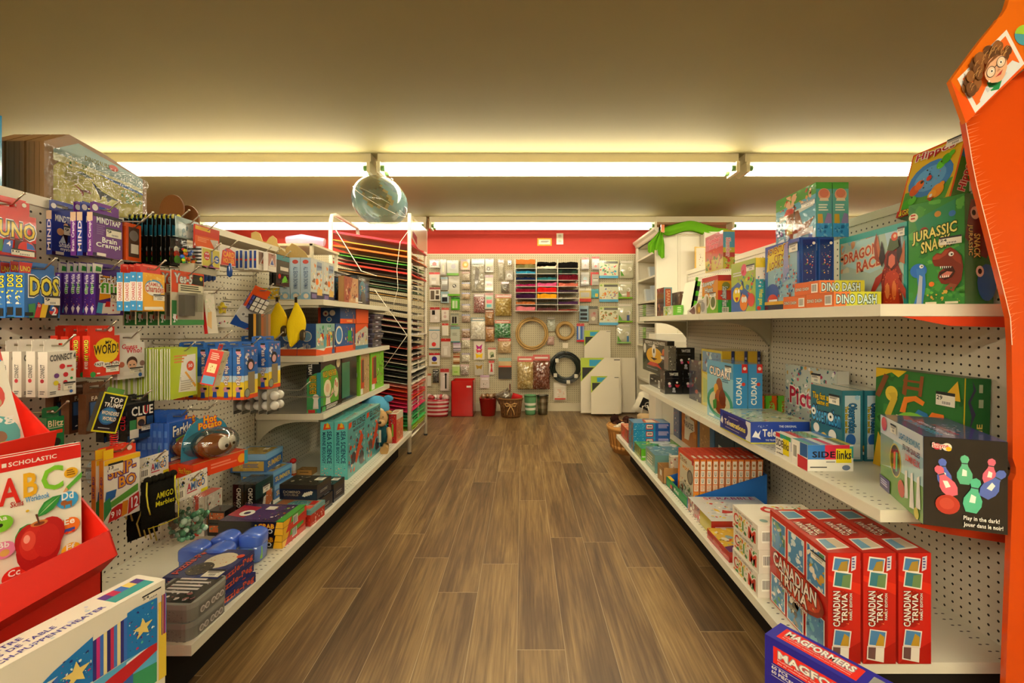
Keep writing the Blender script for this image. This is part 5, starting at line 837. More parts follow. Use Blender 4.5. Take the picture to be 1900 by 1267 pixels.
dg=[('R',0,0,1,1,'ece4d4'),('R',0,.86,1,1,'cc2018'),('C',.80,.60,.14,'d8301c'),('T','dog',.72,.64,.90,.71,'f0ece4'),('C',.82,.56,.07,'e0c090'),('C',.86,.54,.04,'c89a68'),('C',.82,.3,.16,'4aa8a8'),('T','jog',.72,.36,.96,.44,'f0ece4'),('C',.82,.28,.05,'8a5a38'),('R',.78,.16,.86,.24,'a8b030'),('C',.4,.6,.16,'e8a81c'),('C',.4,.3,.16,'7ac02c'),('L',.6,.84,.9,.88,1,'e8c8a0'),('P',[(.80,.80),(.86,.77),(.98,.86),(.95,.9)],'3a80c0'),('P',[(.80,.80),(.86,.77),(.77,.755)],'d89a68')]
book('early reader workbook with dog and jog circles, in the upper red tray',-1.035,.735,.728,.232,.27,-.27,dg)
# ================= puppet theatre box =================
a=math.atan2(.246,.059); 
X0,Y0_=-.726,.93
d_=Vector((-.059,-.246,0)).normalized(); nrm=Vector((-.246,.059,0)).normalized()
mb=MB(); L=.42; H=.511; T=.072
ang=math.degrees(math.atan2(-d_.y*-1,-d_.x*-1)) # local +x runs away from camera
stripes=['33307c','c0307c','3a70c8','e8dca0','2a2c70','c03058','4a80c8','e8dca0','33307c','3a70c8']
pf=[('R',0,0,1,1,'e6e0d0'),('R',.1,.0,.90,.42,'5ab0d8'),('P',[(.55,0),(.9,0),(.9,.2),(.7,.25),(.55,.12)],'3a9a68'),('P',[(.68,.3),(.76,.34),(.84,.36),(.84,.42),(.7,.4)],'e8f0f0'),('R',.6,.1,.74,.33,'3a68b0'),('R',.62,.3,.64,.36,'5a8ac8'),('R',.68,.3,.7,.36,'5a8ac8'),
 ('P',[(.1,.0),(.9,.32),(.9,.42),(.6,.36),(.1,.2)],'c0242c'),('P',[(.1,.35),(.3,.44),(.6,.44),(.9,.40),(.9,.86),(.75,.88),(.5,.84),(.3,.74),(.1,.58)],'1e78c0'),
 ('V',.50,.43,.70,.855,stripes),('V',.12,.38,.32,.68,stripes),('P',[(.5,.855),(.7,.9),(.7,.84),(.5,.80)],'e6e0d0'),('P',[(.12,.68),(.32,.68),(.12,.52)],'e6e0d0'),
 ('*',.80,.64,.075,'e8cc70'),('*',.41,.60,.085,'e8cc70'),('N',.71,.46,.89,.84,24,3,['c83060','e8f0e8','2a2c78','5ac0a0'],.06),('N',.33,.46,.49,.78,22,5,['c83060','e8f0e8','2a2c78','5ac0a0'],.07),('*',.80,.64,.073,'ecd278'),('*',.41,.60,.083,'ecd278'),
 ('R',.905,.0,.96,.80,'e0c040'),('V',.925,.45,.96,.86,['33307c','e89030','2a2c70','c03058','4a80c8']),('C',.08,.4,.02,'b8b4c8'),('C',.06,.2,.02,'8a9ac8'),('C',.04,.6,.015,'c8a0a8'),PT(.79,.885,.92,.96,'54'),('T','3+',.945,.94,.975,.965,'333')]
ptop=[('R',0,0,1,1,'e8e2d2'),('R',.78,.15,.96,.75,'3a9a98'),('V',.78,.5,.96,.8,['5a3a88','c03058','3a70c8','e8cc70','5a3a88']),('T','PUPPET THEATRE',.12,.70,.52,.86,'4a4a98'),('T','MARIONNETTES DE TABLE',.1,.46,.60,.62,'4a4a98'),('T','TEATRO DE MESA - TISCH-PUPPENTHEATER',.08,.18,.74,.36,'4a4a98'),('N',.05,.05,.75,.95,14,3,['c8c8d8','b8c8d0','d8c0c8'],.02)]
def rm(op):
    g=lambda u:.36+.667*u; q=lambda v:1-(1-v)*.38
    if op[0]=='P': return ('P',[(g(a),q(b)) for a,b in op[1]],op[2])
    if op[0] in 'C*': return (op[0],g(op[1]),q(op[2]),op[3]*.6)+op[4:]
    if op[0]=='T': return ('T',op[1],g(op[2]),q(op[3]),g(op[4]),q(op[5]))+op[6:]
    return (op[0],g(op[1]),q(op[2]),g(op[3]),q(op[4]))+op[5:]
pf=pf[:1]+[rm(o_) for o_ in pf[1:]]
ptop=[('R',0,0,1,1,'e8e2d2'),('R',.80,.15,.97,.75,'3a9a98'),('V',.80,.5,.97,.8,['5a3a88','c03058','3a70c8','e8cc70','5a3a88']),('T','PUPPET THEATRE',.24,.70,.54,.86,'4a4a98'),('T','MARIONNETTES DE TABLE',.21,.44,.62,.60,'4a4a98'),('T','TEATRO DE MESA - TISCH-PUPPENTHEATER',.03,.16,.767,.32,'4a4a98'),('N',.05,.05,.75,.95,14,3,['c8c8d8','b8c8d0','d8c0c8'],.02)]
carton('puppet_theatre_box','large white table puppet theatre box with yellow stars, standing in the foreground','toy',X0+d_.x*L,Y0_+d_.y*L,0,L,T,H,ang=math.degrees(math.atan2(.246,.059)),side=1,col='e6e0d0',front=pf,top=ptop,right=[('R',0,0,1,1,'ddd6c4')])
# ================= RIGHT: top shelf =================
ZT=1.0785
jt=lambda: None
jf=[('R',0,0,1,1,'3a8a3c'),('N',0,0,1,1,30,2,['4a9a40','2f7a38','5aaa48','3a9048'],.14),('P',[(.12,.84),(.86,.97),(.84,.72),(.5,.66),(.2,.70)],'2f8a60'),('C',.3,.72,.08,'a83028'),('C',.55,.86,.06,'c89040'),('C',.8,.84,.06,'3a78c0'),('C',.1,.87,.09,'e0d8b0'),('L',.05,.84,.15,.9,2,'b04030'),
 ('T','JURASSIC',.08,.59,.88,.72,'e8dc78','2a4a1c',0,.05),('T','SNACK',.25,.50,.78,.61,'e8dc78','2a4a1c',0,.05),
 ('C',.2,.34,.16,'2f70c8',.07),('P',[(.16,.36),(.32,.36),(.34,.2),(.28,0),(.1,0),(.2,.15)],'3a7ccc'),('P',[(.22,.3),(.28,.28),(.26,.0),(.16,.0)],'b0b8c8'),('C',.26,.38,.04,'f0f0e8'),('C',.27,.38,.015,'222'),
 ('P',[(.46,.42),(.47,.46),(.54,.49),(.62,.48),(.69,.52),(.78,.53),(.88,.49),(.96,.44),(.99,.34),(.96,.22),(.88,.16),(.78,.20),(.7,.19),(.62,.20),(.56,.26),(.58,.31),(.66,.34),(.6,.36),(.5,.37)],'7c2a1c'),('P',[(.47,.45),(.54,.48),(.62,.47),(.69,.51),(.78,.51),(.7,.46),(.58,.43),(.48,.43)],'a8452c'),('P',[(.78,.51),(.88,.48),(.95,.43),(.96,.36),(.86,.4),(.8,.44)],'963824'),('P',[(.60,.36),(.70,.36),(.82,.35),(.86,.3),(.8,.25),(.68,.23),(.58,.27),(.6,.31),(.7,.32)],'3a0e0c'),('P',[(.62,.28),(.72,.31),(.82,.3),(.76,.26),(.66,.25)],'d07868')]+[('P',[(.6+.035*k,.362-.002*k),(.625+.035*k,.362-.002*k),(.612+.035*k,.335)],'f0ece0') for k in range(6)]+[('P',[(.60+.035*k,.255),(.625+.035*k,.255),(.612+.035*k,.28)],'f0ece0') for k in range(5)]+[('C',.80,.465,.045,'f0ece0'),('C',.81,.462,.018,'222'),('P',[(.7,.16),(.78,.2),(.9,.18),(.84,.12),(.76,.14),(.7,.12)],'8a4a30'),('C',.46,.2,.05,'e87828'),('N',.3,.0,.95,.16,12,5,['6ab848','2f7a38','c8a040'],.08),('R',.35,.01,.55,.03,'e8e0c0'),('R',.7,.01,.92,.03,'e8e0c0'),PT(.6,.555,.98,.63,'24')]
js=[('R',0,0,1,1,'2f7c38'),('P',[(0,.6),(.2,.95),(.9,.96),(1,.55),(.75,.42),(.55,.44)],'6a1418'),('C',.35,.83,.16,'e0d8c8'),('C',.3,.83,.07,'222'),('T','JURASSIC',.08,.44,.26,.72,'e8dc78','2a4a1c',-1),('T','SNACK',.3,.42,.52,.64,'e8dc78','2a4a1c',-1),('C',.75,.2,.34,'2f70c8',.17),('C',.5,.3,.14,'f0ece4'),('C',.5,.3,.07,'222')]
def TP(*k,**q): return pb(*k,**q)
TP('game_box','green dinosaur game box at the near end of the top shelf','game',ZT,(1790,None),1843,1686,358,ang=15,Y=1.15,col='2f7c38',m='gloss',front=js,left=[(o) for o in jf],top=[('R',0,0,1,1,'3a8a3c')])
pb('game_box','fantasy dragon game box with teal border standing on the top shelf','game',ZT,(1683,None),1712,1556,409,X=1.085,h=.24,d=.275,col='2fa098',m='card',left=[('R',0,0,1,1,'2fa098'),('R',.02,.02,.96,.92,'a8c0b0'),('N',.02,.5,.6,.92,26,3,['c89060','d8b080','88b8c0','b86a40','c8c8a8'],.12),('P',[(.1,.6),(.3,.9),(.62,.92),(.68,.5),(.5,.45)],'a8d0d0'),('T','DRAGON',.08,.62,.62,.76,'b84828','e8c8a0',0,.08),('T','RACE',.3,.48,.66,.62,'b84828','e8c8a0',0,.06),('P',[(.72,.92),(.95,.92),(.95,.6),(.8,.55)],'a8c8d8'),('P',[(.6,.95),(.66,.7),(.72,.6),(.66,.55),(.58,.62),(.56,.8)],'9a4428'),('P',[(.62,.92),(.66,.7),(.7,.63),(.63,.64),(.6,.8)],'c06a40'),('P',[(.98,.8),(.9,.55),(.98,.5)],'b8683c'),('P',[(.66,.0),(.68,.25),(.66,.38),(.72,.52),(.70,.62),(.76,.70),(.88,.70),(.93,.6),(.9,.5),(.95,.38),(.94,.2),(.97,0)],'8a2414'),('P',[(.70,.0),(.71,.25),(.74,.42),(.84,.46),(.91,.38),(.9,.2),(.92,0)],'c03c1c'),('P',[(.68,.5),(.64,.62),(.68,.84),(.73,.62)],'2a1c14'),('P',[(.90,.52),(.95,.65),(.92,.88),(.87,.62)],'2a1c14'),('P',[(.74,.5),(.76,.66),(.82,.7),(.88,.66),(.89,.5),(.82,.44)],'5a180e'),('P',[(.77,.52),(.78,.62),(.82,.65),(.86,.61),(.86,.52),(.81,.47)],'d87058'),('C',.76,.2,.03,'e88a48',.1),('C',.85,.2,.03,'e07838',.12),('N',.68,.02,.94,.48,36,8,['e0602c','a82c14','f09040','701a0e'],.05),('P',[(.46,.06),(.52,.20),(.60,.38),(.70,.44),(.68,.34),(.60,.22),(.54,.06)],'a83018'),('P',[(.44,.12),(.5,.02),(.52,.1),(.56,.0),(.58,.12),(.52,.2)],'6a1c10'),('P',[(.9,.36),(1,.2),(1,.08),(.92,.22)],'a83018'),('P',[(.76,.70),(.80,.84),(.9,.82),(.92,.72),(.84,.68)],'4a5a30'),('C',.86,.85,.045,'d0481c'),('C',.865,.855,.02,'e8b890'),('P',[(.5,0),(.62,0),(.6,.08),(.52,.1)],'8a2818'),PT(.9,.84,.99,.95)],front=[('R',.1,.02,.9,.98,'8a3424')])
hf=[('R',0,0,1,1,'d8501c'),('R',.03,.1,.97,.97,'d8b028'),('P',[(.05,.1),(.9,.12),(.95,.4),(.05,.38)],'4a9a38'),('C',.5,.5,.42,'3a80c8',.27),('C',.5,.5,.30,'5aa0d8',.19),('C',.24,.38,.10,'d8541c'),('C',.32,.44,.09,'e86a24'),('C',.36,.48,.03,'222'),('C',.66,.66,.08,'5ac028'),('C',.74,.72,.09,'4ab020'),('C',.82,.78,.05,'5ac028'),('C',.66,.70,.015,'222'),('C',.72,.26,.12,'e8901c'),('C',.64,.22,.08,'f0a428'),('C',.78,.34,.05,'e8901c'),('C',.62,.21,.03,'f0ece4'),('P',[(.55,.18),(.7,.18),(.64,.12)],'a8401c'),('C',.18,.18,.10,'4ab030'),('C',.26,.22,.08,'5ac038'),('C',.24,.27,.015,'222'),('C',.5,.5,.05,'c83020'),('N',.3,.35,.7,.65,10,3,['d83020','1c1c1c','e8e0d0'],.05),('T','Hippos',.12,.82,.85,.96,'b81c2c','f0e0d0'),('P',[(.0,0),(.7,0),(.75,.12),(0,.1)],'c8281c'),('T','&GRAB GO',.05,.01,.6,.1,'e8c820','222'),PT(.68,.88,1,1)]
hs=[('R',0,0,1,1,'3a8a30'),('P',[(0,.8),(1,.7),(1,1),(0,1)],'d8b028'),('C',.5,.9,.3,'c89018'),('P',[(0,.68),(1,.62),(1,.78),(0,.8)],'3a80b8'),('T','Hippos',.25,.22,.75,.66,'b81c2c','f0e0d0',1),('C',.6,.1,.3,'d8501c')]
carton('game_box','tilted yellow and green hippo game box, standing above the dinosaur game','game',1.18,1.268,1.3605,.05,.176,.205,ang=0,side=1,lean=(0,.258),col='3a8a30',m='gloss',left=hf,front=hs)
dd=lambda:dict(col='d8581c',front=[('R',0,0,1,1,'c8c838'),('P',[(0,0),(.25,0),(.35,1),(0,1)],'d8783c'),('T','DINO DASH',.05,.2,.9,.82,'d0e8e0','1c3a40')],left=[('R',0,0,1,1,'d8682c'),('T','DINO DASH',.05,.35,.6,.6,'d8e0d0','7a3010'),('B',.7,.12,.95,.8)],top=[('R',0,0,1,1,'c87a3c')])
pb('game_box','flat orange dino game box, lower row nearest','game',ZT,(1547,None),1635,1495,541,X=.895,d=.128,group='flat dino game boxes',**dd())
pb('game_box','flat orange dino game box, lower row behind the nearest one','game',ZT,(1495,None),1560,1453,546,X=.895,w=.137,d=.124,h=.041,group='flat dino game boxes',**dd())
o_=.0415
pb('game_box','flat orange dino game box lying on top of the two lower ones','game',ZT+.042,(1520,None),1604,1475,516,X=.905,d=.125,h=.041,group='flat dino game boxes',**dd())
lk=[('R',0,0,1,1,'2a60b0'),('P',[(.08,.08),(.95,.05),(.95,.9),(.1,.85)],'8ab0c0'),('P',[(.05,.6),(.5,.72),(.7,.95),(.5,.97),(.1,.86)],'e0c838'),('T','ADVENTURE',.08,.84,.7,.94,'7a3020','e8d848',0,.04),('T','CITY',.3,.74,.58,.84,'7a3020','e8d848'),('T','LOOKOUT',.15,.62,.75,.74,'7a3020','e8d848',0,.04),('P',[(.55,.4),(.6,.95),(.7,.98),(.75,.45)],'8a90c0'),('N',.3,.2,.95,.65,60,4,['3a80b8','6ab0d0','c8a0a0','2a5088','a8d0d8','b84838'],.06),('C',.24,.28,.2,'2a50a0',.13),('C',.25,.16,.16,'c83828',.09),('R',.14,.12,.4,.17,'e8e0d8'),('R',0,0,1,.09,'1c2440'),('R',.0,.09,1,.14,'d8a028'),('N',.6,.1,.95,.25,8,3,['d8701c','8a4020','e8c890'],.1),PT(.75,.82,.98,.95)]
ch=[('R',0,0,1,1,'1c4a98'),('R',.08,.0,.92,.97,'142c70'),('N',.2,.5,.8,.9,26,4,['d8b8a0','c83828','e8e0d8','3a7a48','e0b030','8a4828'],.12),('N',.15,.2,.85,.42,16,5,['7ab8c8','a8d8d8','4a98b0'],.15),('T','GAME',.2,.02,.8,.12,'e8d0a0','7a4020'),('C',.8,.92,.1,'e8e0d8')]
for i,X in enumerate((.96,1.0185,1.077)):
    pb('game_box',['blue game box with a crowded town picture, nearest the shelf edge','dark blue game box with cluster of figures, second in the row of three','dark blue game box with cluster of figures, partly behind the dragon game'][i],'game',ZT,(1483+32*i,None),1512,1420,440,X=X,w=.052,d=.222,h=.25,col='1c4a98',m='gloss',left=lk,front=ch,group='dark blue game boxes')
pr=[('R',0,0,1,1,'6ab0c8'),('P',[(0,.75),(1,.8),(1,1),(0,1)],'5aa04a'),('N',.1,.72,.9,.97,12,3,['d8a060','e8b890','c85a40'],.1),('P',[(.1,.5),(.95,.6),(.95,.66),(.1,.62)],'d8e0d8'),('P',[(.3,.1),(.75,.1),(.98,.4),(.7,.32),(.6,.62),(.3,.6),(.25,.3)],'8a5030'),('P',[(.22,.6),(.3,.72),(.55,.7),(.5,.6)],'c83a30'),('R',.48,.3,.52,.75,'5a3420'),('P',[(.3,.2),(.45,.2),(.45,.4),(.3,.4)],'c8b868'),('N',0,0,1,.18,14,5,['3a80c0','2a5a98','c8e0e8','8ac0d8'],.1),('N',.0,.2,.2,.5,8,7,['8a5a98','3a6a98'],.3),('P',[(.55,.1),(.95,.1),(.95,.22),(.6,.2)],'c8c4c0'),PT(.68,.62,.99,.72)]
ps=[('R',0,0,1,1,'58a8a0'),('R',0,.88,1,1,'4aa040'),('C',.5,.78,.38,'d8a080',.11),('C',.5,.8,.3,'c87a60',.08),('P',[(.2,.66),(.8,.66),(.75,.71),(.25,.71)],'d8d0b0'),('L',.15,.46,.85,.6,3,'d8e8d8'),('P',[(.1,.22),(.45,.22),(.4,.42),(.1,.42)],'c8a838'),('P',[(.45,.2),(.98,.2),(.95,.42),(.7,.44)],'8a80b8'),('R',0,0,1,.25,'3a98d8'),('N',0,.0,1,.25,12,5,['3a90c8','68b8e0','2a70b0'],.16)]
for i,X in enumerate((1.02,1.078)):
    carton('game_box',['pirate ship game box in film on top of the blue boxes, left one','sea green spined game box on top of the blue boxes, right one'][i],'game',X,1.592,ZT+.252,.055,.25,.19,side=1,col='4aa040',m='wrap' if i==0 else 'gloss',left=pr,front=ps,group='pirate ship game boxes')
pb('game_box','teal and white spined game box with cartoon faces on its side','game',ZT,(1402,None),1421,1357,478,X=.93,col='8ab048',m='gloss',left=[('R',0,0,1,1,'a8b850'),('P',[(0,0),(.6,0),(.9,.3),(.3,.6),(0,.5)],'3a60a8'),('C',.55,.82,.12,'e05070'),('N',.3,.3,.95,.85,26,4,['2a3a70','5ab048','c83a38','e8c838','c87a98','3a80b0'],.11),('C',.25,.35,.16,'e8c820',.15),('C',.22,.42,.04,'fff'),('C',.34,.42,.04,'fff'),('P',[(.18,.3),(.34,.3),(.26,.2)],'b83020'),('C',.55,.18,.16,'e88030'),('C',.52,.24,.06,'f0ece4'),('C',.62,.24,.06,'f0ece4'),('C',.85,.22,.13,'d84848'),('L',.1,.7,.5,.8,2,'d8d8c8'),PT(.66,.78,.98,.9)],front=[('R',0,0,1,1,'3a98a0'),('R',0,.82,1,1,'e8c820'),('R',0,.6,1,.82,'e8dcc8'),('N',.1,.45,.9,.8,9,3,['d8504a','e8e0d0','3a8a98'],.2),('T','Whats gone',.2,.12,.75,.42,'e8d828',None,-1),('C',.3,.06,.2,'d83828')])
sv=lambda s:[('R',0,0,1,1,'d88a28'),('P',[(0,0),(1,0),(1,.35),(0,.5)],'7ab038'),('T','Scavenger',.05,.72,.8,.88,'e8e8e0','555',0,.04),('T','Hunt',.2,.58,.7,.72,'e8e8e0','555'),('R',0,.88,1,1,'c8302c'),('C',.3,.35,.2,'e0d8b8'),('C',.3,.35,.14,'8a7a48'),('C',.72,.3,.2,'e0d8b8'),('C',.72,.3,.14,'5a6a38'),PT(.5,.45,.9,.56)]
pb('game_box','orange and green outdoor hunt game box at the bottom of a stack of two','game',ZT,(1332,None),1357,1303,510,X=.93,col='c8302c',m='gloss',left=sv(1),front=[('R',0,0,1,1,'3aa040'),('R',0,.35,1,.6,'c8402c'),('R',0,.6,1,.85,'e8a01c'),('R',0,.85,1,1,'c8302c'),('C',.6,.72,.3,'8a8a40',.1),('T','Scavenger Hunt',.2,.18,.75,.7,'e8ece8','2a2a60',-1),('B',.3,.02,.8,.16)])
carton('game_box','pink lettered game box in shiny film standing on the outdoor hunt game','game',.957,2.185,ZT+.213,.055,.21,.185,side=1,col='c8a0a8',m='wrap',left=[('R',0,0,1,1,'c88a90'),('R',0,.3,1,.6,'c05a50'),('R',0,0,1,.32,'c8b048'),('T','Slumber',.1,.76,.85,.9,'e0687a','f0c8c8'),('T','Party',.25,.6,.75,.75,'e0687a','f0c8c8'),('N',.05,.05,.95,.55,20,4,['a84038','d8b068','c87a58','5a8a48'],.1)],front=[('R',0,0,1,1,'c8b848'),('R',0,.55,1,.95,'5a9ac0'),('R',0,.3,1,.42,'b83a38'),('T','Slumber',.25,.3,.65,.8,'e87a90','f0e0e0',-1),('N',0,0,1,.3,9,3,['5a9a38','c83a38','e8d8a0'],.18)])
mb=MB(); mb.prism([(0,0,0),(0,.26,0),(0,.26,.022),(0,.0,.09)],(.05,0,0),'c8c4b8'); fr=FR(mb,(0,.26,0),(0,-1,0),(0,0,1),.26,.09,(-1,0,0)); art(fr,[('C',.35,.18,.1,'5a3a38'),('P',[(.1,.2),(.3,.02),(.4,.1),(.25,.35)],'6a4a48'),('C',.62,.28,.13,'8a6a38'),('C',.66,.27,.06,'c8a040'),('C',.85,.4,.1,'8a8a88'),('L',.6,.62,.9,.78,2,'777')])
mb.obj('display_box',label='grey wedge shaped box with rock pictures on the top shelf',cat='kit',loc=(.925,2.31,ZT))
mb=MB(); mb.box((0,0,0),(.012,.012,.22),'5ac028','gloss')
mb.box((0,0,0),(.006,.17,.20),'e8ecd8','gloss'); art(FR(mb,(0,.17,0),(0,-1,0),(0,0,1),.17,.2,(-1,0,0)),[('R',0,0,1,1,'eef0dc')]); art(FR(mb,(0,0,0),(1,0,0),(0,0,1),.012,.2,(0,-1,0)),[('H',0,0,1,1,['5ac028','222']*5)])
mb.box((0,0,0),(.03,.006,.20),'5ac028','gloss'); art(FR(mb,(0,0,0),(1,0,0),(0,0,1),.03,.2,(0,-1,0)),[('H',0,0,1,1,['5ac028','2a2a20','6ad030','2a2a20','5ac028','2a2a20','6ad030'])])
mb.obj('leaning_panel',label='white panel with lime and black checked edge leaning on the top shelf',cat='panel',loc=(.955,2.62,ZT),rot=(0,.18,0))
pb('game_box','low lime green and white box near the far end of the top shelf','game',ZT,(1254,None),1268,1231,566,X=.915,col='c8d0b0',m='gloss',left=[('N',.05,.05,.7,.9,14,3,['c8c040','e8e8e0','8ab048','9ab8c0'],.12),('R',.8,0,1,1,'6ac030')],front=[('R',0,0,1,1,'6ac030'),('L',.2,.2,.8,.8,3,'c8e8a0')])
pb('toy_box','tall box with brown side and orange spine at the far end of the top shelf','toy',ZT,(1232,None),1247,1219,533,X=.93,col='7aa8b8',m='gloss',left=[('R',0,0,1,1,'5a4038'),('N',0,0,1,1,14,3,['8a5040','3a4a50','a8705a','4a6a38'],.15)],front=[('R',.15,.3,.85,.95,'c85a38'),('R',0,0,1,.28,'4a8a40'),('T','SAFARI',.3,.4,.75,.9,'e8b890',None,-1)])
pb('toy_box','brown and grey box behind the white lime panel','toy',ZT,(1262,None),1276,1247,541,X=1.02,col='6a4a38',left=[('N',0,0,1,1,12,3,['8a6a50','4a3a30','a8a090'],.15)],front=[('N',0,0,1,1,12,4,['8a6a50','6a8a48','c8c0a8','4a3a30'],.16)])
# ================= RIGHT: middle shelf =================
ZM=.5695
pb('game_box','flat black game box lying at the far end of the middle shelf','game',ZM,(1228,724),1236,1187,703,d=.30,ang=0,col='2a2824',m='gloss',left=[('L',.1,.55,.35,.7,1,'c8c0b0'),('R',.45,.5,.5,.65,'c8c0b0'),('R',.52,.5,.56,.65,'c8c0b0'),('B',.72,.1,.86,.75)],w=.19)
pb('game_box','black game box with a cartoon yellow blob, on the flat black box','game',ZM+.083,(1238,None),1250,1193,640,Y=3.17,h=.255,w=.05,col='2a2824',m='gloss',left=[('R',0,0,1,1,'24221e'),('T','MERRY MADNESS',.1,.86,.92,.95,'d8d0c0'),('L',.25,.79,.8,.82,1,'c8c0b0'),('C',.5,.52,.33,'e0a820',.24),('C',.5,.66,.08,'f0e8d8'),('C',.5,.66,.03,'222'),('P',[(.2,.2),(.35,.32),(.65,.32),(.82,.18),(.6,.22),(.5,.2),(.35,.2)],'c82c20'),('P',[(.36,.45),(.64,.45),(.5,.38)],'222'),('C',.1,.7,.06,'d8d0c0'),('C',.88,.62,.06,'c85a28'),('L',.2,.08,.8,.14,1,'777'),PT(.78,.48,.98,.58)])
yb=[('R',0,0,1,1,'141416'),('T','YAHTZEE',.25,.80,.75,.92,'d8d4cc'),('L',.1,.66,.9,.69,1,'444'),('C',.25,.45,.08,'e8d8d8'),('C',.28,.35,.08,'b85a80'),('C',.68,.5,.06,'e8e0d8'),('P',[(.55,.42),(.85,.4),(.75,.28),(.62,.3)],'b82830'),('C',.5,.22,.08,'a8a8b0'),('P',[(.4,.08),(.6,.06),(.6,.16),(.42,.16)],'9898a0')]
for (X,Y,z,lb) in ((.93,2.99,0,'black dice game box with small figures, lower left of the pile'),(1.05,2.99,0,'black dice game box with small figures, lower right of the pile'),(1.01,2.995,.152,'black dice game box with small figures, on top of the pile')):
    carton('dice_game_box',lb,'game',X,Y,ZM+z,.115,.10,.150,side=1,col='141416',m='gloss',front=yb,left=[('R',0,0,1,1,'5a5850'),('N',0,0,1,1,10,3,['8a8678','3a3832','b8b4a8'],.16)],group='black dice game boxes')
carton('game_box','grey speckled box leaning behind the black dice games','game',.955,3.0,ZM+.152,.05,.09,.16,side=1,col='6a665a',m='gloss',front=[('N',0,0,1,1,16,3,['8a8678','3a3832','d8d4c0','9a9688'],.12)])
carton('game_box','dark purple game box between black dice games and yellow box','game',1.172,2.92,ZM,.06,.11,.26,side=1,col='3a3448',m='gloss',front=[('R',0,0,1,1,'3a3a50'),('N',0,0,1,1,22,3,['5a8a48','2a4a78','8a5a68','c8a8a0','3a3448'],.12)],left=[('R',0,0,1,1,'4a4440')])
carton('game_box','dark box squeezed in front of the yellow spined ones','game',1.03,2.63,ZM,.03,.2,.24,side=1,col='3a3a48',m='gloss',front=[('N',0,0,1,1,16,5,['5a3a38','3a4a58','a8504a','8a8a78'],.2)],left=[('N',0,0,1,1,22,5,['5a3a38','3a4a58','a8504a','8a8a78','3a2a48'],.12)])
yl=[('R',0,0,1,1,'b8a838'),('R',.05,.6,.95,.96,'6a8aa8'),('N',.05,.6,.9,.95,14,3,['8a5a48','a8c0c8','5a6a88'],.1),('P',[(.05,.0),(.9,.0),(.9,.5),(.05,.58)],'c8c070'),('P',[(.1,.05),(.5,.1),(.4,.45),(.1,.5)],'a8b870')]
ys=[('R',0,0,1,1,'5a3c20'),('P',[(0,.5),(.75,.5),(.75,1),(0,1)],'c8a020'),('R',.75,0,1,1,'252a58'),('C',.4,.52,.3,'7a4a28',.1),('L',.8,.5,.95,.9,6,'8a88a8')]
for i in range(3):
    carton('game_box','yellow and brown spined game box, '+['left','middle','right'][i]+' of three behind the blue pair','game',1.022+.0665*i,2.345,ZM,.062,.27,.318,side=1,col='c8a828',m='gloss',left=yl,front=ys,group='yellow spined game boxes')
cl=[('R',0,0,1,1,'8ac0d0'),('R',0,.75,1,1,'5a9cc0'),('T','CUDAKI',.1,.76,.88,.90,'f0ece0','6a4a30',0,-.03),('C',.5,.3,.5,'3a9a80',.26),('C',.5,.3,.4,'c8c8a0',.2),('P',[(.3,.2),(.35,.45),(.42,.66),(.55,.7),(.68,.5),(.75,.3),(.6,.1),(.45,.12)],'7a3c1c'),('C',.5,.6,.12,'8a4a20'),('C',.38,.52,.09,'d8a038'),('C',.47,.42,.1,'a85a28'),('C',.62,.4,.13,'6a3018'),('P',[(.25,.3),(.4,.36),(.4,.2),(.28,.15)],'3a8a38'),('R',.1,.02,.3,.06,'d8e8e0'),('L',.62,.66,.85,.72,2,'3a6a88'),PT(.72,.86,.95,.96)]
cs=[('R',0,0,1,1,'3a88c0'),('R',0,.0,1,.3,'8ac0d8'),('T','CUDAKI',.2,.35,.6,.78,'f0ece0',None,1),('C',.72,.68,.13,'c83a28'),('R',.6,.86,1,1,'c8302c'),('C',.8,.93,.12,'f0dcd0'),('C',.4,.12,.3,'8a4a28',.08),('R',.2,.03,.8,.06,'3a2a20')]
for i in range(2):
    carton('game_box',['blue bear game box with its picture side to the aisle','blue bear game box, right hand one showing only its spine'][i],'game',.936+.0665*i,2.035,ZM,.063,.285,.279,side=1,col='3a88c0',m='gloss',left=cl,front=cs,group='blue bear game boxes')
for i in range(4):
    carton('small_game_box','small lime and orange game box, '+['leftmost','second from left','third from left','rightmost'][i]+' behind the blue rimmed box','game',1.035+.0585*i,2.17,ZM,.052,.06,.118,side=1,col='6ab038',m='gloss' if i else 'wrap',front=[('R',0,0,1,1,'6ac030'),('P',[(.5,0),(1,0),(1,1),(.55,1)],'e0641c'),('C',.55,.5,.28,'9ad050',.25),('T','SNAP',.35,.2,.65,.8,'c8401c',None,-1)],top=[('R',0,0,1,1,'d86a38')],left=[('N',0,0,1,1,10,3,['c8502c','6ac030','d8a090'],.2)],group='small lime game boxes')
pb('game_box','doodle covered party drawing game box leaning at the back of the middle shelf','game',ZM,(1553,None),1566,1458,691,X=1.16,h=.283,d=.33,w=.045,col='c8c8c0',m='gloss',left=[('R',0,0,1,1,'b8c0b8'),('N',0,0,1,1,130,4,['3a8a88','b83a50','e8e4dc','6a3a78','c8a050','4a6a98','c86a78','5a7a78'],.04),('T','Picture',.1,.42,.95,.68,'c83048','ece4dc',0,-.02),('P',[(.68,.3),(.95,.36),(.95,.42),(.68,.36)],'3a98a0'),PT(.55,.80,.72,.93)])
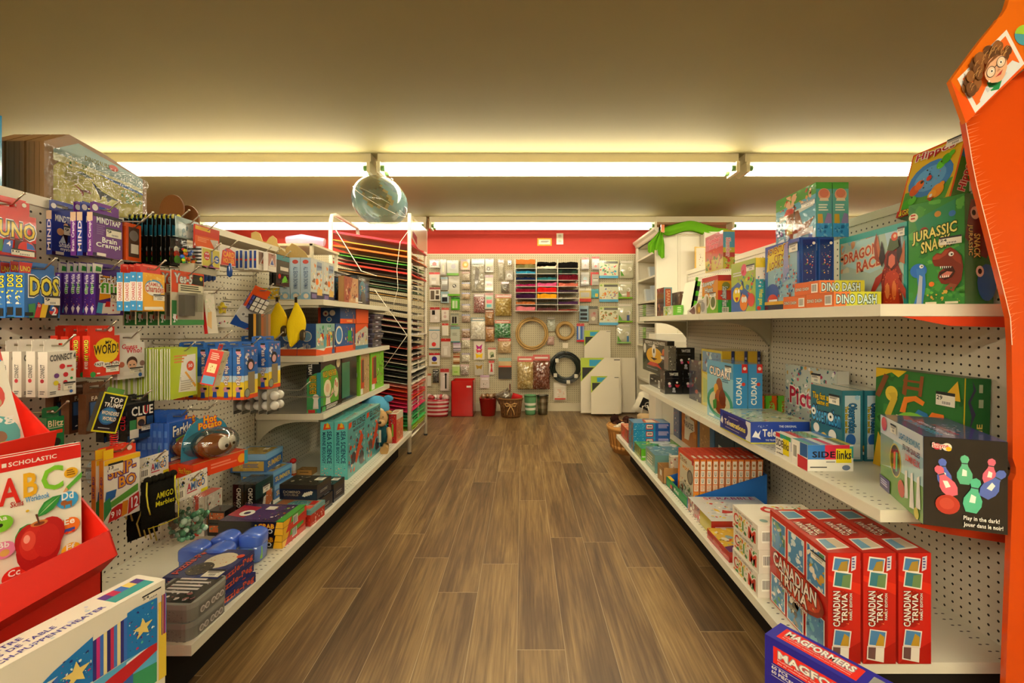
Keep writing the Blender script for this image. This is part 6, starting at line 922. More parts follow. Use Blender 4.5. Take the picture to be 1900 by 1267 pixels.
tf=[('R',0,0,1,1,'24409c'),('R',0,0,1,.05,'c8c838'),('T','Telestrations',.2,.32,.9,.66,'e8e4d8'),('T','THE ORIGINAL',.48,.74,.78,.84,'d8dce8'),('T','THE TELEPHONE GAME SKETCHED OUT',.25,.12,.85,.2,'c8d0e8'),('P',[(.02,.3),(.08,.6),(.12,.45),(.17,.62),(.14,.35),(.17,.2),(.1,.28)],'e8e8ec'),('N',.12,.74,.3,.85,6,3,['8a98d0'],.1)]
tl=[('R',0,0,1,1,'24409c'),('R',0,0,1,.05,'c8c838'),('R',.86,.05,1,.95,'d8dce0'),('C',.78,.5,.14,'1c2c78',.38),('R',.1,.12,.8,.88,'1c2c78'),('T','Telestrations',.16,.35,.85,.62,'e8e4c8'),('T','strations',.38,.35,.85,.6,'d8d040'),('L',.3,.74,.65,.8,1,'9aa0c8'),('L',.2,.18,.75,.24,1,'9aa0c8'),('P',[(.02,.4),(.08,.7),(.12,.5),(.1,.3)],'e8e8ec')]
pb('game_box','wide blue sketching game box with white and yellow lettering, lying flat','game',ZM,(1393,823),1502,1336.5,782.6,col='24409c',m='gloss',w=.225,front=tf,left=tl,top=[('R',0,0,1,1,'b8c0a0'),('N',0,0,1,1,70,4,['e8e4d0','6ab048','e8c890','3a8a48','c85a38','8ab0c0','d8d8c0'],.06)])
of=[('R',0,0,1,1,'2a6a78'),('T','The fast and fun',.06,.80,.9,.9,'e0c020','2a2a10'),('T','Game of',.2,.72,.6,.8,'e0c020','2a2a10'),('T','Observation',.04,.46,.95,.70,'3aa0d8','1c3050'),('C',.1,.6,.08,'e8ece8'),('C',.66,.58,.09,'e8ece8'),('C',.1,.6,.03,'111'),('C',.66,.58,.03,'111'),('C',.45,.2,.14,'d8a838',.12),('C',.2,.36,.1,'e8e4dc'),('C',.72,.32,.12,'e8e4dc'),('N',0,0,1,.28,30,3,['d8a838','8a5a38','e8e4dc','c8783c','3a80a0','5a3a28'],.08),PT(.62,.78,.94,.92)]
osd=[('R',0,0,1,1,'2a6a78'),('R',.12,.03,.88,.93,'a8b8c0'),('T','Observation',.32,.4,.7,.82,'2a6a98','1c2c40',-1),('T','The fast and fun',.14,.4,.28,.78,'b8a020','2a2a10',-1),('C',.4,.3,.25,'2a5aa0',.09),('C',.72,.9,.12,'8ab0c8'),('R',.1,.06,.86,.24,'c0ccd0')]
for i in range(2):
    carton('game_box',['teal observation game box with its front to the aisle','teal observation game box, second one, only spine showing'][i],'game',1.068+.075*i,1.53,ZM,.068,.165,.236,side=1,col='2a6a78',m='gloss',left=of,front=osd,top=[('R',0,0,1,1,'c8ccc0')],group='teal observation game boxes')
sl=[('R',0,0,1,1,'ece8dc'),('R',0,.82,.3,1,'c82838'),('R',.3,.82,.7,1,'2a9a90'),('R',.7,.82,1,1,'3aa050'),('T','SIDE',.05,.45,.5,.75,'26262a'),('P',[(.5,.2),(.9,.2),(.9,.85),(.5,.85)],'e8d418'),('T','links',.52,.42,.88,.74,'26262a'),('L',.05,.3,.45,.36,1,'555'),('C',.12,.16,.03,'222'),('L',.2,.12,.6,.2,1,'666')]
sf=[('R',0,0,1,1,'ece8dc'),('R',.0,.45,.38,1,'3a78c0'),('R',.38,.45,.92,1,'d8344c'),('R',.92,.5,1,.95,'3aa098'),('R',.62,.32,.96,.86,'e8d418'),('T','SIDE',.1,.52,.6,.76,'26262a'),('T','links',.64,.46,.95,.8,'26262a'),('L',.05,.1,.45,.18,1,'555'),('C',.84,.14,.09,'6a7a98',.1),('R',.4,.34,.6,.38,'888')]
stp=[('V',0,0,1,1,['3a98a0','3a78c0','c8d0d0','d8344c','e8e8dc','8a8a48','c8b838'])]
carton('game_box','white word link game box with yellow square, front one of two','game',.888,1.427,ZM,.142,.085,.082,side=1,col='ece8dc',m='gloss',left=[('R',0,0,1,1,'ece8dc'),('B',.1,.25,.4,.85),('P',[(.4,.0),(1,.0),(1,.45),(.4,.5)],'c8303c'),('R',.55,.5,1,1,'2a60a0')],front=sf,top=stp,group='word link games')
carton('game_box','white word link game box with yellow square, rear one of two','game',.887,1.514,ZM,.142,.09,.082,side=1,col='ece8dc',m='gloss',left=sl,front=sf,top=[('V',0,0,1,1,['e8e4d8','c82838','2a9a90','3aa050','c8d0c8','3a78c0'])],group='word link games')
sn=[('R',0,0,1,1,'2a6e2c'),('N',0,0,1,1,14,7,['1f5a22','3a8030','255f26'],.12),('P',[(.0,.9),(.3,1),(0,1)],'e0b820'),('P',[(.15,1),(.4,1),(.3,.93)],'e0b820'),('P',[(.35,.78),(.38,.97),(.42,.97),(.40,.76)],'8a4a20'),('P',[(.54,.78),(.56,.97),(.6,.97),(.58,.78)],'8a4a20'),('P',[(.36,.86),(.58,.86),(.58,.83),(.36,.83)],'8a4a20'),('P',[(.36,.92),(.58,.92),(.58,.9),(.36,.9)],'8a4a20'),('P',[(0,.72),(.12,.95),(.18,.93),(.06,.7)],'7a4420'),
 ('C',.22,.76,.08,'d8b838'),('P',[(.2,.5),(.3,.72),(.27,.78),(.18,.76),(.22,.72),(.14,.55)],'c8a830'),('P',[(.33,.6),(.38,.75),(.52,.78),(.62,.74),(.6,.7),(.5,.73),(.42,.7),(.4,.6)],'e07a20'),('P',[(.48,.58),(.55,.66),(.65,.64),(.7,.55),(.6,.52)],'2a70a8'),('P',[(.62,.55),(.7,.66),(.82,.66),(.86,.5),(.8,.45),(.78,.58),(.72,.6)],'e0701c'),('C',.5,.5,.22,'7ab83a',.12),('T','WIGGLE',.3,.47,.75,.56,'c83020','e8d8a0'),('P',[(0,.0),(.06,.35),(.14,.25),(.1,0)],'e0b020'),('P',[(.8,.8),(.95,.97),(.98,.8)],'d8a828'),PT(.74,.74,.93,.86,'29')]
ss=[('R',0,0,1,1,'1f6e34'),('R',0,0,.05,1,'c8b828'),('P',[(.3,.98),(.45,.9),(.25,.8),(.45,.7),(.3,.6),(.22,.55),(.3,.68),(.15,.8),(.35,.9)],'3a3a58'),('T','SNAKES GAME',.5,.02,.72,.62,'e8d870',None,1),('L',.55,.7,.75,.95,2,'a8c0a0')]
pb('game_box','large green snake game box standing against the pegboard','game',ZM,(1783,None),1826,1631,705,X=1.155,h=.316,d=.30,w=.07,ang=0,col='1f6e34',left=sn,front=ss,top=[('R',0,0,1,1,'4a5a30')],lean=(0,.03))
pin=lambda x,y,s,c,r=0:[('P',[(x+s*a*math.cos(r)-s*b*math.sin(r),y+(s*a*math.sin(r)+s*b*math.cos(r))*.73) for a,b in ((-.10,1.0),(0,1.06),(.10,1.0),(.13,.9),(.08,.76),(.10,.66),(.22,.4),(.22,.22),(.13,0),(-.13,0),(-.22,.22),(-.22,.4),(-.10,.66),(-.08,.76),(-.13,.9))],c),('P',[(x+s*a*math.cos(r)-s*b*math.sin(r),y+(s*a*math.sin(r)+s*b*math.cos(r))*.73) for a,b in ((-.08,.77),(.08,.77),(.08,.73),(-.08,.73))],'3a4a50'),('P',[(x+s*a*math.cos(r)-s*b*math.sin(r),y+(s*a*math.sin(r)+s*b*math.cos(r))*.73) for a,b in ((-.08,.3),(.06,.3),(.06,.5),(-.06,.55))],'e8f4ec')]
bf=[('R',0,0,1,1,'24211f')]+pin(.27,.46,.40,'5a70c8',.1)+pin(.50,.50,.42,'60b890')+pin(.78,.52,.38,'d86a80',-.1)+pin(.72,.38,.46,'5a70c0',-.5)+pin(.36,.36,.46,'e0687a',.42)+pin(.57,.20,.50,'58c098',-.12)+[('C',.29,.26,.15,'b83a2c'),('C',.28,.27,.09,'c84a38'),('T','Play in the dark!',.48,.10,.9,.16,'ece8e0'),('T','Jouer dans le noir!',.48,.03,.94,.09,'ece8e0'),('C',.16,.9,.05,'c83048'),('C',.28,.9,.06,'e8e0d0'),('T','Suzyne',.1,.87,.3,.94,'c83048','f0ece0'),('C',.3,.88,.035,'e8b828')]
bl=[('R',0,0,1,1,'a8ccd0'),('P',[(0,0),(1,0),(1,.42),(.5,.4),(0,.3)],'6a9a40'),('P',[(0,.3),(.35,.4),(.35,.75),(0,.75)],'8aa088'),('R',0,.75,1,1,'d8dcd8'),('C',.4,.5,.14,'c8b850',.22),('C',.4,.5,.12,'2a2420',.2),('P',[(.35,.38),(.4,.38),(.41,.62),(.36,.6)],'d84a58'),('P',[(.41,.36),(.45,.38),(.46,.62),(.42,.62)],'4ab890'),('P',[(.62,.12),(.70,.15),(.68,.48),(.63,.46)],'e8e4dc'),('P',[(.73,.06),(.83,.08),(.80,.5),(.76,.48)],'f0ece4'),('P',[(.87,.12),(.96,.14),(.94,.52),(.89,.48)],'e8e4dc'),('C',.55,.2,.08,'c84030'),('C',.88,.06,.05,'d8cc30'),('T','LIGHT-UP BOWLING',.5,.82,.95,.9,'3a80a8'),('T','JEU DE QUILLES',.58,.70,.95,.78,'26303a'),('T','LUMINEUX',.65,.6,.95,.68,'d84a38'),('C',.12,.9,.07,'d84a58'),('R',.0,.0,.27,.17,'4a3a80'),('L',.03,.04,.22,.13,3,'c8c0e0'),PT(.3,.84,.44,.96)]
bt_=[('R',0,0,1,1,'463a80'),('P',[(.15,.15),(.35,.15),(.35,.8),(.15,.8)],'463a80'),('T','LIGHT-UP BOWLING',.2,.1,.32,.75,'5ab0d0',None,1),('T','JEU DE QUILLES',.36,.1,.45,.7,'e8e4ec',None,1),('T','LUMINEUX',.48,.15,.56,.6,'d84a58',None,1),('N',.58,.3,.85,.6,9,3,['e8d0a0','d84a58','e8e4dc','8ac0a0'],.12)]
pb('toy_box','glow bowling set box, black front with coloured pins, overhanging the shelf end','toy',ZM,(1713.4,972.5),1869.7,1634.4,809,ang=-21.5,col='463a80',m='gloss',front=bf,left=bl,top=bt_)
# ================= RIGHT: base deck =================
ZB=.1945
def rnd_photo(a,b,c,d,s,k=None): return [('R',a-.015,b-.01,c+.015,d+.01,'e8e0d4'),('R',a,b,c,d,'4a88b8'),('N',a,b,c,d,14,s,k or ['3a78b0','c89838','e8e0d0','5a8a58','8ab8d0'],.22)]
cf=[('R',0,0,1,1,'c4241c')]+rnd_photo(.05,.62,.3,.93,1,['3a7a98','5a8a58','c8c098','8ab0b8'])+rnd_photo(.37,.62,.63,.93,2,['5a90b8','e8ece8','c8dce4'])+rnd_photo(.7,.6,.96,.95,3)+rnd_photo(.05,.03,.3,.32,4,['7ab0c8','e8ece8','5a9a58'])+rnd_photo(.37,.03,.63,.32,5,['e0dccf','8a8a80','5a5850'])+rnd_photo(.7,.03,.96,.36,6,['3a88b0','6ab0c8','1c5a88'])+[('C',.55,.44,.42,'8a1c14',.17),('C',.52,.45,.40,'c83a24',.15),('N',.25,.36,.85,.52,22,7,['e8c078','d84a28','b82c1c'],.05),('T','CANADIAN',.10,.46,.86,.60,'f0e8dc','6a1410',0,-.04),('T','TRIVIA',.22,.35,.72,.46,'f0e8dc','6a1410',0,-.04),('T','FAMILY EDITION',.22,.285,.72,.32,'f0e8dc','8a1c14',0,-.03),PT(.78,.86,1.0,.93)]
cs_=[('R',0,0,1,1,'c2261c'),('P',[(0,.0),(.3,.08),(1,.2),(1,.0)],'a81c14'),('P',[(0,.75),(1,.62),(1,.72),(0,.8)],'d8301c')]+[('P',[(.12,.84),(.18,.97),(.68,.95),(.62,.82)],'e8e0d4'),('P',[(.16,.85),(.21,.955),(.64,.94),(.59,.835)],'4a80b0'),('P',[(.28,.84),(.4,.92),(.6,.93),(.59,.835)],'a88838'),('P',[(.14,.70),(.2,.84),(.74,.82),(.7,.67)],'e8e0d4'),('P',[(.18,.71),(.23,.83),(.7,.81),(.66,.685)],'3a7a88'),('P',[(.4,.7),(.45,.8),(.7,.81),(.66,.685)],'6a8a58'),('C',.42,.5,.30,'a02018',.17),('N',.2,.36,.7,.66,20,3,['e0b068','d84a28','b82c1c'],.08),('T','CANADIAN',.14,.34,.36,.66,'f0e8dc','6a1410',1),('T','TRIVIA',.40,.38,.58,.64,'f0e8dc','6a1410',1),('T','FAMILY EDITION',.64,.4,.72,.64,'f0e8dc','8a1c14',1),('P',[(.12,.17),(.18,.32),(.7,.3),(.64,.15)],'e8e0d4'),('P',[(.16,.18),(.21,.31),(.66,.29),(.61,.165)],'4a80b0'),('P',[(.35,.17),(.48,.28),(.62,.25),(.61,.165)],'b8902c'),('P',[(.08,.05),(.1,.17),(.62,.15),(.6,.02)],'e8e0d4'),('P',[(.12,.06),(.13,.16),(.36,.155),(.34,.045)],'6a4a48'),('P',[(.68,.84),(.82,.86),(.84,.98),(.7,.97)],'d8d4dc'),('L',.71,.86,.8,.96,4,'5a5a90')]
ct_=[('R',0,0,1,1,'b8241c'),('P',[(.1,.05),(.9,.1),(.85,.3),(.2,.28)],'e8e0d4'),('P',[(.15,.08),(.5,.1),(.5,.27),(.24,.26)],'6a9ab8'),('P',[(.5,.1),(.85,.12),(.82,.28),(.5,.27)],'c8b8a0'),('C',.5,.5,.4,'a01c14',.18),('T','CANADIAN',.2,.35,.45,.66,'f0d8c8','6a1410',1),('T','TRIVIA',.5,.38,.75,.62,'f0d8c8','6a1410',1),('P',[(.15,.72),(.85,.75),(.8,.95),(.2,.95)],'e8e0d4'),('P',[(.2,.74),(.8,.77),(.76,.93),(.24,.93)],'5a90b0')]
for i in range(3):
    carton('trivia_game_box','tall red quiz game box with landscape photos, '+['left','middle','right'][i]+' of three','game',.750+.0865*i,1.125,ZB,.080,.262,.272,side=1,col='b8221a',m='gloss',left=cf,front=cs_,top=ct_,group='red quiz game boxes')
wl=[('R',0,0,1,1,'e4dccf'),('T','THIS THAT & EVERYTHING',.08,.82,.8,.93,'5a5450'),('N',.04,.1,.96,.78,40,3,['d86a28','5a9a48','e8c848','c83a28','3a8a48','e8e0d0'],.07),('T','C',.06,.26,.24,.76,'c83a28','e8e0d0'),('T','U',.28,.24,.36,.66,'e0b83a'),('T','I',.42,.22,.47,.64,'5a9a48'),('T','M',.66,.16,.94,.66,'c83a28','e8e0d0')]
wt=[('R',0,0,1,1,'e2dccc'),('N',.35,.1,.95,.9,46,3,['c83a28','5a9a48','e8c848','3a8a48','d86a28','e8e0d0'],.07),('P',[(.5,.3),(.7,.3),(.7,.6),(.5,.6)],'e8c828'),('C',.4,.7,.1,'c82c28'),('C',.4,.7,.05,'e2dccc'),('C',.15,.2,.05,'8aa8a0')]
for i in range(3):
    carton('game_box','white party game box with barcode end, '+['bottom','middle','top'][i]+' of three','game',.716+.003*(i%2),1.394,ZB+.0735*i,.235,.166,.0725,side=1,col='e4dccf',left=wl,front=[('R',0,0,1,1,'dfd7c8'),('B',.05,.28,.155,.78)],top=wt,group='white party game boxes',ang=0)
carton('game_box','red sided flat game box with yellow cover, at the shelf edge','game',.722,1.60,ZB,.2,.19,.036,side=1,col='b02420',m='gloss',left=[('R',0,0,1,1,'b02420'),('L',.3,.3,.7,.6,2,'d87a68')],top=[('R',0,0,1,1,'d8b040'),('N',0,0,1,1,36,3,['e8c848','d86a28','e8e0c8','6a4a38','88a8b0'],.08),('P',[(0,0),(.3,0),(.3,.3),(0,.2)],'6a3a68')])
carton('game_box','crossword board game box with red and white cover lying flat','game',.742,1.80,ZB,.30,.255,.058,side=1,col='8a5048',m='gloss',left=[('R',0,0,1,1,'b0807a'),('R',.55,0,1,1,'b8a838'),('N',0,0,.55,1,14,3,['c83a48','e8e0d0','3a6a78'],.1)],top=[('R',0,0,1,1,'c8ccc8'),('T','SCRABBLE',.2,.86,.95,.97,'a83058','e8e4dc'),('N',.05,.1,.6,.75,30,4,['d8b828','e8e4d8','c83a38','a8b8c0','e0c868'],.09),('P',[(.25,.3),(.75,.1),(.8,.2),(.3,.42)],'b82c28'),('P',[(.3,.2),(.9,.35),(.9,.42),(.3,.28)],'e8e0d8')],front=[('R',0,0,1,1,'b02a24'),('R',.05,.2,.95,.6,'e8e0d8')])
# counter display tray with orange games
r=empty('display_tray',(.745,2.07,ZB),'blue and green cardboard counter tray holding a row of orange games','display')
def DT(n,f):
    mb=MB(); f(mb); return mb.obj(n,r)
DT('side_panel',lambda m:(m.prism([(0,0,0),(.36,0,0),(.36,0,.153),(0,0,.043)],(0,.003,0),'1c64b8'),art(FR(m,(0,0,0),(1,0,0),(0,0,1),.36,.153,(0,-1,0)),[('C',.62,.02,.05,'c8283c')])))
DT('rear_side_panel',lambda m:m.prism([(0,.30,0),(.36,.30,0),(.36,.30,.153),(0,.30,.043)],(0,.003,0),'1c64b8'))
DT('front_lip',lambda m:(m.box((0,.003,0),(.003,.30,.045),'168a48'),art(FR(m,(0,.30,0),(0,-1,0),(0,0,1),.297,.045,(-1,0,0)),[('T','Metal',.4,.3,.62,.7,'e8e4dc'),('R',.2,.2,.34,.6,'c83828'),('R',.3,.1,.38,.7,'222')]),m.box((.003,.24,.04),(.02,.30,.046),'e8b828')))
DT('tray_floor',lambda m:m.box((0,.003,0),(.36,.30,.003),'1c5aa0'))
DT('back_panel',lambda m:m.box((.357,.003,0),(.36,.30,.153),'1c5aa0'))
of_=[('R',0,0,1,1,'c8c0a8'),('R',0,0,.12,1,'d8702c'),('R',0,.92,1,1,'c83a28'),('T','Think',.1,.76,.6,.88,'7a3a28','e8d8b0'),('T','words',.3,.62,.8,.74,'c87a28','e8d8b0'),('C',.8,.55,.18,'6a6458',.16),('C',.8,.55,.12,'8a8474',.12),('N',.1,.02,.9,.4,26,4,['8a4a30','4a3a30','e0d8c0','6a7a58','b86a38'],.09),('R',.9,.86,1,.96,'b81c28')]
os_=[('R',0,0,1,1,'d8742c'),('R',.15,.32,.85,.96,'e4dccc'),('R',.15,.76,.85,.78,'d8742c'),('R',.15,.60,.85,.62,'d8742c'),('R',.15,.45,.85,.47,'d8742c'),('C',.5,.87,.24,'a8845a'),('T','U',.35,.64,.65,.73,'444'),('T','U',.35,.5,.65,.58,'444'),('L',.2,.33,.8,.44,3,'d89058'),('R',0,0,1,.3,'e8902c'),('T','TW',.3,.06,.7,.24,'222','e8e4dc',1)]
for i in range(11):
    carton('word_game_box','orange and cream slim game box, '+['leftmost','second from left','third from left','fourth from left','fifth from left','middle','fifth from right','fourth from right','third from right','second from right','rightmost'][i]+' in the blue tray','game',.776+.0289*i,2.085+.0*i,ZB+.004,.0255,.205,.212-.0*i,side=1,lean=(0,.02+.0*i),col='c8502c',m='gloss',left=of_,front=os_,top=[('R',0,0,1,1,'c8402c'),('R',.3,.1,.8,.3,'e0d0b8'),('R',.2,.5,.8,.9,'b83a28')],group='slim orange games in the tray')
mb=MB(); w,d,h=.115,.10,.082; th=.002
mb.box((0,0,0),(w,d,th),'a87c48'); mb.box((0,0,0),(w,th,h),'b08650'); mb.box((0,d-th,0),(w,d,h),'a87c48'); mb.box((0,0,0),(th,d,h),'a07642'); mb.box((w-th,0,0),(w,d,h),'a07642'); art(FR(mb,(0,d,0),(0,-1,0),(0,0,1),d,h,(-1,0,0)),[('R',.4,.4,.75,.75,'d8d0bc')])
mb.obj('open_carton',label='small open brown carton at the edge of the base shelf',cat='carton',loc=(.733,2.385,ZB))
carton('booklet_pack','cream and red illustrated pack standing in the open carton','book',.775,2.395,ZB+.003,.06,.03,.135,side=1,col='d0c8b0',front=[('N',0,0,1,1,26,3,['a83028','3a6a48','e8e0c8','5a4a38','c88a48'],.12)],left=[('R',0,0,1,1,'c8c0a8'),('N',0,0,1,1,10,3,['a83028','3a6a48'],.2)],ang=0)
pb('game_box','pale blue green flat game box behind the brown carton','game',ZB,(1215,878),1240,1198,845,col='6a9a98',m='gloss',w=.20,left=[('R',0,0,1,1,'7aa090'),('L',.2,.2,.8,.8,4,'c8d0b8')],top=[('R',0,0,1,1,'5a8898'),('N',0,0,1,1,20,3,['6a98a8','4a7888','8ab0b0','e8e4d8'],.12)])
pb('game_box','bright green flat game box with white cloud titles','game',ZB,(1190,854),1260,1172,833,col='5aa82c',m='gloss',w=.26,left=[('R',0,0,1,1,'6a8a38'),('N',0,.1,1,.9,14,3,['8a9a48','4a6a28','a8a868'],.1)],front=[('R',0,0,1,1,'6ac02c'),('L',.02,.2,.14,.35,1,'e8f0e0')],top=[('R',0,0,1,1,'5aa048'),('N',0,0,1,1,26,3,['6ab048','a8b850','4a9058','88b848'],.12),('C',.62,.65,.26,'d0d8d0',.18),('C',.72,.35,.22,'d0d8d0',.14),('L',.45,.6,.8,.72,2,'6a7a78'),('L',.6,.3,.85,.4,2,'6a7a78')])
for i in range(4):
    carton('game_box','light blue flat game box with red domino badge, '+['bottom','third from top','second from top','top'][i]+' of the stack','game',.722,2.98,ZB+.0468*i,.237,.14,.046,side=1,col='2a88c0',m='gloss',left=[('R',0,0,1,1,'3a5a78'),('N',0,0,1,1,12,3,['8a5a58','3a88a8','a87a68'],.12)],front=[('R',0,0,1,1,'2a90c8'),('R',.6,0,1,1,'2a58a8'),('N',0,.1,.3,.95,26,3,['8ad0d8','3a98c8','a8e0e0'],.05),('R',.34,.12,.54,.86,'b82838'),('R',.36,.25,.52,.76,'e8e0d0'),('C',.4,.5,.018,'222'),('C',.44,.5,.018,'222'),('C',.48,.5,.018,'222'),('L',.68,.25,.97,.85,4,'c8b8e0')],top=[('R',0,0,1,1,'3a80b0'),('P',[(.3,.1),(.75,.1),(.7,.85),(.35,.85)],'b83a38'),('P',[(.38,.2),(.66,.2),(.62,.75),(.42,.75)],'d8c8a8')],group='light blue domino games')
carton('game_box','coral red flat game box at the far end of the base shelf','game',.735,3.20,ZB,.19,.22,.09,side=1,col='b83428',left=[('R',0,0,1,1,'a8503a'),('N',0,.1,1,.9,12,3,['8a7a38','c8402c','6a5a38'],.12)],front=[('R',0,0,1,1,'b82828'),('T','PI',.1,.3,.3,.7,'e8e4dc')],top=[('R',0,0,1,1,'c86a48'),('N',0,0,1,1,20,3,['d8a878','c84a38','a8b088','e08a58'],.12)])
for i,(ya,yb_,c,fa,lb,h) in enumerate(((3.28,3.44,'20406a',[('R',0,0,1,1,'6a7a98'),('R',.75,0,1,1,'1c3c6c'),('N',.05,.1,.7,.9,16,3,['c86a78','8a90a8','e8e0dc','5a6a88'],.12)],'blue grey box with rabbit picture standing at the back of the base shelf',.33),
 (2.99,3.265,'b8702c',[('R',0,0,1,1,'b8702c'),('N',0,0,1,1,10,5,['c8802c','a85a24'],.2),('P',[(.2,.1),(.5,.12),(.6,.3),(.9,.4),(.85,.6),(.6,.62),(.5,.75),(.25,.7)],'d8d4c0'),('T','PARADISE',.2,.38,.8,.52,'26262a'),('T','THE',.25,.56,.4,.62,'26262a')],'orange game box with cream map shape standing under the middle shelf',.31),
 (2.71,2.97,'3a5a78',[('R',0,0,1,1,'3a6080'),('R',.0,.7,1,.95,'4a7a98'),('R',.15,.05,.75,.7,'a87840'),('N',.2,.2,.7,.6,12,4,['8a5a30','c89a60'],.12),PT(.75,.8,.95,.92)],'blue game box with brown parchment picture standing under the middle shelf',.31),
 (2.46,2.70,'22282e',[('R',0,0,1,1,'20282e'),('P',[(.15,.1),(.75,.05),(.85,.4),(.2,.45)],'c8c4b0'),('T','U',.4,.2,.58,.35,'333'),('N',.2,.6,.9,.9,6,4,['3a4a58','c8c4b0'],.08)],'dark game box with cream diamond label, farther of two',.30),
 (2.30,2.45,'22282e',[('R',0,0,1,1,'20282e'),('P',[(.15,.1),(.75,.05),(.85,.4),(.2,.45)],'c8c4b0'),('T','U',.4,.2,.58,.35,'333')],'dark game box with cream diamond label, nearer of two',.30))):
    carton('game_box',lb,'game',1.135,ya,ZB,.06,yb_-ya,h,side=1,col=c,left=fa)
# ================= foreground right =================
dX,dY=.56,-.83
mf=[('R',0,0,1,1,'26208e'),('R',.06,.903,.78,.972,'d8281c'),('T','MAGFORMERS',.095,.932,.72,.962,'e8e4dc','8a8a90'),('T','Intelligent Magnetic Construction Set For Brain Development',.09,.920,.74,.928,'e8d0cc'),('T','Jeu de construction magnetique intelligent pour le developpement',.09,.909,.74,.917,'e8d0cc'),('R',.05,.895,.5,.8965,'e8e4dc'),('T','60 PCS',.05,.878,.16,.892,'e8e4dc'),('T','60 PIECES',.05,.860,.2,.874,'e8e4dc'),('T','AGES 3+',.3,.876,.42,.890,'e8e4dc'),('R',.05,.852,.5,.8535,'e8e4dc'),('R',.1,.1,.9,.8,'3a7ac8')]
mt=[('R',0,0,1,1,'2a259a'),('R',.06,.18,.55,.86,'d8281c'),('T','MAGFORMERS',.09,.48,.51,.78,'ece8e0','9a9aa0'),('T','Intelligent Magnetic Construction Set For Brain Development',.09,.37,.51,.44,'e8c8c4'),('T','Jeu de construction magnetique intelligent pour le developpement',.09,.26,.51,.33,'e8c8c4'),('R',.60,.1,.80,.8,'8a8a88'),('T','60 PCS',.64,.5,.78,.7,'e8e4dc')]
carton('construction_set_box','purple blue magnet construction set box with red title panel, standing on the floor','toy',.453,.856,0,.26,.056,.45,ang=math.degrees(math.atan2(-.113,.075)),side=1,col='26208e',front=mf,top=mt)
# orange floor display
r=empty('cardboard_display',(1.1,1.04,0),'tall bright orange cardboard floor display at the right edge','display')
def OD(n,f):
    mb=MB(); f(mb); mb.v=[(x-1.1,y-1.04,z) for x,y,z in mb.v]; return mb.obj(n,r)
YO=1.02
def q3(p,Y=YO): return (atY(p[0],Y),Y,zof(p[1],Y))
edge=[(1790,222),(1797,262),(1803,300),(1812,345),(1826,400),(1840,455),(1853,505),(1865,552),(1874,590),(1877,640),(1878,700),(1879,770),(1879,850),(1885,868),(1885,880),(1879,892),(1877,960),(1873,1080),(1869,1180),(1866,1267),(1860,1458)]
def sidep(mb):
    pts=[q3(p) for p in edge]+[q3((2060,1458)),q3((2060,100)),q3((1900,130))]
    mb.prism(pts,(0,.012,0),'d24c10','gloss')
OD('side_panel',sidep)
def front(mb):
    # the panel facing the aisle, following the same curve
    for a,b in zip(edge[:-1],edge[1:]):
        A=Vector(q3(a));B=Vector(q3(b)); mb.poly([A,B,B+Vector((0.02,-.34,0)),A+Vector((0.02,-.34,0))],'d8401a','card')
OD('back_panel',lambda mb:mb.box((1.40,1.0,0),(1.42,1.035,1.6),'d8501c'))
hd=[(1764,150),(1780,128),(1822,72),(1850,38),(1853,33),(1858,30),(1862,24),(1868,14),(1875,-10),(2000,-140),(2040,100),(1900,126),(1792,228)]
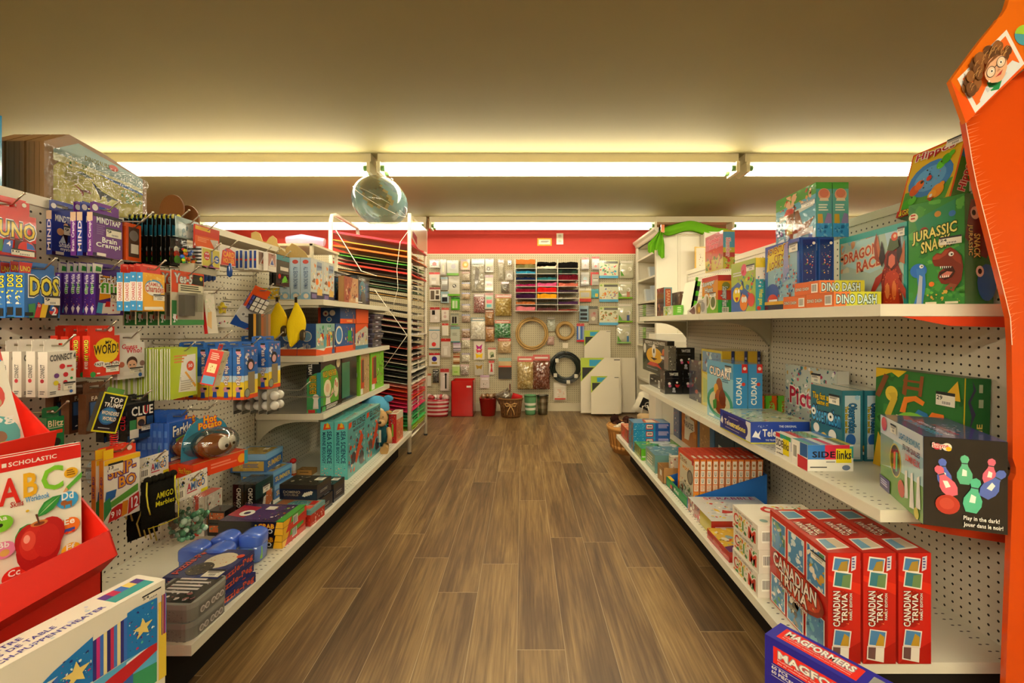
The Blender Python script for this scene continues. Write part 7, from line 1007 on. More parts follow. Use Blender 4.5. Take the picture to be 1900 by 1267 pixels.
def header(mb):
    YH=.985
    mb.prism([q3(p,YH) for p in hd],(0,.01,0),'e06c14','gloss')
    k=YH/F; P=lambda x,y:Vector((atY(x,YH),YH-.0005,zof(y,YH)))
    o=P(1808.7,210); u=(P(1900,118.5)-o); v=(P(1775.5,147)-o)
    mb.poly([P(1764,150),P(1792,228),P(1900,126),P(2040,100),P(2040,130),P(1900,150)][0:3]+[P(1786,180)],'e8581c','gloss')
    fr=FR(mb,o,u.normalized(),v.normalized(),u.length,v.length,(0,-1,0),'card')
    ops=[('R',0,0,1,1,'e8e4dc'),('R',.07,.12,.94,.90,'e8681c'),
     ('P',[(.12,.0),(.15,.16),(.33,.30),(.62,.30),(.86,.30),(.93,.12),(.93,.0)],'dfe2e2'),('P',[(.36,.12),(.36,.36),(.62,.36),(.58,.12),(.48,0)],'1f8a4a'),('P',[(.3,.3),(.42,.14),(.3,.16)],'c8ccd0'),('P',[(.66,.3),(.58,.12),(.7,.16)],'c8ccd0')]
    rr=random.Random(3); hair=[]
    for i in range(58):
        a=rr.uniform(-.35,3.5); R=rr.uniform(.2,.42)
        hair.append(('C',.46+R*math.cos(a)*1.02,.60+R*math.sin(a)*1.0,rr.uniform(.05,.085),rr.choice(['6e4420','7c4c24','8a5628','5e3a1c'])))
    for i in range(26):
        a=rr.uniform(-.2,3.3); R=rr.uniform(.22,.42); x=.46+R*math.cos(a); y=.60+R*math.sin(a)*1.0
        hair.append(('P',[(x-.04,y-.02),(x,y+.03),(x+.045,y+.03),(x+.05,y+.02),(x+.0,y+.018),(x-.03,y-.025)],'c89858'))
    face=[('C',.49,.50,.20,'e2ac84',.29),('C',.49,.44,.15,'e2ac84',.26),('P',[(.28,.62),(.4,.76),(.56,.78),(.7,.62),(.6,.70),(.45,.72)],'7c4c24'),
      ('C',.40,.54,.082,'3a2820',.125),('C',.40,.54,.07,'e8ccb0',.11),('C',.60,.54,.082,'3a2820',.125),('C',.60,.54,.07,'e8ccb0',.11),('R',.47,.55,.53,.57,'3a2820'),('C',.41,.54,.03,'f4f0e8',.04),('C',.59,.54,.03,'f4f0e8',.04),('C',.41,.54,.014,'3a2418'),('C',.59,.54,.014,'3a2418'),('P',[(.41,.36),(.57,.37),(.5,.31)],'b8382c'),('C',.30,.40,.015,'f0ece4'),('P',[(.47,.42),(.51,.47),(.53,.42)],'c88a64')]
    art(fr,ops+hair+face)
    c=P(1900,66); 
    mb.poly([c+Vector((.022*math.cos(q*.35),-.001,.022*math.sin(q*.35))) for q in range(18)],'4a98a8','card')
    mb.poly([c+Vector((.022*math.cos(q*.2),-.0015,.022*math.sin(q*.2))) for q in range(16)],'9ac838','card')
OD('header_card',header)
def streaks(mb):
    # torn white ply showing along the curved edge, with gloss streaks painted as pale slivers
    rr=random.Random(2)
    for a,b in zip(edge[:9],edge[1:10]):
        for k in range(6):
            t=k/6; x=a[0]+(b[0]-a[0])*t; y=a[1]+(b[1]-a[1])*t
            A=Vector(q3((x,y),YO-.0008)); B=Vector(q3((x+rr.uniform(8,34),y-rr.uniform(4,13)),YO-.0008)); d=Vector((0,0,.0007))
            mb.poly([A-d,B,A+d],'f08850','card')
        A=Vector(q3(a,YO-.001));B=Vector(q3(b,YO-.001)); C=Vector((.0022,0,0)); mb.poly([A,B,B+C,A+C],'f0c8a8','card')
OD('torn_edge_gloss',streaks)
OD('shelf_tab',lambda mb:(mb.prism([(.93,1.125,1.047),(1.20,1.125,1.047),(1.20,1.125,1.020),(1.05,1.125,1.024)],(0,.002,0),'c8401c'),))
OD('lower_shelf_tab',lambda mb:(mb.prism([(.945,1.120,.539),(1.20,1.120,.539),(1.20,1.120,.49),(1.04,1.120,.515)],(0,.002,0),'c8401c'),))
# ================= PAPER RACK =================
RX0,RX1,RY0,RY1=-1.518,-.895,3.625,4.23
r=empty('paper_rack',(RX0,RY0,0),'tall white tube rack of coloured poster board trays at the end of the left gondola','rack')
def RK(n,f):
    mb=MB(); f(mb); mb.v=[(x-RX0,y-RY0,z) for x,y,z in mb.v]; return mb.obj(n,r)
ZTOP=1.90
for (x,y) in ((RX1,RY0),(RX1,RY1)): RK('post',lambda mb:mb.tube([(x,y,.012),(x,y,ZTOP-.03),(x,y,ZTOP)],.016,'ece4d0','gloss',12))
RK('post',lambda mb:mb.tube([(RX0,RY0,.012),(RX0,RY0,ZTOP-.06),(RX0+.005,RY0+.01,ZTOP-.015),(RX0+.02,RY0+.05,ZTOP),(RX0+.01,RY1-.05,ZTOP),(RX0,RY1,ZTOP-.05),(RX0,RY1,.012)],.016,'ece4d0','gloss',12))
for (x,y) in ((RX0,RY0),(RX1,RY0),(RX0,RY1),(RX1,RY1)): RK('foot_cap',lambda mb:mb.tube([(x,y,0),(x,y,.014)],.017,'333','matte',12))
for zz in (1.86,.12): RK('cross_bar',lambda mb:mb.tube([(RX1,RY0,zz),(RX1,RY1,zz)],.008,'ece4d0','gloss',8))
zA=zof(422,RY0); 
RK('brace',lambda mb:mb.tube([(RX0+.03,RY0-.005,zof(422,RY0)),(atY(671,RY0),RY0-.008,zof(503,RY0)),(atY(700,RY0),RY0-.008,zof(512,RY0))],.0035,'ece4d0','gloss',6))
RK('brace',lambda mb:mb.tube([(atY(696,RY0),RY0-.008,zof(538,RY0)),(atY(756,RY0),RY0-.008,zof(622,RY0)),(atY(700,RY0),RY0-.008,zof(700,RY0))],.0035,'ece4d0','gloss',6))
RK('cord',lambda mb:mb.tube([(RX1,RY0-.02,zof(428,RY0)),(atY(744,RY0),RY0-.025,zof(450,RY0)),(atY(738,RY0),RY0-.025,zof(500,RY0)),(atY(740,RY0),RY0-.025,zof(535,RY0)),(atY(728,RY0),RY0-.025,zof(580,RY0))],.0022,'ece4d0','gloss',6))
def bann(mb):
    a=(RX1+.012,RY0+.02); x=a[0]
    pts=[(x,RY0+.02,zof(398,RY0)),(x,RY1,zof(428,RY1)),(x,RY1,zof(468,RY1)),(x,RY0+.25,zof(462,RY0+.25)),(x,RY0+.02,zof(440,RY0))]
    mb.prism(pts,(.002,0,0),'c8c0a0','gloss')
    mb.poly([(x+.0025,RY0+.05,zof(404,RY0)),(x+.0025,RY0+.3,zof(417,RY0+.3)),(x+.0025,RY0+.3,zof(424,RY0+.3)),(x+.0025,RY0+.05,zof(416,RY0))],'c8a020','gloss')
    mb.poly([(x+.0026,RY0+.05,zof(425,RY0)),(x+.0026,RY0+.2,zof(440,RY0+.2)),(x+.0026,RY0+.2,zof(455,RY0+.2)),(x+.0026,RY0+.05,zof(437,RY0))],'6a3a40','gloss')
    mb.poly([(x+.0027,RY0+.05,zof(414,RY0)),(x+.0027,RY0+.18,zof(428,RY0+.18)),(x+.0027,RY0+.05,zof(424,RY0))],'4a9a38','gloss')
RK('sign_panel',bann)
# trays: right-end heights follow the colours seen from the aisle (pixel y at the near right post)
TR=[(452,'d8364a',6),(466,'c8a030',3),(477,'e8701c',5),(487,'7a7030',2),(492,'4aa028',3),(500,'6a2418',2),(508,'d8301c',5),(520,'a8763c',3),(530,'2a4a3a',2),(540,'3f6a40',2),(553,'b89048',2),(568,'1c1a16',2),(583,'d8cdb8',2),(597,'7a2a28',2),(609,'b0605c',2),(621,'c8c0b4',2),(634,'4a5048',2),(648,'a8402c',3),(660,'c8b8a8',2),(669,'8a4a38',2),(677,'cfc6b0',2),(684,'2a4a28',2),(690,'e0d8c8',1),(696,'1c1c1a',2),(702,'e4dccc',1),(708,'1c1c1a',2),(713,'e4dccc',1),(720,'e08070',3),(728,'e8542c',3),(736,'c82838',2),(742,'e8502c',3),(750,'d82858',2),(757,'e03868',3),(765,'d83060',3),(772,'3a8a58',2),(778,'4ab868',3),(785,'3aa050',2),(791,'4ac060',3),(798,'9ab838',3),(806,'b8cc30',3)]
SL=.150
for i,(py,c,n) in enumerate(TR):
    z=zof(py,RY0); mb=MB(); rr=random.Random(i); x0=RX0+.012;x1=RX1-.010; L=x1-x0; dz=L*(SL if i<34 else .10)
    def S(x,y,zz): return (x-RX0,y-RY0,zz+(x1-x)/L*dz)
    # wire tray
    for yy in (RY0+.010,RY1-.010): mb.tube([S(x0,yy,z-.004),S(x1,yy,z-.004),S(x1+.0,yy,z+.006)],.0011,'a8a294','gloss',5)
    mb.tube([S(x1,RY0+.010,z-.004),S(x1,RY1-.010,z-.004)],.0018,'e8e2d0','gloss',5)
    t=mb.obj('wire_tray',label='white wire tray, number %d from the top of the paper rack'%(i+1) if 0 else None,parent=r)
    s=MB()
    th=.0028*n
    for k in range(max(1,n//2)):
        ex=rr.uniform(-.012,.03); z0=z-.001+th*k/max(1,n//2); z1=z0+th/max(1,n//2)*.8
        V=[];N=6
        fr_=rr.uniform(.0,.012)
        for q in range(N+1):
            y=RY0+.004+(RY1-RY0-.008)*q/N; zz=rr.uniform(-.003,.003) if 0<q<N else 0
            V.append([S(x0-.02,y,z0+zz),S(x1+ex,y,z0+zz-.004),S(x1+ex,y,z1+zz-.004),S(x0-.02,y,z1+zz)])
        vs=[p for row in V for p in row]; fs=[]
        for q in range(N):
            a=q*4;b=a+4
            fs+= [(a,b,b+1,a+1),(a+1,b+1,b+2,a+2),(a+2,b+2,b+3,a+3),(a+3,b+3,b,a)]
        fs+=[(0,1,2,3),(N*4+3,N*4+2,N*4+1,N*4)]
        s.mesh(vs,fs,c,'card')
    if 6<i<25:
        zz0=z+th+.001; s.prism([S(x0,RY0+.03,zz0),S(x1-.02,RY0+.03,zz0),S(x1-.02,RY1-.03,zz0),S(x0,RY1-.03,zz0)],(0,0,.006),['1a1814','241a16','2a1c1a'][i%3],'matte')  # dark slab put in for the shadowed gap above the sheets
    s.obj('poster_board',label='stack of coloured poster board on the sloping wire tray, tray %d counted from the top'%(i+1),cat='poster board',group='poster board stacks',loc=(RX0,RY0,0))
    tg=MB(); 
    for yy in (.10,.33): tg=MB(); tg.box((x1-RX0-.002,yy,z-.014),(x1-RX0+.0,yy+.05,z+.012),'c8c4b8','gloss'); tg.obj('price_clip',t)
# ================= GLOBE =================
gy=3.02; gx=atY(705,gy); gz=zof(374,gy)
def gcol(th,ph):
    v=math.sin(3*th+2*math.sin(ph))+math.sin(2*ph+1.3*math.cos(2*th)); 
    if v>1.15: return '6a6a38'
    if v>.85: return 'a8985a'
    if th<.5: return 'c8d0cc'
    return '7aa0a0' if v>-.4 else '6a8898'
mb=MB(); mb.ball((0,0,0),.178,'fff','gloss',56,(1.03,1,.9),0,0,gcol)
clearmat('globe_skin',(.62,.74,.76,1),.13,.05)
# translucent printed vinyl
m,nt,b=newmat('globe_print'); a_=nt.nodes.new('ShaderNodeAttribute'); a_.attribute_name='Col'; nt.links.new(a_.outputs['Color'],b.inputs['Base Color']); b.inputs['Roughness'].default_value=.12; b.inputs['Alpha'].default_value=.6; b.inputs['Coat Weight'].default_value=.5
mb.ml=['globe_print']
o=mb.obj('inflatable_globe',label='see-through inflatable world globe hanging below the ceiling light',cat='globe',loc=(gx,gy,gz),rot=(.35,.5,.3))
s=MB(); s.tube([(.184*math.cos(q*math.pi/24),.179*math.sin(q*math.pi/24),0) for q in range(48)],.0022,'e8e0d8','gloss',6,closed=True); s.obj('seam',o)
s=MB(); s.tube([(0,0,.155),(0,0,.17)],.008,'e8e0d8','gloss',8); s.obj('valve',o)
mb=MB(); mb.tube([(0,0,0),(0,0,.01)],.0008,'ddd','matte',4); mb.tube([(0,0,0),(0,0,CEIL_H-gz-.25)],.0007,'ddd','matte',4); mb.obj('thread',parent=None,label='thin thread holding the inflatable globe from the strip light',cat='thread',loc=(gx,gy,gz+.155))
# ================= BOOKCASE =================
BX0,BX1,BY0,BY1,BZ=1.33,2.02,4.52,5.34,1.965
r=empty('bookcase',(BX0,BY0,0),'tall cream bookcase with crown moulding, shelves facing the aisle, by the back wall','bookcase')
def BC(n,f):
    mb=MB(); f(mb); return mb.obj(n,r)
CR='e2dac4'
w_=.42; dL=BY1-BY0
BC('side_panel',lambda m:m.box((0,0,0),(w_,.022,BZ-.04),CR,'paint')); BC('side_panel',lambda m:m.box((0,dL-.022,0),(w_,dL,BZ-.04),CR,'paint'))
BC('back_panel',lambda m:m.box((w_-.01,.022,.06),(w_,dL-.022,BZ-.04),'d0c6ac','paint'))
def crown(m):
    pr=[(0,BZ-.07),(-.012,BZ-.06),(-.02,BZ-.035),(-.042,BZ-.015),(-.045,BZ+.005),(.02,BZ+.005),(.02,BZ-.07)]
    m.prism([(x,-.045,z) for x,z in pr],(0,dL+.05,0),CR,'paint'); m.box((0,-.045,BZ-.06),(w_,.02,BZ+.005),CR,'paint'); m.box((0,-.02,BZ-.07),(w_,dL,BZ-.04),CR,'paint')
BC('crown_moulding',crown)
BC('face_frame',lambda m:(m.box((-.012,-.004,.0),(.012,.045,BZ-.07),CR,'paint'),m.box((-.012,dL-.045,0),(.012,dL,BZ-.07),CR,'paint')))
for z in (.06,.42,.80,1.05,1.27,1.52,1.76):
    BC('shelf',lambda m:m.box((.0,.022,z-.02),(w_-.01,dL-.022,z),CR,'paint'))
BC('side_trim',lambda m:(m.box((.20,-.008,.0),(.23,0,BZ-.07),'d8d0b8','paint'),))
# papers and green edged pads on its shelves
rr=random.Random(11)
for i,(z,y,c,h,lb) in enumerate(((1.27,.25,'c8d0d4',.16,'leaning grey blue folders on a bookcase shelf'),(1.27,.5,'e4e0d0',.14,'leaning white folders on a bookcase shelf'),(1.52,.35,'e0dac8',.12,'white papers leaning on a high bookcase shelf'))):
    mb=MB()
    for k in range(4): mb.prism([(0,k*.02,0),(.2,k*.02,0),(.2,k*.02+.05,h),(0,k*.02+.05,h)],(0,.004,0),c if k%2 else 'b8c0c4','card')
    mb.obj('folders',label=lb,cat='folder',loc=(BX0+.03,BY0+y,z))
for k,z in enumerate((1.052,.802)):
    mb=MB()
    for q in range(9): mb.box((0,0,q*.021),(.22,.30,q*.021+.016),'dcd6c4' if z<1 or q%2 else 'd4cfc0','card'); mb.box((-.002,.0,q*.021+.002),(.002,.12,q*.021+.014),'7ab828','card')
    mb.obj('canvas_stack',label=['stack of green edged canvases on the bookcase shelf at shelf height','stack of green edged canvases on the lower bookcase shelf'][k],cat='canvas',loc=(BX0+.012,BY0+.46,z-.0))
# neighbouring cupboard standing against the bookcase
mb=MB(); mb.box((BX0+w_+.003,BY0-.10,0),(BX1+.0,BY0+.45,BZ-.05),'dcd3bb','paint')
for x in (BX0+w_+.03,):
    mb.box((x,BY0-.108,1.0),(x+.22,BY0-.10,BZ-.12),'e2dac4','paint'); mb.box((x,BY0-.108,.1),(x+.22,BY0-.10,.96),'e2dac4','paint')
mb.box((BX0+w_+.012,BY0-.115,.9),(BX0+w_+.02,BY0-.10,1.25),'8a8472','metal')
mb.obj('cupboard',label='cream panelled cupboard standing beside the bookcase',cat='cupboard')
mb=MB(); Yp=4.38; x0,x1=atY(1291,Yp),atY(1312,Yp); z0,z1=zof(502,Yp),zof(457,Yp); mb.box((x0,Yp,z0),(x1,Yp+.015,z1),'d8a840','gloss'); art(FR(mb,(x0,Yp,z0),(1,0,0),(0,0,1),x1-x0,z1-z0,(0,-1,0)),[('R',.1,.05,.9,.95,'d8ccb0'),('N',.3,.2,.7,.7,7,3,['6a4a38','8a6a50','a84838'],.18)])
mb.obj('picture_frame',label='small gold framed picture on the cupboard door',cat='picture',loc=(0,.02,0))
# green cloth swag
def swag():
    mb=MB(); N=30; Y=BY0-.075; P=[]; q=mb.mi('fabric')
    for i in range(N+1):
        t=i/N; px=1224+(1350-1224)*t; py=429-7*math.sin(math.pi*min(1,t*1.15))+2.5*math.sin(t*11)
        c=Vector((atY(px,Y),Y,zof(py,Y))); r0=.046*(min(1,t*5+.35))*(1 if t<.72 else max(.22,1-(t-.72)*3)); P.append((c,r0))
    b=len(mb.v)
    for i,(c,r0) in enumerate(P):
        for k in range(20):
            a=2*math.pi*k/20; rad=r0*(1+.20*math.sin(6*a+i*.12)+.08*math.sin(3*a-i*.3)); mb.v.append((c.x,c.y+rad*.75*math.cos(a),c.z+rad*math.sin(a)))
    for i in range(N):
        for k in range(20):
            mb.f.append((b+i*20+k,b+i*20+(k+1)%20,b+(i+1)*20+(k+1)%20,b+(i+1)*20+k)); mb.c.append(hx('6cae22')); mb.m.append(q); mb.sm.append(True)
    cols=24; rows=12; b=len(mb.v)
    for j in range(rows+1):
        t=j/rows
        for i in range(cols+1):
            u=i/cols; x0=1222-20*min(1,t*1.6); x1=1229+4*min(1,t*2); px=x0+(x1-x0)*u
            pz=430+t*(36+14*u-10*(abs(u-.5)<.12))+2*math.sin(u*17)*t
            Yq=Y-.035+.024*math.sin(u*19+t*1.5)*(.35+.65*t); mb.v.append((atY(px,Yq),Yq,zof(pz,Yq)))
    for j in range(rows):
        for i in range(cols):
            a=b+j*(cols+1)+i; mb.f.append((a,a+cols+1,a+cols+2,a+1)); mb.c.append(hx('6cae22')); mb.m.append(q); mb.sm.append(True)
    o=mb.obj('cloth_swag',label='lime green cloth draped along the top of the bookcase and cupboard',cat='cloth')
    c=MB(); c.box((atY(1222,Y),Y-.085,zof(434,Y)),(atY(1228,Y),Y-.065,zof(420,Y)),'c86a28','gloss'); c.obj('peg',o)
swag()
# white cabinet and bags behind the right gondola
mb=MB(); mb.box((1.09,3.75,0),(1.60,3.95,.945),'d8d2c2','paint'); mb.box((1.14,3.745,.1),(1.34,3.75,.88),'cbc5b4','paint'); mb.box((1.37,3.745,.1),(1.57,3.75,.88),'cbc5b4','paint')
mb.obj('cabinet',label='low white cabinet between the right gondola and the bookcase',cat='cabinet')
def tote(label,X,Y,z,w,h,c,rot,arts):
    mb=MB(); mb.pillow((0,0,0),(1,0,0),(0,0,1),(0,-1,0),w,h,.05,c,'fabric',8,5,.1); mb.pillow((w,0,0),(-1,0,0),(0,0,1),(0,1,0),w,h,.05,c,'fabric',8,6,.1)
    o=mb.obj('tote_bag',label=label,cat='bag',loc=(X,Y,z),rot=rot); 
    t=MB(); art(FR(t,(w*.15,-.053,h*.2),(1,0,0),(0,0,1),w*.7,h*.6,(0,-1,0),'matte'),arts); t.obj('print',o)
    k=MB(); k.tube([(w*.25,0,h),(w*.3,0,h+.07),(w*.6,0,h+.08),(w*.75,0,h)],.006,'e8e0d0','fabric',6); k.obj('handle',o); return o
tote('black and white shopping bag slumped behind the right gondola',1.10,4.62,.16,.22,.22,'d8d0bc',(0,.45,.2),[('R',0,.1,1,.9,'201c1a'),('C',.5,.5,.2,'a8a090'),('C',.5,.5,.14,'201c1a')])
tote('small orange and cream bag on the floor behind the right gondola',1.12,4.50,.0,.16,.15,'c8aa80',(0,.05,0),[('N',0,0,1,.9,10,3,['c86a28','8a4a20','e8d8b8'],.2)])
# wooden bushel basket
mb=MB(); bx,by=.865,3.70
mb.lathe([(.135,0),(.150,.06),(.165,.13),(.178,.215),(.170,.215),(.155,.12),(.14,.02),(.001,.015)],'b07a3c','wood',28)
for z,rr_ in ((.045,.150),(.195,.181)): mb.lathe([(rr_-.004,z-.014),(rr_,z-.014),(rr_+.003,z+.014),(rr_-.002,z+.014)],'c08a48','wood',28)
for k in range(28):
    a=k*2*math.pi/28; mb.tube([(.150*math.cos(a),.150*math.sin(a),.03),(.180*math.cos(a),.180*math.sin(a),.21)],.0025,'8a5a28','wood',4)
o=mb.obj('bushel_basket',label='round wooden bushel basket on the floor past the right gondola',cat='basket',loc=(bx,by,0))
mb=MB(); rr=random.Random(8)
for k in range(26): mb.ball((rr.uniform(-.11,.11),rr.uniform(-.1,.1),rr.uniform(.17,.26)),rr.uniform(.025,.045),rr.choice(['3a2018','4a2c20','2c1812']),'fabric',8,(1,1,.8),.2,k)
for k in range(4): mb.ball((-.13+.02*k,-.06,.20+.01*k),.018,'d8d0c0','fabric',8)
mb.obj('plush_pile',label='dark brown curly plush lying in the bushel basket',cat='plush toy',loc=(bx,by,0))
# ================= BACK WALL PACKS =================
YW=YB-.031
def bp(label,x0,y0,x1,y1,kind='card',body='d8cfbc',hdr='c8403a',art_=(),depth=.02,name='craft_pack',cols=None,seed=None,group=None):
    Yf=YW-depth-.012; X0,X1=atY(x0,Yf),atY(x1,Yf); Z0,Z1=zof(y1,Yf),zof(y0,Yf); w=X1-X0; h=Z1-Z0; sd=seed or int(x0*3+y0)
    mb=MB(); hf=.16
    if kind=='card':
        mb.box((0,.004,0),(w,.006,h),body,'gloss'); mb.box((w*.08,-depth*.3,h*.06),(w*.92,.004,h*(1-hf-.05)),body,'gloss')
        art(FR(mb,(0,.004,0),(1,0,0),(0,0,1),w,h,(0,-1,0),'gloss'),[('R',0,1-hf,1,1,hdr)]); art(FR(mb,(w*.08,-depth*.3,h*.06),(1,0,0),(0,0,1),w*.84,h*(1-hf-.11),(0,-1,0),'gloss'),list(art_))
    elif kind=='flat':
        mb.box((0,.0,0),(w,.006,h),body,'gloss'); art(FR(mb,(0,0,0),(1,0,0),(0,0,1),w,h,(0,-1,0),'gloss'),[('R',0,1-hf,1,1,hdr)]+list(art_))
    else:
        mb.pillow((0,.004,0),(1,0,0),(0,0,1),(0,-1,0),w,h*(1-hf),depth,body,'wrap',9,sd,.3,cols=cols); 
        mb.box((0,.0,h*(1-hf)-.003),(w,.006,h),hdr,'gloss'); art(FR(mb,(0,0,h*(1-hf)),(1,0,0),(0,0,1),w,h*hf,(0,-1,0),'gloss'),[('R',.1,.3,.9,.6,'e8dcd0')]); 
        if art_: art(FR(mb,(0,-depth*1.1,0),(1,0,0),(0,0,1),w,h*(1-hf),(0,-1,0),'gloss'),list(art_))
    mb.tube([(w/2,.012+depth,h-.008),(w/2,-.02,h-.012),(w/2,-.035,h-.002)],.0016,'c8c0b0','metal',5)
    return mb.obj(name,label=label,cat='craft pack',group=group,loc=(X0,Yf,Z0))
G='d8d0c0'
dots=lambda c,n=10,s=1:[('N',.1,.1,.9,.9,n,s,c,.14)]
bp('red topped boxy craft pack at the upper left corner of the pegboard',797,481,816,497,'card',G,'c82c28',[('C',.5,.5,.25,'c84038'),('L',.1,.1,.9,.3,1,'888')],.05)
bp('white craft pack with red header, leftmost column, second from top',796,505,816,530,'card','cfc6b6','c83a34',[('R',.2,.1,.7,.4,'e8e4dc'),('L',.2,.5,.8,.7,2,'aaa')],.03)
bp('framed window shaped craft pack with brown inserts, leftmost column',797,533,817,558,'flat','dcd4c4','a85a58',[('R',.1,.1,.45,.75,'6a5a4a'),('R',.55,.1,.9,.4,'4a4038'),('R',.6,.5,.85,.78,'7a6a58')])
bp('white pack with tiny black photo and red header, leftmost column',798,570,816,598,'flat','d8ccc0','b83a38',[('R',.2,.5,.5,.8,'2a2420'),('C',.6,.3,.16,'e8e0d8')])
bp('blue bordered pack with ring outline and red flower, leftmost column',796,606,816,647,'flat','d8d0c4','dcd4c8',[('R',0,.82,1,.86,'3a8aa0'),('R',0,0,1,.03,'3a8aa0'),('C',.5,.58,.32,'b0aca4'),('C',.5,.58,.28,'d8d0c4'),('C',.45,.2,.2,'d83a38')])
bp('white pack with purple dot and red header, leftmost column',796,655,816,679,'flat','dcd4c8','c02c30',[('C',.5,.55,.24,'3a3088'),('R',.25,.16,.75,.3,'a88a38')])
bp('small white pack half hidden at the bottom left of the pegboard',789,693,800,716,'flat','d4cabc','c06a50')
bp('crumpled black glossy bag near the bottom left of the pegboard',803,685,814,710,'bag','2a2622','2a2622',cols=['2a2622','1c1a18','8a8478','3a3632'])
bp('pack holding a black brush with red header, bottom left of the pegboard',817,684,833,725,'flat','d0c2b8','b8403c',[('R',.55,.1,.72,.72,'1c1a18'),('C',.63,.74,.14,'1c1a18'),('R',.3,.62,.5,.66,'e8e0d8')])
bp('narrow pack with a yellow light stick, upper left of the pegboard',817,481,828,511,'card','b0a898','8a8a88',[('R',.4,.2,.6,.8,'e8d8a8')],.04)
bp('grey pack with white card, second column, second from top',818,514,832,538,'flat','a8a498','88a0a8',[('R',.15,.45,.85,.72,'d8dcd8'),('R',.1,.05,.9,.35,'8a8680')])
bp('blue grey pack with black item, second column',818,541,833,562,'flat','a0b0b0','8aa8b0',[('R',.15,.1,.8,.5,'22242a'),('R',.2,.55,.8,.75,'e0e4e0')])
bp('cream blister pack with pink header, second column',819,571,833,595,'card','dcd0c4','c85a50',[('C',.5,.35,.25,'c8a8a0'),('C',.5,.75,.2,'c8b0a8')],.03)
bp('plain white blister pack with red hook hole, second column',820,600,832,623,'card','e0d8c8','c84a40',[],.03)
bp('pack with pale tube and thick red header, second column, low',818,628,836,663,'card','cbbfb0','b83028',[('R',.3,.1,.7,.6,'e0d8cc'),('R',.2,.65,.8,.7,'e8e4dc')],.03)
bp('pale pack with green bottom stripe, third column top',829,483,851,511,'flat','b4b4a4','a8a890',[('C',.55,.6,.2,'a09aa0'),('R',0,0,1,.16,'6aa82c')])
bp('grey pack with silver flower and green bottom stripe, third column',831,512,853,549,'flat','bcb6a4','b0aa98',[('C',.55,.5,.16,'5a5650'),('C',.52,.53,.06,'e8e8e4'),('C',.6,.46,.05,'d8d8d4'),('R',0,0,1,.1,'6aa82c')])
bp('bright lime pack with white slots, third column',837,551,853,575,'card','58b028','2a6a1c',[('R',.1,.1,.4,.9,'c8d8b0'),('R',.5,.1,.8,.9,'b8c8a0')],.03)
bp('pack with two black pens, third column',836,581,851,604,'flat','a8a490','8a8a78',[('R',.2,.2,.42,.72,'2a2220'),('R',.5,.2,.74,.72,'2a2220'),('R',.1,.05,.9,.15,'6aa040')])
bp('teal edged pack with faint drawings, third column',836,606,853,635,'flat','b8b8a4','7a9a98',[('R',0,0,1,.06,'3a8a90'),('L',.2,.4,.8,.6,3,'8a8a78')])
bp('lilac banded ribbon pack, third column, low',841,636,855,652,'flat','c0b0b8','a888a8',[('R',0,.3,1,.38,'333'),('R',0,.1,1,.16,'333'),('R',0,.5,1,.6,'e0d4d8')])
bp('brown banded wood slice pack, third column, low',841,655,853,675,'flat','c8a880','a87048',[('R',0,.0,1,.2,'8a5a30'),('R',0,.35,1,.5,'e0d0b8'),('R',0,.6,1,.72,'a04028')])
bp('pale lime pack at the bottom of the third column',839,677,853,697,'card','b0c878','d8e0b8',[('R',.2,.3,.8,.5,'8ab848')],.03)
bp('pack with a tealight picture, fourth column top',855,481,872,501,'flat','c8a898','a898a0',[('C',.5,.5,.34,'e8a040'),('C',.5,.5,.16,'f8e0a0'),('R',.2,.05,.8,.2,'d8c8a0')])
for i,(y0,y1,hc,bc,lb) in enumerate(((504,521,'b88a88','a89a80','pinkish charm bag, fourth column, second from top'),(524,537,'7a88b8','b8a080','blue header charm bag, fourth column, third from top'),(543,555,'7a80c0','b08a58','blue header charm bag with tan beads, fourth column'),(564,578,'8a8ab0','c0b098','mauve header charm bag, fourth column'),(583,598,'7a80a8','8a5a40','charm bag with brown beads, fourth column'),(610,626,'a8a0b0','8a5028','bag with brown wooden bear beads, fourth column'))):
    bp(lb,857,y0,872,y1,'bag',bc,hc,cols=[bc,'c8b8a0','9a8468','d8ccb8'],depth=.02)
bp('bag of ivory bone shapes, fourth column, low',857,627,872,646,'bag','d0c4a8','d0a8a8',cols=['d8d0b8','c0b498','3a3028','e8e0cc'])
bp('bag of cream beads with mauve header, fourth column, low',857,655,872,672,'bag','d0c4a8','9a90a8',cols=['d8d0b8','8a7a60','e8e0cc'])
bp('bag of pinkish beads, bottom of the fourth column',854,676,870,696,'bag','b8a898','c8a0a0',cols=['c0a890','8a6a58','e0d8cc','3a3834'])
bp('long clear bag with a brown feather',875,480,899,541,'bag','a8a08c','8aa0a8',depth=.025,cols=['b8b29c','9a927c','c8c2ac','8a8470'],art_=[('P',[(.35,.9),(.6,.8),(.55,.4),(.3,.1),(.25,.5)],'5a4a30')])
bp('bag of dark red and grey ribbons, fifth column',879,545,899,580,'bag','8a5048','b8a0a0',cols=['7a2a30','a85a50','c8bcae','5a2428'],depth=.025)
bp('clear bag of white beads with speckled top, fifth column',874,589,900,630,'bag','c8beaa','8a9898',cols=['d8d0bc','e8e4d4','b8ae98'],depth=.03)
bp('white card of three butterflies, pink to yellow',879,633,899,667,'flat','d8ccbc','d8c8b8',[('P',[(.2,.82),(.5,.7),(.8,.85),(.7,.55),(.5,.6),(.3,.55)],'b82888'),('P',[(.2,.58),(.5,.5),(.8,.6),(.7,.36),(.5,.42),(.3,.36)],'d84058'),('P',[(.15,.34),(.5,.26),(.85,.36),(.75,.06),(.5,.14),(.25,.06)],'e8c020')])
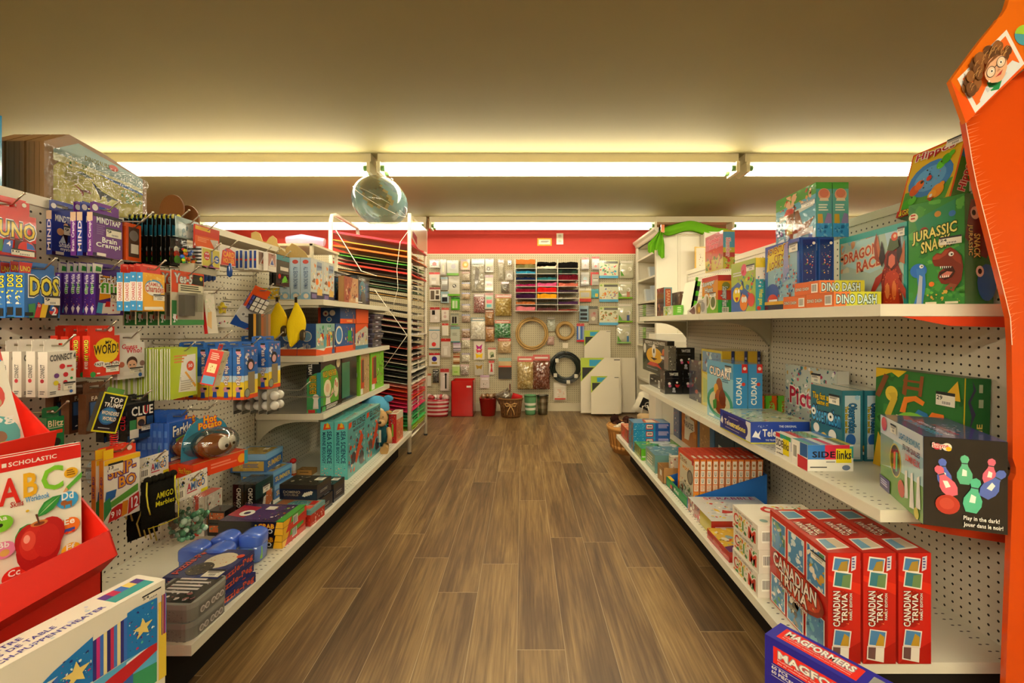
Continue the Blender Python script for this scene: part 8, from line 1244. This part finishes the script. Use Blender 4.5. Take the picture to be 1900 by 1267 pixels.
bp('card with gold butterfly on clear sheet, fifth column, low',881,672,897,696,'flat','b8b0a0','b0a898',[('P',[(.1,.8),(.5,.7),(.9,.82),(.75,.45),(.5,.55),(.25,.45)],'a88028')])
bp('bag of black and white beads, bottom of the sixth column',891,696,908,720,'flat','cdbfb4','c0a0b8',[('N',.2,.1,.8,.6,22,4,['222','eee','888'],.08),('R',.15,.66,.85,.74,'e8e0e4')])
bp('pack with googly eye pieces, sixth column top',900,480,916,505,'flat','b0a894','9a8aa8',[('R',.15,.45,.85,.75,'e8d8a8'),('C',.4,.25,.2,'3a3a38'),('C',.4,.25,.12,'c8c8c0'),('R',.1,.02,.9,.1,'e8e4dc')])
bp('pack of pink and mint circles, sixth column',900,510,915,540,'flat','d0c8b0','c0a8b0',[('C',.35,.45,.18,'e08088'),('C',.65,.45,.18,'e08a90'),('C',.4,.15,.18,'98c0b8'),('C',.68,.15,.16,'a0c8c0')])
bp('pack with pink and turquoise patches, sixth column',900,543,915,573,'flat','c0b8a8','b06a60',[('R',.15,.6,.8,.75,'8ac8a0'),('R',.2,.35,.85,.55,'e05a70'),('R',.2,.1,.8,.28,'48b0b8')])
bp('bag of brown wooden pieces, sixth column, upper one',900,575,916,604,'bag','9a6838','8a4a28',cols=['8a5a2c','b07a40','c89858','6a4420'],depth=.03)
bp('bag of brown wooden pieces, sixth column, lower one',901,606,917,634,'bag','9a6838','9a5430',cols=['8a5a2c','b07a40','c89858','a8703c'],depth=.03)
bp('small card with green and white flower, sixth column, low',905,645,920,666,'flat','e0d4bc','c87a70',[('C',.5,.45,.28,'a8b088'),('P',[(.3,.1),(.8,.2),(.7,.45),(.4,.35)],'4a5a3a')])
bp('card with a red ribbon ornament',907,669,917,695,'flat','d0c4b8','c84a48',[('P',[(.35,.7),(.5,.85),(.65,.7),(.6,.5),(.75,.2),(.25,.2),(.4,.5)],'c01c24')])
bp('narrow clear bag of pale sticks, seventh column top',924,481,935,519,'bag','b0a88e','b86a60',cols=['b8b09a','c8c2ac','a09880'],depth=.02)
bp('pink topped bag of grey beads, seventh column',930,523,944,543,'bag','88806e','c8808a',cols=['8a8474','a8a08c','6a6454'],depth=.03)
bp('large bag of gold raffia shreds',919,546,949,586,'bag','a08440','c87a68',cols=['a88a3c','8a6e2c','c8ac5c','b89c50','e0cc88'],depth=.045)
bp('bag of shiny green shreds',918,594,947,627,'bag','2a6a34','c87a68',cols=['1c5a2c','2f8040','16401f','5aa868','b8d8c0'],depth=.045)
bp('bag with a coil of tan twine',924,628,948,655,'bag','b89868','c84a40',cols=['c0a070','a88858','d0b488'],depth=.03)
bp('black felt pack with orange header band',925,664,949,703,'flat','2a2624','98b0a0',[('R',0,.62,1,.84,'c8a878'),('R',0,.56,1,.63,'c84a2c'),('R',0,0,1,.56,'2c2826')])
bp('small card with white horseshoe shaped piece',938,502,952,519,'flat','b0a48e','a89a84',[('C',.5,.45,.32,'e8e4dc'),('C',.5,.38,.2,'a89a84')])
bp('tiny red topped tag, high near the felt rack',942,482,949,492,'flat','d8d0c0','c86a60',[('R',.3,.1,.7,.4,'333')])
bp('clear bag of tan raffia hanging above the wicker basket',960,661,989,722,'bag','a88a50','c8605c',cols=['b09458','9a7e44','c8ae74','8a7040','e0d0a0'],depth=.06)
bp('clear bag of brown raffia beside the tan one',989,658,1020,722,'bag','6a3a28','c8605c',cols=['6a3424','54281c','80442c','a88478','8a5a48'],depth=.06)
bp('small clear packet between the two hoops, upper',1015,588,1030,615,'bag','a8a890','b8b0a0',cols=['b0b098','c8c8b0','98987c','d8dcc8'],depth=.02)
bp('small pinkish packet between the two hoops, lower',1015,624,1028,640,'bag','b09080','b08878',cols=['b88a80','a07868','c8a8a0'],depth=.02)
bp('white packet with red base below the dark cable coil',1027,710,1051,743,'card','d0c4b0','d8ccb8',[('R',0,0,1,.12,'c8402c'),('N',.1,.2,.9,.8,8,3,['d8b8a8','c8a890','e0d8c8'],.2)],.04)
for i,(x0,y0,x1,y1,bc,hc,a,lb) in enumerate(((1079,478,1093,500,'b8b0a8','c83a34',[('C',.5,.5,.3,'a8c0c8'),('C',.5,.4,.2,'d8a8a0')],'red tipped clear packet right of the felt rack, top left'),(1098,476,1112,501,'b0a8a0','c82c2c',[('C',.5,.5,.3,'e0e0d8'),('C',.5,.3,.2,'d86058')],'red tipped clear packet right of the felt rack, top right'),(1078,505,1093,530,'b0aca0','c8c4b8',[('C',.5,.6,.3,'b8ccd0'),('C',.5,.3,.24,'d8605c')],'clear packet with pink ring right of the felt rack'),(1096,505,1111,529,'a8a090','c02c28',[('R',.0,0,.15,1,'c02c28'),('R',.3,.3,.9,.6,'c8c0b0'),('R',.3,.5,.9,.56,'555')],'red edged packet right of the felt rack'),(1075,535,1097,560,'c8b060','d8d0b0',[('R',.1,.35,.85,.7,'b8b4a0'),('R',0,0,1,.25,'c82c20')],'yellow packet with red bottom right of the felt rack'),(1097,536,1111,553,'3a98a0','58a8b0',[('R',.5,.1,.95,.6,'d8b840'),('R',.1,.05,.5,.4,'4aa8a8')],'teal and yellow packet right of the felt rack'),(1075,567,1092,596,'88a4b0','98b0b8',[('R',.1,.62,.85,.78,'22262c'),('R',.1,.36,.85,.52,'22262c'),('R',.1,.1,.85,.26,'22262c')],'blue packet with three black strips'),(1093,568,1109,601,'a09480','5a5a50',[('C',.5,.5,.34,'b08a80'),('C',.5,.3,.24,'c8c0a8'),('C',.6,.6,.16,'a86a60')],'clear bag of mixed beads below the teal packet'),(1070,600,1084,634,'6a88b8','c04848',[('V',.05,.15,.95,.85,['3a60a8','c8ccd0','6a90b8','2a4a98','8aa0c0']),('R',0,0,1,.1,'c82c38')],'pack of blue tubes with red base above the cable coil'))):
    bp(lb,x0,y0,x1,y1,'card' if i in (0,1,2,5) else 'flat',bc,hc,a,.03)
for i,(y0,y1,cs2) in enumerate(((483,516,['d85a68','48a8c0','5a9a58','e0dcd0']),(526,560,['d87a38','c88a78','8a8aa8','d8a038','e0dcd0']),(569,603,['d88a38','b86a30','8a8a58','e0d8c8']))):
    bp('square scrapbook kit with light blue base, '+['top','middle','bottom'][i]+' of three',1112,y0,1147,y1,'flat','d4d4b4','c8cc90',[('R',.25,.82,.98,.95,'6a6a60'),('C',.1,.9,.05,'8ab048'),('R',0,0,1,.14,'58a8d0'),('N',.04,.18,.96,.76,20,i+3,cs2,.1)],name='scrapbook_kit',group='square scrapbook kits')
for i,(x0,y0,x1,y1,a) in enumerate(((1150,483,1175,516,[]),(1146,522,1173,554,[('R',.6,.1,.8,.5,'b87a60'),('R',0,0,1,.1,'7ab028')]),(1146,563,1173,598,[('R',.6,.1,.78,.45,'5a6890'),('R',0,0,1,.1,'7ab028')]),(1144,601,1170,637,[('R',.7,.05,.85,.45,'4a78a0'),('R',0,0,1,.1,'8ab868')]))):
    bp('clear craft kit pouch in the rightmost column, '+['top one','second from top','third from top','bottom one'][i],x0,y0,x1,y1,'bag','c0bca0','c4c0a8',a+[('P',[(.05,.15),(.3,.15),(.05,.5)],'5a9a38'),('C',.72,.6,.14,'ece8dc'),('C',.68,.58,.10,'c0bca0')],.02,group=None)
# hoops, coil
def hoop(label,px,py,r_px,th,c,name='wooden_hoop',n=1,cat='hoop',Y=YW-.06,seed=0):
    mb=MB(); R=r_px*Y/F; rr=random.Random(seed)
    for k in range(n):
        R1=R*(1-rr.uniform(0,.32)) if n>3 else R*(1-.13*k); ox=rr.uniform(-.012,.012) if n>3 else 0; oz=rr.uniform(-.02,.012) if n>3 else 0; oy=rr.uniform(-.03,.03) if n>3 else -.012*k
        mb.tube([(ox+R1*math.cos(q*math.pi/24),oy,oz+R1*math.sin(q*math.pi/24)) for q in range(48)],th,c,'wood' if n<4 else 'gloss',7,closed=True)
    return mb.obj(name,label=label,cat=cat,loc=(atY(px,Y),Y,zof(py,Y)))
hoop('large double wreath hoop of pale wood on the back pegboard',987,619,29,.012,'b89458',n=2)
hoop('small thick wreath ring of pale wood beside the large hoop',1048.5,613.5,14.5,.022,'b08c50')
mb=MB(); mb.box((-.03,0,-.03),(.03,.003,.03),'e0d4bc'); mb.obj('price_tag',label='white tag hanging below the small wooden ring',cat='tag',loc=(atY(1049,5.3),5.3,zof(641,5.3)))
o=hoop('coil of black wreath wire with paper tags on the back pegboard',1049,681,29.5,.0055,'16201a',name='wire_coil',n=22,cat='coil',seed=3)
for (a,b_) in ((-.10,.08),(-.12,-.09),(.12,-.10),(.03,-.17)):
    t=MB(); t.box((a-.02,-.045,b_-.022),(a+.02,-.043,b_+.022),'c8c0ac'); t.obj('paper_tag',o)
for x,y in ((987,590),(1048,596),(1049,654)): 
    mb=MB(); mb.tube([(0,.05,0),(0,-.05,0),(0,-.065,.02)],.003,'c8c0b0','metal',6); mb.obj('wire_hook',label='short hook on the back pegboard holding a ring at '+{987:'the large hoop',1048:'the small ring',1049:'the black coil'}[x],cat='hook',loc=(atY(x,5.34),5.33,zof(y,5.34)))
# felt rack
FX=[atY(955.5,5.10),atY(995.2,5.10),atY(1034.8,5.10),atY(1074.5,5.10)]; FYF=5.10; FYB=YW-.002
rz=[488,498,508,520,531.4,542.6,554,565,577]; r=empty('wire_felt_rack',(FX[0],FYF,zof(577,FYF)),'white wire rack of felt sheets in three columns on the pegboard','rack')
z00=zof(577,FYF); mb=MB()
for x in FX:
    for yy in (0,FYB-FYF): mb.tube([(x-FX[0],yy,0),(x-FX[0],yy,zof(481,FYF)-z00)],.0035,'f0e8d8','gloss',6)
mb.obj('frame',r)
for k,py in enumerate(rz[1:]):
    m2=MB(); z=zof(py,FYF)-z00
    for yy in (0,(FYB-FYF)*.5,FYB-FYF): m2.tube([(0,yy,z),(FX[3]-FX[0],yy,z)],.003,'f0e8d8','gloss',6)
    for x in FX: m2.tube([(x-FX[0],0,z),(x-FX[0],FYB-FYF,z)],.003,'f0e8d8','gloss',6)
    m2.obj('wire_shelf',r)
FC=[[('c87838',.05),('7a7448',.04),('3a98c0',.025),('16244a',.03),('a82058',.02),('8a1430',.035),('3a1638',.045),('b86a38',.03),('d87880',.045)],
    [('15120f',.02),('d8ccb0',.02),('5a5c4c',.05),('2a6870',.03),('e05a8a',.035),('d81c1c',.05),('e8a01c',.045),('3a3a34',.02),('5a3434',.03)],
    [('151312',.065),('1c2420',.045),('24402f',.03),('6a1420',.055),('d8705c',.03),('3a2434',.025),('8a7a64',.01),('4a2a4c',.03),('7a3024',.012)]]
FN=['left','middle','right']
for c in range(3):
    for k in range(9):
        col_,th=FC[c][k]; py=rz[k]; z=zof(py,FYF)+.004; x0=FX[c]+.012;x1=FX[c+1]-.012
        if k==0: z=zof(498,FYF)+.05 if c<2 else zof(498,FYF)+.004
        elif k==1: z=zof(498,FYF)+.004; 
        if k==1 and c==2: z=zof(508,FYF)+.004
        elif k>=1: z=zof(rz[k],FYF)+.004
        mb=MB(); rr=random.Random(c*9+k); N=8; vs=[]
        for q in range(N+1):
            x=x0+(x1-x0)*q/N; d=rr.uniform(-.006,.008); 
            vs+= [(x,FYF+.014+rr.uniform(-.008,.004),z),(x,FYF+.014+rr.uniform(-.008,.004),z+th+d),(x,FYB-.01,z+th+d),(x,FYB-.01,z)]
        fs=[]
        for q in range(N):
            a=q*4;b_=a+4; fs+=[(a,b_,b_+1,a+1),(a+1,b_+1,b_+2,a+2),(a+2,b_+2,b_+3,a+3),(a+3,b_+3,b_,a)]
        fs+=[(0,1,2,3),(N*4+3,N*4+2,N*4+1,N*4)]
        mb.mesh(vs,fs,col_,'fabric',False)
        mb.obj('felt_stack',label='pile of felt sheets in the wire rack, %s column, compartment %s'%(FN[c],['at the very top','second from top','third from top','fourth from top','in the middle','fourth from the bottom','third from the bottom','second from the bottom','at the bottom'][k]),cat='felt',group='felt piles')
# canvases leaning at the wall
def canvas(label,x0,y0,x1,y1,Y,fl=True,th=.018,lean=-.06,n=1,group=None):
    X0,X1=atY(x0,Y),atY(x1,Y); Z0=max(0.0,zof(y1,Y)) if y1>700 else zof(y1,Y); h=zof(y0,Y)-Z0; w=X1-X0
    mb=MB(); mb.box((0,0,0),(w,th,h),'d8ceb8','matte')
    if fl: art(FR(mb,(0,0,0),(1,0,0),(0,0,1),w,h,(0,-1,0),'gloss'),[('P',[(0,1-.60*w/h),(.60,1),(0,1)],'a8bc48'),('P',[(.04,1-.54*w/h),(.34,1-.24*w/h),(.04,1-.24*w/h)],'3a3c3c'),('P',[(.22,1-.21*w/h),(.37,1-.21*w/h),(.53,1-.05*w/h),(.22,1-.05*w/h)],'3a98c0'),('R',.84,.955,.99,.97,'333')])
    return mb.obj('artist_canvas',label=label,cat='canvas',loc=(X0,Y,Z0),rot=(lean,0,0),group=group)
canvas('small blank canvas with corner label hanging high on the right of the pegboard',1084,613,1133,664,5.34,lean=0)
canvas('wide blank canvas standing behind the others at the back wall',1150,664,1179,765,5.22,False,lean=-.03)
canvas('large blank canvas with corner label standing at the back wall',1078,664,1152,766,5.16,lean=-.05)
canvas('small blank canvas behind the front one of the leaning stack',1106,699,1153,767,5.095,False,lean=-.05)
canvas('small blank canvas with corner label at the front of the leaning stack',1097,698,1149,768,5.06,lean=-.05)
# floor items by the back wall
def fl(px,py): return onz(px,py,0)
def tub(label,px0,px1,ytop,ybot,c,prof=None,name='pail',m='gloss',bands=None,hollow=True,Y=None,cat='pail'):
    Y=Y or onz(px0,ybot,0)[1]+.06; k=Y/F; rt=(px1-px0)/2*k; h=zof(ytop,Y); rb=rt*.78
    P=[(rb,0)];C=[]; nb=len(bands) if bands else 1
    for i in range(nb): 
        P.append((rb+(rt-rb)*(i+1)/nb,h*(i+1)/nb)); C.append(bands[i] if bands else c)
    P+= [(rt+.004,h),(rt-.004,h),(rb-.004,.02),(.001,.02)]; C+= [c]*4
    mb=MB(); mb.lathe(P,c,m,28,cols=C); return mb.obj(name,label=label,cat=cat,loc=(atY((px0+px1)/2,Y),Y,0)),Y,rt,h
tub('sage green pot with white stripes by the back wall',972,996,733,763,'5a9060',bands=['5a9060','5a9060','e0dcc8','5a9060','e0dcc8','5a9060','5a9060','5a9060'],Y=5.20)
tub('galvanised metal pail by the back wall',996,1018,733,763,'8a8674',m='metal',Y=5.20,bands=['8a8674','8a8674','a8a08c','8a8674','b0a894','8a8674'])
tub('small red pail holding shiny balls',889,923,738,763,'b8201c',Y=5.16)
for k in range(4):
    X=atY(897+7*k,5.14); mb=MB(); mb.ball((0,0,0),.032,'8a6a48','metal' if k%2 else 'wrap',14); mb.obj('shiny_ball',label='brown glass bauble in the small red pail, '+['leftmost','second from left','third from left','rightmost'][k],cat='ball',group='baubles in the red pail',loc=(X,5.14+.02*(k%2),zof(735,5.14)))
# red square bin
mb=MB(); Y=5.06; x0,x1=atY(837,Y),atY(878,Y); h=zof(707,Y); w=x1-x0; d=.27; t=.006; c='b81a18'
for lo,hi in (((0,0,0),(w,t,h)),((0,d-t,0),(w,d,h)),((0,0,0),(t,d,h)),((w-t,0,0),(w,d,h)),((0,0,0),(w,d,t))): mb.box(lo,hi,c,'gloss')
o=mb.obj('storage_bin',label='tall square glossy red bin on the floor by the back wall',cat='bin',loc=(x0,Y,0)); t_=MB(); t_.box((w*.7,-.002,h*.82),(w*.9,0,h*.87),'e8e0d0'); t_.obj('paper_tag',o)
# striped oval tub
mb=MB(); Y=5.12; rt=(834-786)/2*Y/F; h=zof(739,Y); nb=9
P=[(rt*.88+(rt*.12)*i/nb,h*i/nb) for i in range(nb+1)]+[(rt-.006,h),(rt*.86,.02),(.001,.02)]
mb.lathe(P,'fff','gloss',32,sx=1,sy=.6,cols=['a81c28','d8b0a8','a81c28','d8b8b0','a81c28','d8b8b0','a81c28','d8b8b0','a81c28','a81c28','d8b0a8','d8b0a8'])
mb.obj('striped_tub',label='oval red and white striped metal tub by the back wall',cat='tub',loc=(atY(810,Y),Y,0))
rr=random.Random(6)
for k in range(7):
    c,m=(('c8a8a0','wrap'),('a82028','wrap'),('e0d8cc','wrap'))[k%3]; mb=MB(); mb.ball((0,0,0),rr.uniform(.032,.045),c,m,12,(1,1,.8),.12,k)
    mb.obj('wrapped_trinket',label='shiny wrapped trinket in the striped tub, '+ORD[k]+' from the left',cat='trinket',group='trinkets in the striped tub',loc=(atY(796+5.4*k,Y),Y+rr.uniform(-.05,.05),h+.012))
# wicker basket with bow
mb=MB(); Y=5.06; cx_=atY(948,Y); rt=(970-927)/2*Y/F; h=zof(739,Y); P=[]
for i in range(11): P.append((rt*(.80+.2*i/10)+(.004 if i%2 else -.002),h*i/10))
P+=[(rt+.006,h),(rt-.012,h),(rt*.75,.03),(.001,.03)]
mb.lathe(P,'6a4420','wicker',36,sx=1,sy=.72)
for k in range(36):
    a=k*math.pi/18; mb.tube([(rt*.79*math.cos(a),rt*.79*.72*math.sin(a),.005),(rt*1.0*math.cos(a),rt*.72*math.sin(a),h)],.004,'7a5228' if k%2 else '54341a','wicker',5)
mb.tube([(rt*1.01*math.cos(q*.2618),rt*.73*math.sin(q*.2618),h) for q in range(24)],.010,'7a5228','wicker',8,closed=True)
o=mb.obj('wicker_basket',label='brown wicker basket with raffia bow by the back wall',cat='basket',loc=(cx_,Y,0))
b_=MB()
for s in (-1,1): b_.tube([(0,-rt*.74-.012,h*.72),(s*.04,-rt*.74-.02,h*.82),(s*.065,-rt*.74-.012,h*.80),(s*.05,-rt*.74-.014,h*.66),(0,-rt*.74-.012,h*.70)],.007,'b8905a','fabric',6); b_.tube([(0,-rt*.74-.012,h*.7),(s*.03,-rt*.74-.01,h*.4),(s*.04,-rt*.72-.008,h*.2)],.006,'b8905a','fabric',6)
b_.obj('bow',o)
mb=MB(); mb.pillow((-.11,0,-.02),(1,0,0),(0,0,1),(0,-1,0),.17,.14,.05,'5a4a38','wrap',8,3,.2,cols=['5a4a38','3a3028','8a7a60','6a5a48']); mb.obj('wrapped_bundle',label='dark wrapped bundle leaning in the wicker basket',cat='bundle',loc=(cx_-.03,Y+.02,h-.02),rot=(0,-.5,0))
mb=MB(); mb.pillow((0,0,0),(1,0,0),(0,0,1),(0,-1,0),.11,.08,.03,'b82828','fabric',6,3,.2); mb.obj('red_cloth',label='red and white cloth in the wicker basket',cat='cloth',loc=(cx_+.0,Y-.02,h-.01),rot=(0,.3,0))
mb=MB(); mb.box((0,0,0),(.014,.05,.20),'5a2418','wood'); mb.obj('wooden_stick',label='dark red upright wooden piece in the wicker basket',cat='stick',loc=(atY(945,Y+.05),Y+.05,h-.05))
